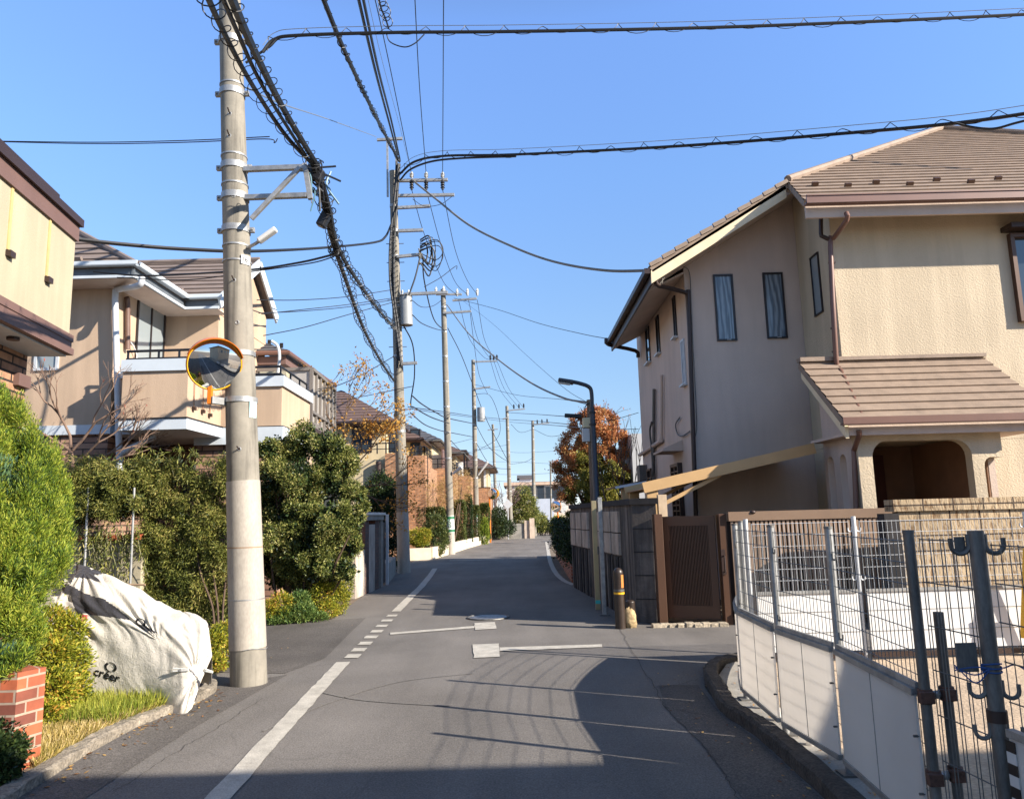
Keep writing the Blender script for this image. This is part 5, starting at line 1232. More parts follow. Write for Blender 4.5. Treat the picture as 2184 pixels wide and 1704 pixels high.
t = plant('round_bush', 'big dark evergreen bush with a domed top between pole and gate posts', 'bush', (float(P(655, 1200, 13)[0]), 13, 0))
pts, u = clumps_points(cb2, 135000, .3); leaf_mesh('foliage', LM['dark'], t, pts, u + V(0, 0, .25), .044, .02, .6)
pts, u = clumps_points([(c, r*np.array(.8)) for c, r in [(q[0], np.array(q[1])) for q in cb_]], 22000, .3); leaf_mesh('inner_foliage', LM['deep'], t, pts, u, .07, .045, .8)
m = MB()
for c, r in cb_: b = P(650 + random.uniform(-50, 40), 1300, 13.1); b[2] = 0; m.tube(spline([b, (b+c)/2 + V(random.uniform(-.1, .1), 0, -.1), c], 4), [.03 - .0022*j for j in range(9)], 6)
m.build('branches', MT['bark'], t)
lc = [(P(x, y, d), (r, r, rz)) for x, y, d, r, rz in ((690, 1270, 12.9, .22, .26), (722, 1275, 13.2, .18, .3), (735, 1250, 13.4, .15, .26), (700, 1300, 12.8, .2, .14), (600, 1290, 12.3, .2, .2), (570, 1300, 12.2, .16, .16))]
shrub('low yellow green hedge at the foot of the round bush', lc, 12000, LM['yellowgreen'], .036, .016, stems=3)
wc = [(P(x, y, d), (r, r, rz)) for x, y, d, r, rz in ((610, 1312, 12.3, .17, .12), (645, 1305, 12.4, .2, .16), (678, 1318, 12.5, .15, .08), (640, 1280, 12.5, .16, .14), (585, 1322, 12.2, .12, .06))]
shrub('bright green leafy weeds at the foot of the round bush by the road', wc, 9000, LM['weed'], .05, .014, 'weeds', 'weeds', stems=0, droop=-.3)
# 7. further greenery on the left
def px_clumps(lst): return [(P(x, y, d), (r, r, rz)) for x, y, d, r, rz in lst]
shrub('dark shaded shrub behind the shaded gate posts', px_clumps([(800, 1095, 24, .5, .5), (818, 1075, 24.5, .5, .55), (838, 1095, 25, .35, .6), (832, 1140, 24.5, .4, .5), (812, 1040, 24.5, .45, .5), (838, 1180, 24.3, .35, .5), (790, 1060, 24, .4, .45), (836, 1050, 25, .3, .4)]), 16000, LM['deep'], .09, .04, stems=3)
def box_hedge(label, x0, x1, y0, y1, d, n, mat=None, dep=.9, group='clipped hedges along the left'):
    a, b = P(x0, y0, d), P(x1, y1, d); zlo, zhi = float(b[2]), float(a[2]); t = plant('clipped_hedge', label, 'hedge', (float((a[0]+b[0])/2), d, max(0, zlo)), group)
    u = rng.random((n, 3)); fside = rng.integers(0, 4, n); nrm = np.zeros((n, 3))
    for i, (ax, val, nv) in enumerate(((0, 1, (1, 0, 0)), (1, 0, (0, -1, 0)), (2, 1, (0, 0, 1)), (0, 0, (-1, 0, 0)))):
        k = fside == i; u[k, ax] = np.abs(val - np.abs(rng.normal(0, .10, k.sum()))); nrm[k] = nv
    wob = 1 + .06*np.sin(u*9 + 1.3)
    pts = np.stack([a[0] + (b[0]-a[0])*u[:, 0]*wob[:, 2], d + dep*u[:, 1]*wob[:, 0], zlo + (zhi-zlo)*u[:, 2]*wob[:, 1]], 1)
    leaf_mesh('foliage', mat or LM['hedge'], t, pts, nrm + V(0, 0, .2), .08, .04, .6); m = MB()
    for k in range(4): q = V(a[0] + (b[0]-a[0])*(.2+.2*k), d+dep*.5, 0); m.tube([q, q + V(random.uniform(-.1, .1), 0, zhi*.9)], .03, 6)
    m.build('stems', MT['bark'], t); return t
box_hedge('square clipped hedge just right of the transformer pole', 890, 948, 1088, 1172, 33.2, 16000)
shrub('small orange tinged shrub at the foot of the clipped hedge by the transformer pole', px_clumps([(884, 1145, 30.3, .35, .3), (896, 1155, 30.3, .35, .2), (905, 1140, 30.4, .3, .25)]), 6000, LM['yellowgreen'], .07, .03, stems=2)
shrub('drooping shrub spilling over the low wall before the insulator pole', px_clumps([(938, 1148, 31.8, .4, .5), (928, 1120, 32, .4, .5), (934, 1172, 31.2, .25, .25)]), 7000, LM['hedge'], .08, .035, stems=2)
box_hedge('tall hedge just right of the green banded pole', 968, 992, 1072, 1158, 39, 9000)
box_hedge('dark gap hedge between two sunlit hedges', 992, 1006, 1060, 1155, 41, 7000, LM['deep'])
box_hedge('sunlit hedge left of the small transformer pole', 1004, 1022, 1082, 1153, 43.5, 7000)
box_hedge('last sunlit hedge beside the orange mirror post', 1024, 1044, 1078, 1150, 46, 8000)
shrub('small bright yellow green conifer by the orange mirror post', px_clumps([(1032, 1140, 44.5, .3, .7), (1034, 1120, 44.6, .2, .5)]), 4000, LM['juniper'], .10, .03, 'conifer', 'shrub', stems=1)
shrub('straw coloured leafless shrub against the brick row houses', px_clumps([(930, 1060, 33.5, .5, .7), (955, 1050, 36, .5, .8), (985, 1035, 40, .6, .9)]), 3800, leafmat('straw_twigs', [(.2, C(150, 120, 70)), (.8, C(196, 164, 104))], .2), .22, .012, stems=6)
shrub('dark low hedge behind the white diamond sign', px_clumps([(1058, 1120, 52, .8, .8), (1075, 1125, 53, .8, .6), (1062, 1100, 53, .6, .6)]), 8000, LM['deep'], .12, .06, stems=2)
# a bare tree and cloud pruned pine at the far corner
pt = px_clumps([(1115, 1050, 57, .6, .5), (1105, 1068, 57, .7, .5), (1122, 1070, 57, .8, .5), (1112, 1090, 57, .9, .6), (1130, 1092, 57, .7, .6), (1120, 1108, 57, 1.0, .5), (1135, 1108, 57, .5, .5)])
shrub('dark rounded pine above the grey block wall at the far corner', pt, 16000, LM['dark'], .16, .05, 'pine', 'tree', stems=4)
shrub('small green bush before the pale panelled facade', px_clumps([(1150, 1115, 60, .7, .8), (1160, 1122, 60, .5, .5)]), 5000, LM['dark'], .14, .06, stems=2)
shrub('yellowish bush left of the distant grey mirror', px_clumps([(1192, 1118, 60, .7, .7), (1184, 1128, 60, .5, .5)]), 5000, LM['yellowgreen'], .14, .06, stems=2)
# 8. right side: dark hedge over the planter, orange and green tree
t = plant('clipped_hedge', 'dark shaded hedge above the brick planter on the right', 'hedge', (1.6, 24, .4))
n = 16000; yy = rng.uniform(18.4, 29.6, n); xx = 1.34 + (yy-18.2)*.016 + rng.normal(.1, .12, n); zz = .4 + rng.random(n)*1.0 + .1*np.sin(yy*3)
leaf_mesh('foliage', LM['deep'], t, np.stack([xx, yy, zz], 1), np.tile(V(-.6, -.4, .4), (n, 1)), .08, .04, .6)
oc = []
for x, y, r in ((1262, 890, .5), (1290, 905, .6), (1240, 915, .55), (1225, 955, .55), (1270, 940, .7), (1315, 940, .55), (1330, 985, .45), (1215, 1000, .55), (1205, 1040, .5), (1222, 1020, .5), (1240, 975, .6), (1255, 1000, .5), (1300, 960, .65), (1325, 1015, .45)):
    oc.append((P(x, y, 25 + random.uniform(-.6, .6)), (r, r, r*.9)))
gc_ = []
for x, y, r in ((1285, 1000, .6), (1240, 1055, .5), (1260, 1030, .55), (1310, 1010, .5), (1330, 1060, .5), (1280, 1055, .7), (1320, 1040, .55), (1250, 985, .4), (1310, 1085, .5), (1265, 1095, .6), (1225, 1085, .35), (1300, 1120, .6), (1250, 1130, .5)):
    gc_.append((P(x, y, 24.6 + random.uniform(-.5, .5)), (r, r, r*.9)))
t = plant('autumn_tree', 'autumn tree with orange crown above green lower leaves right of the street', 'tree', (3.6, 25, 0))
def sub_clumps(cl, k, lo, hi): return [(c + unit(rng.normal(0, 1, 3))*np.array(r)*.8, np.array(r)*rng.uniform(lo, hi)) for c, r in cl for _ in range(k)]
pts, u = clumps_points(sub_clumps(oc, 13, .2, .42), 44000, .1); leaf_mesh('crown', LM['orange'], t, pts, u + V(0, 0, .3), .09, .032, .6)
pts, u = clumps_points(sub_clumps(gc_, 11, .22, .42), 42000, .1); leaf_mesh('lower_foliage', LM['olive'], t, pts, u + V(0, 0, .1), .09, .036, .6)
m = MB(); b = P(1270, 1200, 25); b[2] = 0
for c, r in oc + gc_: m.tube(spline([b, V(b[0], b[1], float(c[2])*.5) + (c-b)*V(.3, .3, 0), c], 4), [.08 - .007*j for j in range(9)], 6)
tips = []
for k in range(26):
    c, r = random.choice(oc); branch(m, c, unit(rng.normal(0, 1, 3) + V(0, 0, .8)), .55, .012, 1, tips, .5, .2)
m.build('trunk', MT['bark'], t)
tp = np.array([p for p, d in tips for _ in range(3)]) + rng.normal(0, .05, (len(tips)*3, 3)); leaf_mesh('twig_leaves', LM['orange'], t, tp, rng.normal(0, 1, tp.shape), .08, .03)
t = plant('slender_tree', 'thin bare upright twigs against the stucco house beyond the wall', 'tree', (4.2, 22, 0)); m = MB(); tips = []
for k in range(5):
    b = P(1318 + 6*k, 1100, 22); branch(m, V(b[0], b[1], .4), V(random.uniform(-.08, .08), 0, 1), 1.7, .022, 2, tips, .22, .5, .75)
m.build('trunk', MT['bark'], t)
# 9. leafless tree in front of the tan house, golden tree beyond the bush
rnd = random.Random(11)
t = plant('bare_tree', 'leafless tree with many fine branches in front of the tan house', 'tree', (*P(165, 1000, 12.9)[:2], 0)); m = MB(); tips = []
b = P(168, 1100, 12.8); m.tube(spline([V(b[0], b[1], 0), b, P(150, 960, 12.8)], 4), [.06 - .003*j for j in range(9)], 8)
for x, y, dx in ((150, 960, -.5), (152, 955, -.1), (155, 960, .35), (160, 990, .7), (160, 1000, .95), (160, 1010, 1.2)):
    branch(m, P(x, y, 12.8), V(dx, rnd.uniform(-.25, .15), .55 if dx < .9 else .25), .62, .026, 4, tips, .5, .12, .70, rnd)
m.build('trunk', simple('grey_bark', C(128, 104, 88), .9, var=.3, scale=9), t)
tp = np.array([p for p, d in tips if rnd.random() < .03]); leaf_mesh('last_leaves', simple('red_leaf', C(140, 66, 50), .7), t, tp, np.tile(V(0, 0, -1.), (len(tp), 1)), .07, .03)
t = plant('golden_tree', 'sparse tree with golden leaves rising behind the round bush', 'tree', (*P(745, 1150, 19.5)[:2], 0)); m = MB(); tips = []
b = P(752, 1160, 19.5); top = P(728, 960, 19.5); m.tube(spline([V(b[0], b[1], 0), b, top], 4), [.06 - .003*j for j in range(9)], 8)
for x, y, dx, dz, l in ((728, 960, -.35, .9, 1.05), (730, 965, .0, 1, 1.0), (735, 985, .35, .7, 1.0), (740, 1010, .8, .45, .95), (745, 1040, 1, .15, .95), (735, 1000, -.6, .5, .7), (742, 1050, .7, -.1, .8), (728, 950, -.6, .75, .8)):
    branch(m, P(x, y, 19.5), V(dx, rnd.uniform(-.3, .2), dz), l, .024, 3, tips, .5, .1, .68, rnd)
m.build('trunk', MT['bark'], t)
tp = np.array([p for p, d in tips for _ in range(11) if rnd.random() < .9]); tp = tp + rng.normal(0, .09, tp.shape)
leaf_mesh('foliage', LM['gold'], t, tp, rng.normal(0, 1, tp.shape) + V(0, 0, -.3), .085, .04)
q = np.array([P(rnd.uniform(775, 850), rnd.uniform(898, 935), 19.3) for _ in range(420)] + [P(rnd.uniform(700, 790), rnd.uniform(890, 960), 19.3) for _ in range(160)]) + rng.normal(0, .08, (580, 3))
leaf_mesh('low_leaves', LM['gold'], t, q, rng.normal(0, 1, q.shape), .09, .045)
t = plant('leafless_tree', 'purplish leafless tree beyond the last brick house', 'tree', (*P(1070, 1130, 56)[:2], 0)); m = MB(); tips = []
b = P(1070, 1130, 56)
for k in range(7): branch(m, V(b[0] + rnd.uniform(-.3, .3), b[1], .8), V(rnd.uniform(-.7, .7), rnd.uniform(-.3, .3), 1), 1.1, .05, 4, tips, .5, .15, .74, rnd)
m.build('trunk', simple('purple_bark', C(112, 88, 88), .9), t)
# 10. grass strip beside the road
n = 26000; poly = np.array([(-3.20, 5.25), (-3.24, 6.1), (-3.13, 6.65), (-3.0, 7.02), (-3.45, 7.12), (-4.0, 7.0), (-4.1, 6.5), (-3.6, 5.5)])
pts = []
mnx, mxx = poly[:, 0].min(), poly[:, 0].max()
def inside(x, y):
    c = False
    for i in range(len(poly)):
        a, b = poly[i], poly[i-1]
        if (a[1] > y) != (b[1] > y) and x < (b[0]-a[0])*(y-a[1])/(b[1]-a[1]) + a[0]: c = not c
    return c
while len(pts) < n:
    x, y = random.uniform(mnx, mxx), random.uniform(5.2, 7.2)
    if inside(x, y): pts.append((x, y, .035))
pts = np.array(pts); o = leaf_mesh('grass', LM['grass'], None, pts, np.tile(V(.15, -.1, .7), (n, 1)), .085, .006, .5); o['kind'] = 'stuff'
k = (pts[:, 1] > 6.2) & (rng.random(n) < .35); o = leaf_mesh('grass', leafmat('green_grass', [(.2, C(110, 128, 40)), (.8, C(186, 184, 80))], .3), None, pts[k], np.tile(V(.1, -.1, .9), (k.sum(), 1)), .15, .006, .35); o['kind'] = 'stuff'
# ------------------------------------------------------------------ poles
def pole_shaft(t, b, ztop, r0, r1, tilt=(0, 0), wrap=None, mat=None):
    top = V(b[0]+tilt[0], b[1]+tilt[1], ztop)
    n = 8; pts = [V(b[0], b[1], -.02)*(1-k/n) + top*k/n for k in range(n+1)]
    MB().tube(pts, list(np.linspace(r0, r1, n+1)), 28).build('shaft', mat or MT['pole'], t, True)
    def at(z):
        k = (z+.02)/(ztop+.02); return V(b[0]+tilt[0]*k, b[1]+tilt[1]*k, z), r0+(r1-r0)*k
    if wrap:
        (a, ra), (c, rc_) = at(wrap[0]), at(wrap[1]); MB().tube([a, c], [ra+.006, rc_+.006], 28).build('wrap', MT['polewrap'], t, True)
    return at
def clampband(t, at, z, h=.07, ears=True, mat=None, th=.012, axis=(1, 0, 0)):
    c, r = at(z); m = MB(); m.tube([c - V(0, 0, h/2), c + V(0, 0, h/2)], r+th, 28)
    o = m.build('band', mat or MT['galv'], t, True)
    if ears:
        e = MB(); ax = unit(axis)
        for s in (-1, 1):
            q = c + ax*s*(r+.03); e = MB(); e.obox(q, ax*.032, V(0, .022, 0), V(0, 0, h*.40)); e.cyl(q + ax*s*.012 + V(0, -.045, 0), q + ax*s*.012 + V(0, .045, 0), .013, n=8)
            e.build('band_ear', mat or MT['galv'], t, bevel=.004)
    return o
def crossarm(t, p0, p1, s=.075, mat=None):
    return MB().bar(p0, p1, s, s).build('crossarm', mat or MT['galv'], t, bevel=.004)
def insulator(t, p, h=.26, r=.05, dark=False):
    m = MB(); prof = [(0, r*.5), (.15, r*.6), (.2, r), (.3, r*.6), (.38, r*.6), (.43, r), (.53, r*.6), (.6, r*.6), (.66, r), (.8, r*.6), (1, r*.4)]
    m.tube([p + V(0, 0, h*a) for a, b in prof], [b for a, b in prof], 10)
    return m.build('insulator', MT['black'] if dark else MT['white'], t, True)

bP = G(531, 1458); zT = 8.6
p1 = root('utility_pole', 'big near concrete utility pole with white wrapped foot and steel bands', 'utility pole', (*bP[:2], 0), 'utility poles along the street')
pt_ = P(490, 0, float(bP[1])); TILT = float(pt_[0]-bP[0])*zT/float(pt_[2])
at1 = pole_shaft(p1, bP, zT, .180, .112, (TILT, 0), (float(G(531,1458)[2]) + .35, 2.03))
zp = lambda y: float(P(505, y, bP[1]-.15)[2])
for y in (72, 185, 345, 410, 481): clampband(p1, at1, zp(y))
for y in (168, 322, 384, 517, 551, 1168, 1280): clampband(p1, at1, zp(y), .018 if y < 1000 else .012, False, MT['galv'] if y != 1168 else MT['bark_pale'], .008)
clampband(p1, at1, zp(750), .05, False); clampband(p1, at1, zp(850), .055, False)
MB().tube([at1(.35)[0] + V(.02, -.185, 0)] + [at1(.35)[0] + V(.186*math.sin(a), -.186*math.cos(a), .012*math.sin(a*3)) for a in np.linspace(.1, 1.9, 8)], .004, 5).build('tie_wire', MT['galv'], p1)
for x, y in ((490, 243), (489, 290), (498, 418), (499, 598), (506, 688), (510, 958)):
    q, r = at1(zp(y)); q = P(x, y, q[1]-r*.97); m = MB(); m.ring(q, (0, 1, 0), .018, .007, 12, 6, u=(1, 0, 0)); m.build('step_socket', MT['galv'], p1, True)
    if y in (243, 290, 598, 958): MB().cyl(q, q + V(.01, -.09, .02), .008, n=6).build('step_bolt', MT['brown_dark'], p1)
# the number plate: 16 and a dash, cut off by the curve of the pole
q, r = at1(zp(551)); a_ = .95; nq = V(math.sin(a_), -math.cos(a_), 0); aq = V(math.cos(a_), math.sin(a_), 0)
MB().obox(q + nq*(r+.006), aq*.055, nq*.004, V(0, 0, .05)).build('number_plate', MT['white'], p1)
def text(body, size, origin, ax, up, mat, name, parent=None, project=None, thick=.0015, shear=0):
    cu = bpy.data.curves.new(name, 'FONT'); cu.body = body; cu.size = size; cu.align_x = 'CENTER'; cu.align_y = 'CENTER'; cu.resolution_u = 3; cu.offset = size*.018
    o = bpy.data.objects.new(name, cu); COL.objects.link(o); dg = bpy.context.evaluated_depsgraph_get(); me = bpy.data.meshes.new_from_object(o.evaluated_get(dg))
    bpy.data.objects.remove(o); vv = np.array([v.co[:] for v in me.vertices]); ff = [tuple(p.vertices) for p in me.polygons]; bpy.data.meshes.remove(me)
    mb = MB(); ax, up = unit(ax), unit(up)
    pts = [np.asarray(origin) + ax*(v[0]+shear*v[1]) + up*v[1] for v in vv]
    if project: pts = [project(p) for p in pts]
    mb.add(pts, ff); return mb.build(name, mat, parent)
text('16-', .075, q + nq*(r+.0115), aq, (0, 0, 1), MT['black'], 'number', p1)
q, r = at1(zp(872)); a_ = 1.15; nq = V(math.sin(a_), -math.cos(a_), 0); aq = V(math.cos(a_), math.sin(a_), 0)
MB().obox(q + nq*(r+.002), aq*.05, nq*.003, V(0, 0, .085)).build('sticker', simple('pale_green_sticker', C(190, 226, 220), .5), p1)
# cable bracket on the right of the near pole
zz1, zz2, zz3 = float(P(590, 357, 7.8)[2]), float(P(590, 417, 7.8)[2]), float(P(540, 470, 7.8)[2])
kx = lambda x, y: P(x, y, 7.75)
for zq, y, x in ((zz1, 357, 648), (zz2, 417, 655)): crossarm(p1, at1(zq)[0] + V(.12, -.05, 0), kx(x, y), .055)
crossarm(p1, kx(540, 472) + V(0, -.06, 0), kx(643, 363) + V(0, -.06, 0), .045)
MB().bar(kx(650, 350), kx(662, 425), .05, .05, up=(0, 1, 0)).build('crossarm', MT['galv'], p1)
# street light on the pole
t = root('pole_light', 'small white lamp fixed aslant on the near utility pole', 'lamp', tuple(kx(545, 522)))
a_, b_ = kx(545, 520), kx(593, 486); m = MB(); m.obox((a_*.72+b_*.28) + (b_-a_)*.24, (b_-a_)*.40, V(0, .05, 0), unit(V(.5, 0, -.8))*-.026); m.build('housing', MT['white'], t, bevel=.018)
MB().tube([at1(float(a_[2]))[0] + V(.1, -.03, -.02), a_, a_*.7+b_*.3], .018, 8).build('arm', MT['galv'], t, True)

# convex mirror on the near pole
def convex_mirror(name, label, c, nrm, rad, bracket, hood=True):
    t = root('traffic_mirror', label, 'mirror', tuple(c)); nrm = unit(nrm); u = unit(np.cross((0, 0, 1), nrm)); w = np.cross(nrm, u)
    m = MB(); nr, nk = 10, 48; m.v.append(tuple(c + nrm*.075*rad/.29))
    for i in range(1, nr+1):
        for k in range(nk):
            a = 2*math.pi*k/nk; rr = rad*i/nr; m.v.append(tuple(c + nrm*(.075*rad/.29)*(1-(i/nr)**2) + rr*(math.cos(a)*u + math.sin(a)*w)))
    for k in range(nk): m.f.append((0, 1+k, 1+(k+1) % nk))
    for i in range(1, nr):
        for k in range(nk): m.f.append((1+(i-1)*nk+k, 1+i*nk+k, 1+i*nk+(k+1) % nk, 1+(i-1)*nk+(k+1) % nk))
    mo = m.build('mirror_face', MT['mirror'], t); mo.data.polygons.foreach_set('use_smooth', [True]*len(mo.data.polygons))
    MB().ring(c, nrm, rad*1.005, rad*.024, 48, 8, u=u).build('rim', MT['yellow'], t, True)
    m = MB(); m.tube([c - nrm*.005, c - nrm*.03], [rad*1.05, rad*1.05], 48); m.build('back_shell', MT['orange'], t, True)
    if hood:
        m = MB(); aa = np.linspace(R(18), R(162), 28)
        for s, (ro) in enumerate((1.05, 1.08)):
            for a in aa:
                dl = .012 + rad*.30*math.sin((a-R(18))/R(144)*math.pi)**.7
                m.v.append(tuple(c + rad*ro*(math.cos(a)*u + math.sin(a)*w) - nrm*.03)); m.v.append(tuple(c + rad*ro*1.02*(math.cos(a)*u + math.sin(a)*w) + nrm*dl))
        n = len(aa)
        for i in range(n-1):
            m.f.append((2*i, 2*i+1, 2*i+3, 2*i+2)); m.f.append((2*n+2*i, 2*n+2*i+2, 2*n+2*i+3, 2*n+2*i+1)); m.f.append((2*i+1, 2*n+2*i+1, 2*n+2*i+3, 2*i+3))
        m.build('hood', MT['orange'], t, True)
    return t
cm = P(458, 778, 7.60)
mt = convex_mirror('m', 'round convex mirror with yellow rim and orange hood on the near pole', cm, unit(V(.58, -1, -.44)), .262, None)
MB().box(cm[0]-.085, cm[0]-.04, cm[1]+.04, cm[1]+.085, cm[2]-.40, cm[2]+.1).build('bracket_post', MT['orange'], mt, bevel=.004)
qa = P(450, 853, 7.64); MB().bar(qa, at1(float(qa[2]))[0] + V(-.12, -.05, 0), .05, .075).build('arm', MT['galv'], mt, bevel=.004)
qa = P(470, 752, 7.7); MB().bar(qa, at1(float(qa[2]))[0] + V(-.05, -.08, 0), .05, .06).build('arm', MT['galv'], mt, bevel=.004)

# the transformer pole
b2 = V(*G(862, 1222)[:2], 0); d2 = float(b2[1]); Q = lambda x, y, dd=0: P(x, y, d2+dd)
p2 = root('utility_pole', 'concrete utility pole with transformer wrapped in thick black cables', 'utility pole', (*b2[:2], 0), 'utility poles along the street')
zt2_ = float(Q(838, 366)[2]); at2 = pole_shaft(p2, b2, zt2_, .185, .115, (float(Q(838, 366)[0])-b2[0], 0), (.0, float(Q(860, 1092)[2])))
fr = MB()
for x in (827, 846): MB().bar(Q(x, 420), Q(x-1, 298), .06, .06, up=(0, 1, 0)).build('upright', MT['galv'], p2)
crossarm(p2, Q(804, 299), Q(858, 296), .08)
arms = [((850, 386), (955, 384)), ((846, 418), (969, 416)), ((842, 444), (917, 440)), ((848, 493), (902, 491)), ((846, 548), (898, 543)), ((862, 628), (955, 624)), ((858, 776), (890, 774))]
for a, b in arms: crossarm(p2, Q(*a, -.15), Q(*b, -.15), .09)
for x in (878, 909, 944):
    insulator(p2, Q(x, 405, -.2), .34, .075, True); insulator(p2, Q(x, 380, -.2), .2, .07, False)
for y in (440, 493, 548, 690, 760, 920): clampband(p2, at2, float(Q(850, y)[2]), .08, False)
for y in (520, 560, 600, 640, 700, 740): 
    c, r = at2(float(Q(850, y)[2])); MB().cyl(c - V(.28, 0, 0), c + V(.28, 0, 0), .012, n=6).build('step_bolt', MT['galv_dull'], p2)
t = root('transformer', 'grey cylindrical transformer bolted to the right of the cable wrapped pole', 'transformer', tuple(Q(867, 694)))
ta, tb = Q(867, 694, -.1), Q(865, 634, -.1); MB().tube([ta, tb], [.20, .20], 24).build('tank', simple('transformer_grey', C(148, 150, 150), .5, .1, var=.12), t, True)
MB().tube([tb, tb + V(0, 0, .05)], [.215, .19], 24).build('lid', MT['galv_dull'], t, True)
for k in (-.1, .1): insulator(t, tb + V(k, -.02, .05), .18, .045)
for z in (.2, .65): MB().bar(ta + V(-.2, 0, z), ta + V(-.45, 0, z), .06, .06).build('bracket', MT['galv'], t)
mb = MB()
# thick cables running down the transformer pole
vert = [[(846, 345), (843, 400), (838, 470), (834, 540), (838, 610), (846, 680), (848, 760), (846, 800)],
        [(852, 350), (847, 420), (842, 500), (840, 560), (842, 640), (850, 700), (852, 770)],
        [(850, 350), (841, 430), (832, 520), (832, 600), (840, 660), (848, 720), (856, 780)]]
t = root('cable_bundle', 'thick black cables strapped down the transformer pole', 'cables', tuple(Q(848, 800)))
for k, v in enumerate(vert):
    MB().tube(spline([Q(x, y, -.2-.03*k) for x, y in v], 6), .038, 7).build('cable', MT['cable'], t, True)
h_ = [Q(838 + (y-480)*.05 + 7*math.sin(i*1.3), y, -.22 + .15*math.cos(i*1.3)) for i, y in enumerate(np.arange(480, 800, 2.2))]
MB().tube(h_, .009, 4).build('binding_wire', MT['cable'], t)
t = root('cable_coil', 'messy coil of spare black cable hanging off the transformer pole arm', 'cables', tuple(Q(910, 560)))
for k in range(9):
    c = Q(896, 512 + 3*k, -.3); a = random.uniform(.15, .45); b = random.uniform(.45, .95); w_ = random.uniform(.2, .75)
    MB().tube(spline([c, c + V(w_*.8, -.05, .10), c + V(w_, .05, -b*.4), c + V(w_*.7, 0, -b), c + V(w_*.15, .05, -b*.6), c + V(-.05, 0, -a)], 5), random.choice((.014, .02, .024)), 5).build('loop', MT['cable'], t, True)

def far_pole(label, base, top, r0, r1, wrap=None, arms=(), ins=(), tr=None, lampp=None, green=False):
    g = V(*G(*base)[:2], 0); d = float(g[1]); tp = P(*top, d)
    t = root('utility_pole', label, 'utility pole', (*g[:2], 0), 'utility poles along the street')
    at = pole_shaft(t, g, float(tp[2]), r0, r1, (float(tp[0]-g[0]), 0), wrap)
    for a, b in arms: crossarm(t, P(*a, d-.15), P(*b, d-.15), .09)
    for x, y, dk in ins: insulator(t, P(x, y, d-.15), .34, .08, dk)
    for z in np.linspace(float(tp[2])*.35, float(tp[2])*.93, 7): clampband(t, at, float(z), .07, False, th=.01)
    if tr: c = P(*tr, d-.2); MB().tube([c - V(0, 0, .42), c + V(0, 0, .42)], .24, 18).build('transformer', simple('transformer_grey', C(150, 152, 152), .5), t, True)
    if lampp: MB().tube([P(*lampp[0], d-.1), P(*lampp[1], d-.3)], [.05, .09], 8).build('lamp', MT['white'], t, True)
    if green:
        c, r = at(green[0]); MB().tube([c, at(green[1])[0]], r+.009, 24).build('poster_band', MT['white'], t, True)
        gm = simple('poster_green', C(30, 110, 70), .6)
        for z in np.linspace(green[0]+.02, green[1]-.12, 2):
            c = at(float(z))[0]; MB().tube([c, c + V(0, 0, .11)], r+.011, 24).build('poster_stripe', gm, t, True)
        for k in range(3):
            c, r = at(green[0] + .22 + .14*k); MB().ring(c + V(.02-.03*k, -r-.012, .05), (0, 1, 0), .05, .012, 12, 5, u=(1, 0, 0)).build('poster_mark', gm, t)
    return t, at, d
far_pole('concrete pole with three white topped insulators and a green banded poster, second beyond the transformer pole' if False else 'concrete pole with green banded poster and three white insulators on its arm', (962, 1182), (945, 618), .185, .115, (0, 1.7),
         [((930, 628), (985, 628)), ((965, 641), (1017, 637)), ((945, 668), (1005, 664))], [(975, 632, 0), (997, 631, 0), (1018, 631, 0), (930, 628, 0), (946, 626, 0)], None, ((966, 1010), (985, 996)), (.95, 1.65))
far_pole('concrete pole carrying a small grey transformer beside the brick row house', (1017, 1160), (1009, 768), .18, .11, (0, 1.7), [((1009, 772), (1060, 770)), ((1010, 830), (1046, 825))], [(1046, 768, 1), (1053, 768, 1), (1060, 768, 1)], (1026, 884), ((1020, 1013), (1040, 985)), (1.0, 1.7))
far_pole('concrete pole with a red strip beside the white diamond sign', (1090, 1148), (1081, 866), .18, .11, (0, .6), [((1080, 876), (1120, 872)), ((1072, 894), (1084, 890))], [(1096, 872, 1), (1107, 871, 1), (1117, 870, 1)])
far_pole('concrete pole in front of the pale distant building', (1140, 1143), (1136, 897), .17, .11, None, [((1138, 906), (1172, 902))], [(1146, 904, 1), (1156, 903, 1), (1167, 902, 1)])
far_pole('grey steel topped pole behind the last brick house', (1060, 1138), (1051, 905), .17, .12, None, [((1040, 917), (1062, 915))], [])
far_pole('thin dark pole left of the orange tree', (1176, 1140), (1174, 984), .08, .07, None, [((1170, 984), (1178, 984))], [])

# ------------------------------------------------------------------ overhead wires
def wire(label, pts, r=.012, mat=None, n=8, name='overhead_cable', helix=None, extra=(), group='overhead cables'):
    """pts: (x, y, depth) places along the cable"""
    w = [P(*p) for p in pts]; path = spline(w, n)
    m = MB().tube(path, r, 6)
    c = np.mean(np.array(path), 0)
    t = root(name, label, 'cable', tuple(c), group)
    m.build('cable', mat or MT['cable'], t, True)
    for dx, dz, rr in extra:
        MB().tube([p + V(dx, 0, dz) for p in path], rr, 5).build('messenger_wire', MT['wire'], t, True)
    if helix:
        rad, pitch, hr_ = helix; fine = []
        L_ = [0]
        for i in range(1, len(path)): L_.append(L_[-1] + np.linalg.norm(path[i]-path[i-1]))
        tot = L_[-1]; k = int(tot/pitch*13); arr = np.array(path)
        for i in range(k+1):
            s = tot*i/k; q = np.array([np.interp(s, L_, arr[:, j]) for j in range(3)]); a = 2*math.pi*s/pitch
            ph = rad*(1+.25*math.sin(s*3.1)); fine.append(q + V(ph*math.cos(a), 0, ph*math.sin(a) + .3*rad))
        MB().tube(fine, hr_, 4, False).build('binding_spiral', MT['cable'], t)
    return t
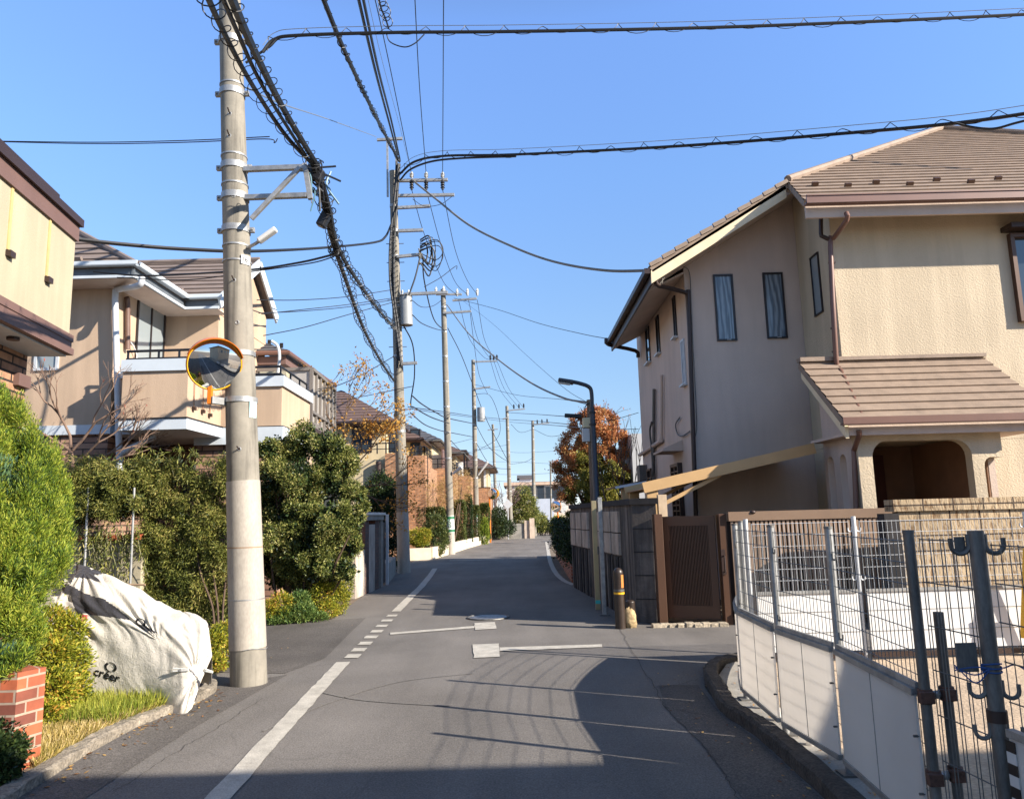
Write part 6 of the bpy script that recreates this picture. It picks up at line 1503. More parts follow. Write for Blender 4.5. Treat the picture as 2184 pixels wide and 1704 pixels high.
D1 = 7.8
# bundles from above the camera to the bracket, on to the transformer pole
A1 = [(400, -110, 3.6), (470, 55, 4.75), (540, 185, 5.9), (610, 290, 7.0), (668, 352, 7.75)]
A2 = [(455, -110, 3.6), (520, 60, 4.8), (592, 210, 6.2), (650, 310, 7.3), (676, 352, 7.8)]
wire('upper twisted cable bundle with small loops sweeping past the near pole to its bracket', A2, .032, helix=(.05, .24, .0045))
wire('looser looped cable passing in front of the near pole above its bracket', A1, .022, helix=(.068, .27, .0045))
wire('slim cable beside the looped bundle crossing the near pole', [(430, -110, 3.6), (500, 55, 4.8), (566, 195, 6.0), (660, 345, 7.7)], .018)
B1 = [(668, 352, 7.75), (690, 430, 8.4), (708, 510, 9.6), (735, 590, 11.5), (775, 700, 15), (812, 770, 19), (840, 812, 22.7)]
wire('spiral wrapped cable bundle sagging from the near bracket down to the transformer pole', B1, .034, helix=(.085, .25, .006))
wire('second cable running close above the spiral bundle to the transformer pole', [(676, 352, 7.8), (700, 440, 8.5), (722, 530, 10.0), (770, 610, 13.0), (815, 670, 18), (842, 700, 22.7)], .034, helix=(.07, .3, .007))
t = root('splice_box', 'black cable splice boxes hanging on the bundle beside the near pole bracket', 'box', tuple(P(680, 420, 8.0)))
for x, y, w, h, dd in ((672, 372, .10, .07, 7.9), (690, 470, .055, .09, 8.7)):
    q = P(x, y, dd); MB().obox(q, unit(V(1, 0, -.5))*w, V(0, .06, 0), unit(V(.5, 0, 1))*h).build('box', MT['black'], t, bevel=.02)
for k in range(14):
    q = P(670 + random.uniform(-14, 22), 360 + random.uniform(-14, 60), 7.9 + random.uniform(-.1, .2)); a = q + V(random.uniform(-.15, .15), 0, random.uniform(.02, .2)); b = q + V(random.uniform(-.12, .2), 0, -random.uniform(.05, .35))
    MB().tube(spline([a, q + V(random.uniform(-.08, .08), -.04, 0), b], 5), random.choice((.006, .009, .012)), 5).build('loose_cable', MT['cable'] if k % 4 else simple('blue_grey_cable', C(92, 132, 148), .5), t, True)
for k in range(5):
    q = P(715 + random.uniform(-6, 6), 540 + random.uniform(-10, 12), 10.0); MB().ring(q, (random.uniform(-.4, .4), 1, random.uniform(-.5, .5)), random.uniform(.04, .09), .008, 14, 5, u=(1, 0, .2)).build('loose_cable', MT['cable'], t, True)
# thick cables from above to the head of the transformer pole
wire('thickest black cable bundle running from the top of the view to the transformer pole head', [(655, -90, 9.6), (690, 0, 10.6), (735, 110, 12.2), (788, 222, 15.2), (820, 285, 18.5), (852, 345, 22.5)], .042, helix=(.05, .35, .010))
wire('left one of the pair of smooth cables down to the transformer pole head', [(745, -90, 9.2), (765, 0, 10.3), (800, 150, 13.4), (828, 255, 18.0), (848, 330, 22.5)], .026)
wire('right one of the pair of smooth cables down to the transformer pole head', [(756, -90, 9.2), (775, 0, 10.3), (807, 150, 13.4), (834, 255, 18.0), (853, 340, 22.5)], .024)
for lab, pts in (('left high voltage line passing the hanging cable loops', [(780, -70, 12), (800, 0, 13.2), (835, 160, 17), (878, 372, 22.6)]),
                 ('middle high voltage line crossing both crosswise cables', [(882, -70, 13), (885, 0, 14), (895, 190, 18), (909, 372, 22.6)]),
                 ('right high voltage line hanging straight down the middle of the sky', [(947, -70, 13), (946, 0, 14), (945, 190, 18), (944, 372, 22.6)])):
    wire(lab, pts, .011)
wire('fine bare wire just right of the smooth cable pair', [(785, 0, 12), (815, 130, 14), (850, 260, 18), (870, 340, 22)], .005, MT['wire'])
# crosswise cables
wire('upper crosswise cable with pale messenger wire and hanger loops', [(560, 112, 7.9), (585, 85, 7.9), (640, 76, 7.9), (850, 70, 8.0), (1092, 68, 8.1), (1500, 60, 8.3), (1900, 45, 8.4), (2260, 28, 8.5)], .019, extra=((0, .085, .004),), helix=(.055, .46, .005))
wire('short pair of cables curving up from the near pole to the crosswise cable', [(524, 135, 7.9), (545, 120, 7.9), (575, 100, 7.9), (600, 80, 7.9), (660, 76, 7.9)], .014, MT['cable'])
wire('lower crosswise cable rising from the transformer pole to the right edge', [(852, 372, 22.7), (885, 345, 22.3), (950, 333, 21.5), (1100, 330, 20), (1450, 312, 17.3), (1800, 285, 15.2), (2050, 262, 14), (2270, 230, 13.2)], .036, extra=((0, .17, .008),), helix=(.10, .95, .010))
wire('second strand curving under the lower crosswise cable near the transformer pole', [(853, 385, 22.6), (875, 362, 22.3), (920, 345, 21.7), (985, 338, 21.2), (1100, 334, 20)], .03)
wire('drooping loop of cable above the brown roof at the right edge', [(2035, 262, 14), (2075, 272, 13.9), (2120, 275, 13.7), (2170, 262, 13.5), (2260, 240, 13.2)], .024)
wire('slack black loop hanging below the upper crosswise cable', [(823, 68, 8.0), (832, 90, 8.0), (862, 101, 8.0), (885, 93, 8.0), (905, 74, 8.0)], .007)
t = root('cable_coil', 'loops of thin cable spiralling up from the crosswise cable at the top', 'cables', tuple(P(822, 30, 8)))
MB().tube(spline([P(803, -30, 7.4), P(812, 15, 7.6), P(822, 40, 7.8), P(829, 62, 8.0)], 6), .010, 5).build('cable', MT['cable'], t, True)
for k in range(5): MB().ring(P(815 + 3*k, 4 + 11*k, 7.7), (random.uniform(-.4, .4), 1, .3), .045 + .01*(k % 3), .005, 16, 5, u=(1, 0, 0)).build('loop', MT['cable'], t, True)
wire('thick black cable running left from the transformer pole above the slate roof', [(834, 480, 22.6), (822, 505, 22), (800, 517, 21), (700, 528, 17), (540, 536, 13.5), (400, 532, 12), (270, 522, 11.2), (140, 508, 10.6)], .034)
wire('upper of two service cables drooping left across the slate roof', [(712, 543, 10.2), (640, 560, 10.6), (540, 575, 11.2), (400, 585, 12), (300, 588, 12.4), (200, 580, 12.7)], .016)
wire('lower of two service cables drooping left across the slate roof', [(712, 548, 10.2), (660, 562, 10.6), (540, 579, 11.2), (400, 597, 12), (250, 592, 12.6)], .009)
wire('grey guy wire from the near pole to the head of the transformer pole', [(528, 188, 7.9), (600, 222, 9.5), (700, 255, 14), (802, 292, 22.7)], .010, MT['wire'])
wire('upper thin wire across the sky left of the near pole', [(-40, 301, 9.5), (200, 304, 9), (400, 300, 8.5), (575, 292, 8)], .006)
wire('lower thin wire across the sky left of the near pole', [(-40, 302, 9.5), (200, 307, 9), (400, 304, 8.5), (565, 297, 8), (585, 305, 8), (592, 296, 8)], .006)
wire('thick grey service cable sagging from the transformer pole to the stucco house eave', [(880, 385, 22.6), (930, 425, 21.5), (1000, 480, 20), (1090, 525, 18), (1180, 558, 16.5), (1290, 577, 15), (1400, 577, 13.7)], .030, MT['cable_grey'])
wire('pale drip loop of cable at the corner of the stucco house eave', [(1400, 577, 13.6), (1412, 590, 13.6), (1410, 610, 13.6), (1402, 612, 13.6), (1415, 595, 13.6), (1425, 572, 13.6)], .011, MT['cable_grey'])
wire('long grey service cable from the insulator pole down to the street lamp', [(953, 650, 33), (1000, 712, 30), (1060, 765, 26), (1130, 815, 21), (1200, 848, 17.5), (1250, 858, 15.5)], .024, MT['cable_grey'])
wire('thin black wire from the insulator pole to the far eave of the stucco house', [(968, 636, 33.4), (1060, 660, 29), (1150, 690, 25), (1240, 712, 21), (1292, 722, 19.2)], .010)
wire('thinnest wire slanting from the insulator pole towards the street lamp arm', [(985, 640, 33), (1050, 690, 28), (1120, 755, 23), (1200, 825, 17.5), (1255, 860, 15.4)], .005)
for lab, pts in (('top one of the thin wires left of the transformer pole', [(548, 640, 17), (640, 640, 19), (740, 633, 21), (838, 618, 22.7)]),
                 ('middle one of the thin wires left of the transformer pole', [(552, 668, 17), (640, 664, 19), (740, 655, 21), (838, 640, 22.7)]),
                 ('lower one of the thin wires left of the transformer pole', [(558, 670, 17), (650, 660, 19.5), (740, 650, 21), (838, 636, 22.7)]),
                 ('steep thin wire rising to the transformer pole from the white verge', [(562, 716, 17), (650, 698, 19), (740, 672, 21), (838, 645, 22.7)]),
                 ('black cable from the veranda screen up to the transformer pole', [(662, 832, 18), (720, 822, 19.2), (780, 795, 21), (840, 760, 22.7)]),
                 ('black cable above the brown hip roof to the transformer pole', [(712, 852, 26), (760, 848, 25), (840, 832, 22.7), (880, 824, 23)]),
                 ('low wire over the hip roof of the cream house', [(720, 902, 30), (800, 890, 27), (850, 876, 22.8), (880, 872, 24)])):
    wire(lab, pts, .012)
# high voltage lines from pole to pole
HV = [[(878, 405, 22.7), (905, 500, 26), (945, 600, 31), (975, 630, 33.4)], [(909, 405, 22.7), (940, 520, 27), (970, 600, 31), (997, 629, 33.4)], [(944, 405, 22.7), (970, 530, 28), (995, 595, 32), (1018, 629, 33.4)],
      [(978, 640, 33.6), (1000, 720, 38), (1030, 760, 43), (1046, 768, 45)], [(999, 640, 33.6), (1018, 720, 39), (1040, 758, 43), (1053, 768, 45)], [(1018, 640, 33.6), (1032, 720, 39), (1050, 758, 43), (1060, 768, 45)],
      [(1046, 770, 45), (1066, 830, 49), (1096, 870, 54)], [(1053, 770, 45), (1076, 830, 49), (1107, 870, 54)], [(1060, 770, 45), (1086, 830, 49), (1117, 870, 54)]]
nm = ['first', 'second', 'third']
sp_ = ['between the transformer pole and the insulator pole', 'between the insulator pole and the small transformer pole', 'between the small transformer pole and the red striped pole']
for i, pts in enumerate(HV): wire('%s high voltage line from left %s' % (nm[i % 3], sp_[i//3]), pts, .012)
# low cables along the left side of the street
low = [('looped communication cable leaving the transformer pole low down', [(858, 690, 22.7), (880, 735, 23.2), (884, 800, 23.6), (876, 860, 24), (885, 870, 24.5), (920, 890, 28), (958, 903, 33.4)], .022),
       ('black cable sagging between transformer pole and insulator pole at roof height', [(880, 845, 24), (900, 862, 26), (930, 880, 30), (956, 892, 33.4), (1008, 903, 44)], .022),
       ('lowest sagging cable between transformer pole and insulator pole', [(875, 880, 24), (905, 905, 27), (935, 917, 31), (958, 922, 33.4), (1010, 932, 44)], .018),
       ('long nearly level cable crossing all the poles to the orange tree', [(870, 868, 23), (960, 880, 33), (1015, 888, 44), (1088, 895, 54), (1140, 898, 48), (1215, 905, 30)], .016),
       ('second nearly level cable just beneath the long crossing cable', [(875, 872, 23), (960, 884, 33), (1088, 900, 54), (1215, 910, 24), (1255, 920, 16)], .012),
       ('steep cable from the insulator pole down to the small transformer pole', [(955, 700, 33.4), (985, 760, 38), (1012, 830, 44.5), (1040, 900, 48), (1084, 985, 53)], .02),
       ('cable arching beyond the small transformer pole towards the white sign', [(1012, 900, 44.5), (1040, 950, 48), (1068, 975, 52), (1086, 985, 54)], .018),
       ('cable dropping from the fourth pole bracket', [(1015, 840, 45), (1046, 845, 45), (1066, 900, 47), (1060, 935, 48), (1020, 960, 46)], .014),
       ('dark cable from red striped pole over to the pale building pole', [(1088, 990, 54), (1120, 985, 55), (1138, 975, 58)], .014),
       ('cable peak above the pale distant building', [(1088, 1060, 54), (1110, 1045, 54), (1126, 1030, 55), (1138, 1055, 58)], .016),
       ('cable with a small box sagging near the pale building pole', [(1086, 1038, 54), (1105, 1036, 55), (1118, 1028, 56), (1138, 1045, 58)], .014),
       ('cross street wire highest of the far group', [(1010, 950, 60), (1100, 965, 60), (1200, 962, 60), (1300, 970, 60)], .010),
       ('cross street wire second of the far group', [(1015, 985, 60), (1100, 985, 60), (1200, 990, 60), (1290, 990, 60)], .010),
       ('cross street wire third of the far group', [(1030, 1010, 60), (1100, 1012, 60), (1200, 1008, 60)], .012),
       ('cross street wire fourth of the far group', [(1040, 1025, 60), (1120, 1028, 60), (1200, 1026, 60)], .012),
       ('cross street wire lowest of the far group', [(1040, 1052, 60), (1120, 1053, 60), (1200, 1053, 60)], .012),
       ('wire slanting from the stucco house pipe to the orange tree', [(1262, 905, 20), (1310, 895, 20), (1362, 880, 20)], .008),
       ('wire from the stucco house wall behind the orange tree', [(1250, 918, 20), (1300, 916, 20), (1362, 915, 20)], .008),
       ('dark cable sleeve running into the orange tree', [(1085, 880, 54), (1150, 884, 40), (1205, 888, 26), (1240, 888, 20)], .016)]
low += [('cable from the insulator pole arm down past the small transformer', [(1003, 668, 33.5), (1012, 740, 37), (1022, 800, 41), (1040, 840, 45)], .012),
       ('slack wire from the transformer to the insulator pole', [(880, 672, 22.7), (900, 690, 25), (930, 702, 30), (950, 706, 33.4)], .016),
       ('wire pair looping from transformer lid to insulator arm', [(878, 640, 22.6), (900, 655, 25), (925, 652, 29), (945, 638, 33.2)], .012),
       ('heavy cable slanting from the messy coil down to the insulator pole', [(902, 548, 22.6), (905, 600, 24), (925, 680, 28), (948, 705, 33)], .022),
       ('cable from the messy coil back to the transformer', [(896, 548, 22.5), (886, 590, 22.5), (872, 630, 22.5)], .026),
       ('jumper wire dipping under the top arm of the transformer pole', [(880, 425, 22.5), (905, 440, 22.5), (940, 436, 22.5), (966, 418, 22.5)], .009),
       ('diagonal wire from a white connector up to the high voltage line', [(905, 612, 23), (940, 592, 24), (972, 568, 25), (974, 575, 25)], .012),
       ('far wire between the small transformer pole and the street lamp side', [(1012, 820, 44), (1100, 842, 38), (1200, 852, 26), (1252, 862, 16)], .011),
       ('far wire drooping to the pale building pole', [(1090, 905, 54), (1110, 922, 56), (1138, 915, 58)], .014),
       ('far wire beyond the pale building pole towards the orange tree', [(1138, 915, 58), (1170, 930, 50), (1215, 925, 30)], .014),
       ('faint wire above the grey roof row houses', [(900, 962, 36), (950, 950, 36), (1010, 935, 44)], .010),
       ('second faint wire above the grey roof row houses', [(960, 975, 36), (1010, 962, 44), (1085, 948, 54)], .010),
       ('low cable from green banded pole to last pole with lamp', [(962, 940, 33.5), (985, 962, 38), (1012, 968, 44.5)], .016),
       ('low sagging cable bundle between the last left hand poles', [(1016, 945, 44.5), (1040, 985, 48), (1060, 998, 52), (1088, 1000, 54)], .018)]
for lab, pts, r in low: wire(lab, pts, r)
t = root('cable_sleeve', 'dark cable junction sleeve hanging left of the street lamp', 'box', tuple(P(1222, 887, 18)))
MB().bar(P(1204, 886, 18), P(1240, 888, 18), .07, .10).build('sleeve', MT['black'], t, bevel=.02)
# ------------------------------------------------------------------ walls, signs and buildings further down the street
t = root('gate_posts', 'shaded brick and concrete gate posts with pale slats beyond the round hedge', 'gate', (-3.4, 17.5, 0))
a, b = V(-3.32, 15.8, 0), V(-3.20, 19.0, 0); d = unit(b-a)
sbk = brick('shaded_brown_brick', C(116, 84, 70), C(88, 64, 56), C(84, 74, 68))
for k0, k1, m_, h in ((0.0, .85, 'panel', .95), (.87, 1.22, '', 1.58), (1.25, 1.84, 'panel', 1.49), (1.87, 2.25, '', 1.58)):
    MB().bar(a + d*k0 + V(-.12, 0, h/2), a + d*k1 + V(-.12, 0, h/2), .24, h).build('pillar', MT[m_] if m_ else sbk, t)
MB().bar(a + d*.9 + V(-.10, 0, 1.64), a + d*2.6 + V(-.10, 0, 1.64), .30, .11).build('lintel', MT['concrete'], t)
MB().bar(a + d*.85 + V(-.10, 0, 1.73), a + d*2.65 + V(-.10, 0, 1.73), .36, .06).build('cap', MT['white'], t)
q = a + d*2.5; MB().box(q[0]-.2, q[0]+.02, q[1]-.1, q[1]+.12, 0, 1.58).build('pillar', MT['concrete'], t)
q2 = a + d*3.2; MB().box(q2[0]-.03, q2[0]+.03, q2[1]-.05, q2[1]+.05, 0, 1.72).build('frame_post', MT['steel_white'], t)
MB().bar(a + d*2.66 + V(-.06, 0, .8), a + d*3.12 + V(-.06, 0, .8), .04, 1.45).build('opening_shade', MT['black'], t)  # black panel stands in for the shade of an opening
t = root('low_wall', 'shaded low concrete wall between the gate posts and the transformer pole', 'wall', (-3.4, 21, 0))
MB().prism([(-3.22, 19.3, 0), (-3.55, 22.6, 0), (-3.75, 22.6, 0), (-3.42, 19.3, 0)], (0, 0, .5)).build('wall_panel', MT['concrete'], t)
t = root('low_wall', 'low pale concrete retaining wall under the clipped hedges', 'wall', (-3.4, 36, 0))
pts = [(-4.4, 29.4), (-3.25, 29.8), (-2.98, 33.0), (-2.82, 35), (-2.45, 40), (-2.05, 44), (-1.62, 47)]
for i in range(len(pts)-1):
    a, b = V(*pts[i], 0), V(*pts[i+1], 0); d = unit(b-a); L_ = np.linalg.norm(b-a); n = max(1, int(L_/.9))
    for k in range(n): MB().bar(a + d*(L_*k/n+.006) + V(-.07, 0, .23), a + d*(L_*(k+1)/n-.006) + V(-.07, 0, .23), .14, .46).build('wall_panel', simple('pale_wall_panel', C(212, 196, 172), .9, var=.15), t)
g = G(1046, 1157); cm2 = P(1050, 1053, float(g[1])-.1)
t = convex_mirror('m', 'distant round mirror with orange back on an orange post by the brick houses', cm2, V(-.35, -1, -.1), .33, None, False)
MB().tube([V(g[0], g[1], 0), V(g[0], g[1], float(cm2[2])+.1)], .05, 10).build('post', MT['orange'], t, True)
c2_ = cm2 + V(.10, .16, .02); MB().tube([c2_, c2_ + V(.06, .12, 0)], [.33, .30], 24).build('back_mirror', MT['yellow'], t, True)
t = root('road_sign', 'white diamond road sign seen from behind on a thin white post', 'sign', tuple(V(*G(1084, 1150)[:2], 0)))
g = G(1084, 1150); q = P(1083, 1075, float(g[1]))
MB().tube([V(g[0], g[1], 0), V(q[0], q[1], q[2]+.3)], .04, 10).build('post', MT['steel_white'], t, True)
MB().prism([q + V(-.36, -.05, 0), q + V(0, -.05, -.36), q + V(.36, -.05, 0), q + V(0, -.05, .36)], (0, .02, 0)).build('sign_board', MT['steel_white'], t)
t = root('block_wall', 'grey block wall with pale end panels under the pine at the far corner', 'wall', tuple(V(*G(1120, 1145)[:2], 0)))
g0, g1, g2 = G(1098, 1148), G(1118, 1146), G(1140, 1145)
MB().box(g0[0]-2.0, g1[0], 54.0, 54.25, 0, 1.05).build('wall', MT['concrete'], t); MB().box(g1[0]+.01, float(P(1129, 1120, 53.9)[0]), 53.9, 54.2, 0, 1.25).build('wall_panel', simple('tan_panel', C(196, 178, 160), .9), t)
MB().box(float(P(1129.5, 1120, 53.9)[0]), float(P(1140, 1120, 53.8)[0]), 53.8, 54.2, 0, 1.4).build('wall_panel', simple('tan_panel_pale', C(206, 186, 166), .9), t)
def block(name, label, x0, x1, y0, y1, d, dep, mat, wins=(), zmin=0, roof=None):
    a, b = P(x0, y0, d), P(x1, y1, d); t = root('building', label, 'building', (float((a[0]+b[0])/2), d, 0))
    MB().box(float(a[0]), float(b[0]), d, d+dep, zmin, float(a[2])).build('wall', mat, t)
    for x, y, w, h in wins:
        c = P(x, y, d); window(t, (c[0], d, c[2]), (1, 0, 0), (0, -1, 0), w, h, MT['galv_dull'], MT['glass'], fw=.08)
    if roof: MB().box(float(a[0])-.3, float(b[0])+.3, d-.3, d+dep+.3, float(a[2]), float(a[2])+.35).build('roof', roof, t)
    return t
cream = simple('far_cream', C(226, 208, 192), .8, var=.06); cream2 = simple('far_white', C(186, 188, 192), .8, var=.05)
block('b', 'long pale beige building closing the end of the street', 1080, 1225, 1036, 1140, 84, 10, cream, ((1122, 1052, 2.2, 1.5), (1153, 1052, .9, 1.7), (1184, 1052, 2.2, 1.5)), roof=simple('beige_roof', C(206, 176, 152), .8))
block('b', 'pale grey panelled facade below the beige building', 1139, 1184, 1064, 1140, 76, 4, simple('grey_panels', C(186, 192, 202), .6, var=.08))
block('b', 'white building sliver between the stucco house and the orange tree', 1346, 1380, 925, 1100, 24, 3, cream2)
block('b', 'small white gabled house beyond the far poles', 1108, 1136, 1020, 1040, 92, 6, cream2, roof=MT['roofG'])
t = root('guard_rail', 'low dark guard rail across the end of the street', 'rail', (3.5, 60, 0))
a, b = V(*P(1142, 1128, 61)[:2], 0), V(*P(1192, 1128, 61)[:2], 0)
for z in (.45, .95): MB().bar(a + V(0, 0, z), b + V(0, 0, z), .06, .07).build('rail', MT['brown_dark'], t)
for k in range(6): q = a + (b-a)*k/5; MB().box(q[0]-.04, q[0]+.04, q[1]-.04, q[1]+.04, 0, 1.0).build('post', MT['brown_dark'], t)
# right hand side: planter, mirrors, motor scooter
t = root('planter', 'red brick planter along the right of the street under the dark hedge', 'planter', (1.5, 27, 0))
MB().prism([(1.30, 18.2, 0), (1.55, 30, 0), (1.85, 30, 0), (1.75, 18.2, 0)], (0, 0, .42)).build('wall', MT['brick_red'], t)
cm3 = P(1186, 1080, 44)
t = convex_mirror('m', 'grey backed distant mirror on the right below the orange tree', cm3, V(-.7, -1, 0), .33, None, False)
MB().tube([V(cm3[0]+.1, 44.2, 0), V(cm3[0]+.1, 44.2, float(cm3[2]))], .045, 10).build('post', MT['orange'], t, True)
cc = cm3 + V(.42, .3, -.05); MB().tube([cc, cc + V(-.12, .1, 0)], [.33, .33], 24).build('back_shell', MT['galv'], t, True)
g = G(1200, 1147); sx_, sy_ = float(g[0])-.25, 46.0
t = root('motor_scooter', 'dark blue motor scooter parked at the far right of the street', 'scooter', (sx_, sy_, 0))
for dy in (-.55, .6): MB().ring((sx_, sy_+dy, .24), (1, 0, 0), .18, .06, 20, 8, u=(0, 1, 0)).build('wheel', MT['black'], t, True)
sb_ = simple('scooter_blue', C(52, 66, 104), .35)
MB().obox(V(sx_, sy_+.35, .5), V(.16, 0, 0), V(0, .38, 0), V(0, 0, .16)).build('body', sb_, t, bevel=.06)
MB().obox(V(sx_, sy_-.42, .55), V(.20, 0, 0), V(0, .06, .02), V(0, -.1, .36)).build('leg_shield', sb_, t, bevel=.05)
MB().obox(V(sx_, sy_+.3, .72), V(.14, 0, 0), V(0, .34, 0), V(0, 0, .06)).build('seat', MT['black'], t, bevel=.04)
MB().tube([V(sx_-.3, sy_-.4, 1.02), V(sx_, sy_-.48, .98), V(sx_+.3, sy_-.4, 1.02)], .02, 8).build('handlebar', MT['black'], t, True)
MB().ball((sx_, sy_-.5, .92), .10, .08, .10).build('headlight', MT['galv'], t, True)
# yellow garden wall and trellis poles behind the bamboo
t = root('garden_wall', 'low yellow garden wall with red tile coping behind the covered bike', 'wall', (-8, 12.6, 0))
w0, w1 = P(120, 1140, 12.5), P(318, 1140, 12.5)
MB().box(float(w0[0])-2, float(w1[0]), 12.28, 12.42, 0, 1.38).build('wall', MT['stuccoY'], t)
MB().box(float(w0[0])-2, float(w1[0]), 12.21, 12.49, 1.383, 1.46).build('coping', simple('red_tile', C(178, 92, 60), .7, var=.2), t)
t = root('trellis', 'bamboo hedge trellis of two grey upright pipes and thin cross poles', 'trellis', (-6, 12.2, 0))
for x in (182, 281):
    q = P(x, 1200, 12.12); MB().tube([V(q[0], 12.12, 0), V(q[0]-.02, 12.12, float(P(x, 1040, 12.12)[2]))], .019, 10).build('upright', MT['galv'], t, True)
for y in (1245,):
    a, b = P(170, y, 12.07), P(310, y+2, 12.07); MB().tube([a, b], .016, 8).build('cross_pole', MT['bark_pale'], t, True)
t = root('brick_pier', 'orange red brick pier end of the front garden wall at lower left', 'pier', tuple(V(*G(40, 1650)[:2], 0)))
MB().prism([tuple(G(84, 1640)), tuple(G(22, 1662)), tuple(G(22, 1662) + V(-.22, .0, 0)), tuple(G(84, 1640) + V(-.25, .12, 0))], (0, 0, .66)).build('pier', MT['brick_red'], t)
# ------------------------------------------------------------------ the bicycle under its cover
from mathutils.bvhtree import BVHTree
def cpx(cx, cy): return ((80 + cx/3.873)/1.1722, (1380 + cy/3.873)/1.1722)
rows = [  # t, then (x, y, depth) from the left end to the right end
    (0.0, [(178,1480,7.02),(215,1484,7.0),(255,1490,6.97),(300,1500,6.92),(345,1513,6.84),(388,1523,6.73),(412,1503,6.80),(430,1450,6.92)]),
    (.22, [(172,1420,7.06),(210,1420,7.03),(252,1425,6.99),(300,1438,6.93),(348,1455,6.84),(392,1466,6.76),(422,1452,6.83),(436,1415,6.96)]),
    (.45, [(164,1352,7.16),(202,1348,7.12),(246,1352,7.07),(296,1366,7.0),(350,1388,6.92),(396,1400,6.86),(426,1396,6.92),(441,1375,7.02)]),
    (.66, [(112,1285,7.32),(152,1282,7.27),(206,1286,7.21),(262,1302,7.14),(326,1332,7.04),(380,1348,6.99),(424,1350,7.02),(445,1348,7.08)]),
    (.85, [(118,1240,7.50),(155,1236,7.45),(208,1240,7.38),(262,1262,7.30),(326,1294,7.20),(378,1314,7.13),(418,1320,7.12),(444,1332,7.12)]),
    (1.0, [(138,1213,7.66),(165,1205,7.62),(213,1217,7.54),(265,1241,7.45),(325,1274,7.34),(375,1298,7.25),(413,1308,7.19),(438,1322,7.15)])]
NS, NT = 150, 110
ctrl = np.array([[P(*p) for p in r[1]] for r in rows]); tt = np.array([r[0] for r in rows])
def cr(arr, x, xs):
    """smooth interpolation through control rows"""
    i = int(np.clip(np.searchsorted(xs, x) - 1, 0, len(xs)-2)); f = (x-xs[i])/(xs[i+1]-xs[i])
    p1, p2 = arr[i], arr[i+1]; p0 = arr[i-1] if i > 0 else 2*p1-p2; p3 = arr[i+2] if i+2 < len(xs) else 2*p2-p1
    return .5*((2*p1)+(p2-p0)*f+(2*p0-5*p1+4*p2-p3)*f*f+(3*p1-p0-3*p2+p3)*f**3)
sx = np.linspace(0, 1, ctrl.shape[1])
grid = np.zeros((NT+1, NS+1, 3))
for j in range(NT+1):
    row = cr(ctrl, j/NT, tt)
    for i in range(NS+1): grid[j, i] = cr(row, i/NS, sx)
nrm = np.cross(np.gradient(grid, axis=1), np.gradient(grid, axis=0)); nrm /= np.linalg.norm(nrm, axis=2)[..., None] + 1e-9
if nrm[NT//2, NS//2, 1] > 0: nrm = -nrm
S, T = np.meshgrid(np.linspace(0, 1, NS+1), np.linspace(0, 1, NT+1))
def fold(cx, cy, ang, freq, amp, warp, fall):
    u = (S-cx)*1.7; v = (T-cy)*1.0; r = np.hypot(u, v) + 1e-3; th = np.arctan2(v, u)
    return amp*np.sin(th*freq + warp*np.sin(r*7))*np.exp(-((th-ang)/1.3)**2)*np.minimum(1, r/.12)*np.exp(-r/fall)
disp = fold(.57, .52, 2.6, 15, .022, .5, .5) + fold(.80, .30, -1.3, 17, .024, .5, .35) + fold(.80, .32, 1.5, 12, .02, .6, .5) + fold(.2, .95, -1.2, 13, .018, .5, .5) + fold(.02, .6, -.3, 9, .02, .7, .5)
warpx = S*1.6 + .10*np.sin(T*9) + .06*np.sin(T*17 + S*11)
disp *= .8
disp *= 1.15
disp += .005*np.sin(warpx*11 + 5*T) + .006*np.sin(T*13 - 9*S + 2*np.sin(S*6)) + .004*np.sin(T*21 + 6*np.sin(S*5)) + .0015*np.sin(warpx*47 + T*13) 
ridge = np.abs(np.sin(warpx*9 + T*2.2 + 1.2*np.sin(T*5)))
disp -= .012*np.exp(-(ridge/.22)**2)*np.clip(T*2-.7, 0, 1)
disp *= 1 - .9*np.exp(-((S-.2)/.17)**4 - ((T-.15)/.17)**4)
hemw = np.clip((T)/.08, 0, 1); disp *= .35 + .65*hemw
grid = grid + nrm*disp[..., None]
# the far side: the same cover coming down behind
perp = unit(V(.55, .84, 0)); NB = 24; back = np.zeros((NB, NS+1, 3))
for k in range(1, NB+1):
    f = k/NB; back[k-1] = grid[NT] + perp*(.16*math.sin(f*math.pi/2) + .22*f) + V(0, 0, 1)*(-(f**1.35))[None] if False else grid[NT] + perp*(.12*math.sin(f*math.pi/2)+.08*f) + V(-.10*f, 0, 0)*S[0][:, None]**4
    back[k-1][:, 2] = grid[NT][:, 2]*(1-f**1.3) + .12*f**1.3 + .01*np.sin(S[0]*40 + f*5)
allg = np.concatenate([grid, back], 0); nr = allg.shape[0]
mb = MB(); mb.v = [tuple(p) for p in allg.reshape(-1, 3)]
for j in range(nr-1):
    for i in range(NS): a = j*(NS+1)+i; mb.f.append((a, a+1, a+NS+2, a+NS+1))
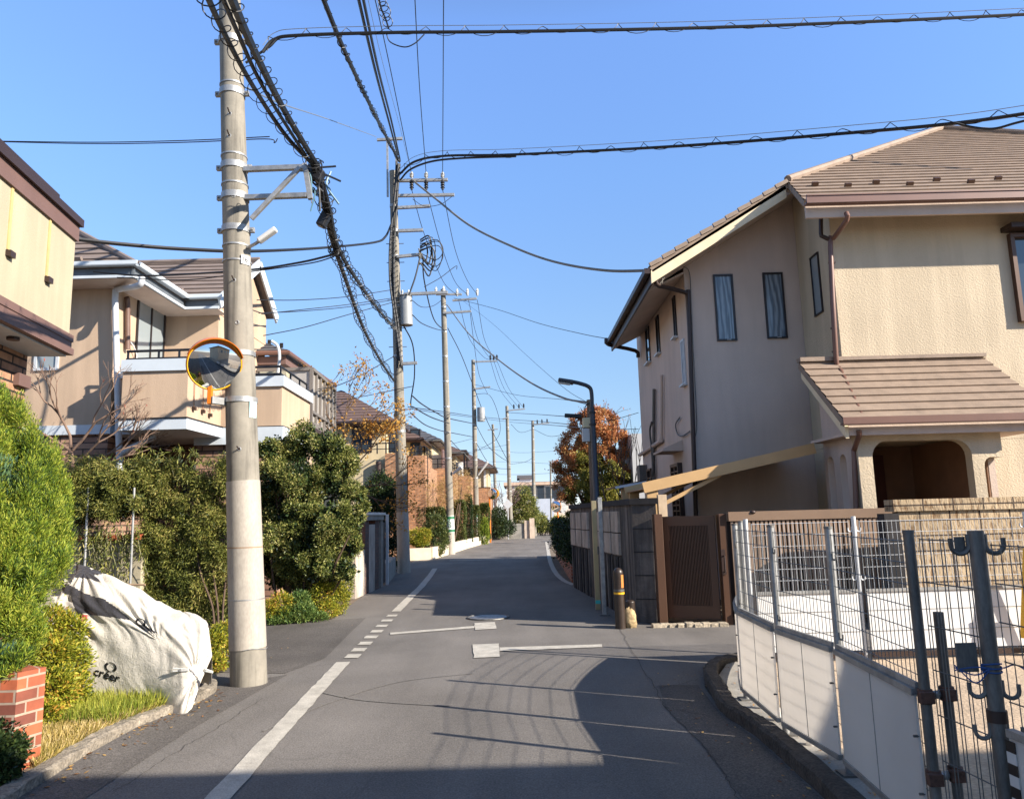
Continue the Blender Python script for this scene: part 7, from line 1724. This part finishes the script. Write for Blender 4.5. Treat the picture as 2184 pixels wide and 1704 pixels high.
# rounded right end and left end caps
for i_ in (0, NS):
    col = [j*(NS+1)+i_ for j in range(nr)]; c0 = allg[:, i_].mean(0) + (V(.03, .05, -.1) if i_ else V(-.02, 0, -.1)); o = len(mb.v); mb.v.append(tuple(c0))
    for a, b in zip(col[:-1], col[1:]): mb.f.append((a, b, o) if i_ == 0 else (b, a, o))
loc = (float(allg[0, :, 0].mean()), float(allg[0, :, 1].mean()), 0)
t = root('covered_bicycle', 'bicycle under a cream and charcoal rain cover with printed lettering beside the kerb', 'bicycle', loc)
def covermat(name, col):
    m, nt, b = newmat(name); v = coord(nt)
    c = ramp(nt, noise(nt, v, 4, 5), [(.3, dim(col, .86)), (.7, dim(col, 1.05))]); nt.links.new(c, b.inputs['Base Color'])
    b.inputs['Roughness'].default_value = .42; b.inputs['Specular IOR Level'].default_value = .5; b.inputs['Sheen Weight'].default_value = .15
    bump(nt, b, noise(nt, v, 26, 5, .65, .8), .45, .02); return m
MT['cover'] = covermat('cream_cover_cloth', (.66, .615, .53, 1)); MT['cover_dark'] = covermat('charcoal_cover_cloth', C(54, 53, 58)); MT['cover_red'] = covermat('red_cover_trim', C(206, 92, 82))
co = mb.build('cover', MT['cover'], t, True)
co.data.set_sharp_from_angle(angle=R(70))
co.data.materials.append(MT['cover_dark']); co.data.materials.append(MT['cover_red'])
def proj(p):
    q = np.asarray(p) - EYE; z = q @ FWD; return W0/2 + FPX*(q @ RT)/z, H0/2 - FPX*(q @ UP)/z
def inpoly(x, y, pl):
    c = False
    for i in range(len(pl)):
        (x1, y1), (x2, y2) = pl[i], pl[i-1]
        if (y1 > y) != (y2 > y) and x < (x2-x1)*(y-y1)/(y2-y1) + x1: c = not c
    return c
darks = [[(250,330),(345,305),(430,350),(510,400),(700,455),(850,560),(965,660),(780,632),(640,615),(540,600),(500,590),(470,640),(430,585),(385,480),(380,420),(300,400)],
         [(270,160),(330,90),(385,120),(430,150),(520,165),(700,170),(700,205),(640,222),(560,205),(515,178),(440,208),(400,262),(372,312),(310,225)],
         [(1000,690),(1080,708),(1130,728),(1225,785),(1120,768),(1070,745)], [(1505,1125),(1560,1150),(1650,1290),(1640,1340),(1600,1450),(1570,1440),(1610,1330),(1590,1220)]]
reds = [[(425,575),(455,580),(475,640),(465,685),(450,690)], [(490,603),(545,603),(525,680),(470,690)]]
darks = [[cpx(*p) for p in d] for d in darks]; reds = [[cpx(*p) for p in d] for d in reds]
idx = np.zeros(len(co.data.polygons), np.int32)
for pi, f in enumerate(mb.f[:NT*NS]):
    x, y = proj(np.mean([mb.v[k] for k in f], 0))
    jj, ii = divmod(pi, NS); s_, t_ = ii/NS, jj/NT
    if any(inpoly(x, y, d) for d in darks) or (t_ > .86 and s_ < .30 - (t_-.86)*.6) or (t_ > .70 and s_ < .07): idx[pi] = 1
    elif any(inpoly(x, y, d) for d in reds): idx[pi] = 2
co.data.polygons.foreach_set('material_index', idx)
bvh = BVHTree.FromPolygons([Vector(v) for v in mb.v], mb.f)
def onto(x, y):
    r = unit(ray(x, y)); h = bvh.ray_cast(Vector(EYE), Vector(r)); p = np.array(h[0]) if h[0] is not None else P(x, y, 7.0)
    return p - r*.006
def print_on(body, size, cx, cy, ang, name, ring=False):
    """lettering laid out flat and pressed onto the cloth"""
    x0, y0 = cpx(cx, cy); ca, sa = math.cos(ang), math.sin(ang); me_pts = []
    o = text(body, size, (0, 0, 0), (1, 0, 0), (0, 1, 0), MT['black'], name, None)
    vv = [onto(x0 + v.co[0]*ca + v.co[1]*sa*1.0, y0 + v.co[0]*sa - v.co[1]*ca) for v in o.data.vertices]
    ff = [tuple(p.vertices) for p in o.data.polygons]; me = o.data; bpy.data.objects.remove(o); bpy.data.meshes.remove(me)
    MB().add(vv, ff).build(name, MT['black'], t)
print_on('créer', 26, 724, 1190, .30, 'lettering')
def logo(cx, cy, r, ang):
    x0, y0 = cpx(cx, cy); m = MB(); n = 60
    for a0, a1 in ((.15, 2.95), (3.3, 6.1)):
        aa = np.linspace(a0, a1, 26)
        for i in range(25):
            q = []
            for a, s in ((aa[i], 1), (aa[i+1], 1), (aa[i+1], 0), (aa[i], 0)):
                f = (a-a0)/(a1-a0); w = .12 + .34*f; rr = r*(1 if s else 1-w)
                q.append(onto(x0 + rr*math.cos(a+ang), y0 + rr*.82*math.sin(a+ang) + .3*rr*math.cos(a+ang)*.6))
            m.face(q)
    m.build('emblem', MT['black'], t)
logo(762, 1112, 13, -2.0); logo(1052, 680, 11, -2.0)
for cx, cy, l, a in ((1440, 1138, 17, .0), (1675, 1140, 17, .28)):
    x, y = cpx(cx, cy); q = onto(min(x, 443), y) - unit(ray(x, y))*.015; q0 = P(x-l, y - l*math.sin(a), float(q[1])); q1 = P(x+l, y + l*math.sin(a), float(q[1]))
    m = MB(); m.bar(q0 + V(0, 0, .012), q1 + V(0, 0, .004), .014, .012); m.bar(q0 - V(0, 0, .012), q1 - V(0, 0, .004), .014, .012); m.build('clip', MT['white'], t, bevel=.003)
    MB().tube([(q0+q1)/2 - V(0, .012, 0), (q0+q1)/2 + V(0, .012, 0)], .012, 10).build('clip_spring', MT['galv'], t, True)
w0_ = onto(385, 1500) + V(.02, .2, 0)
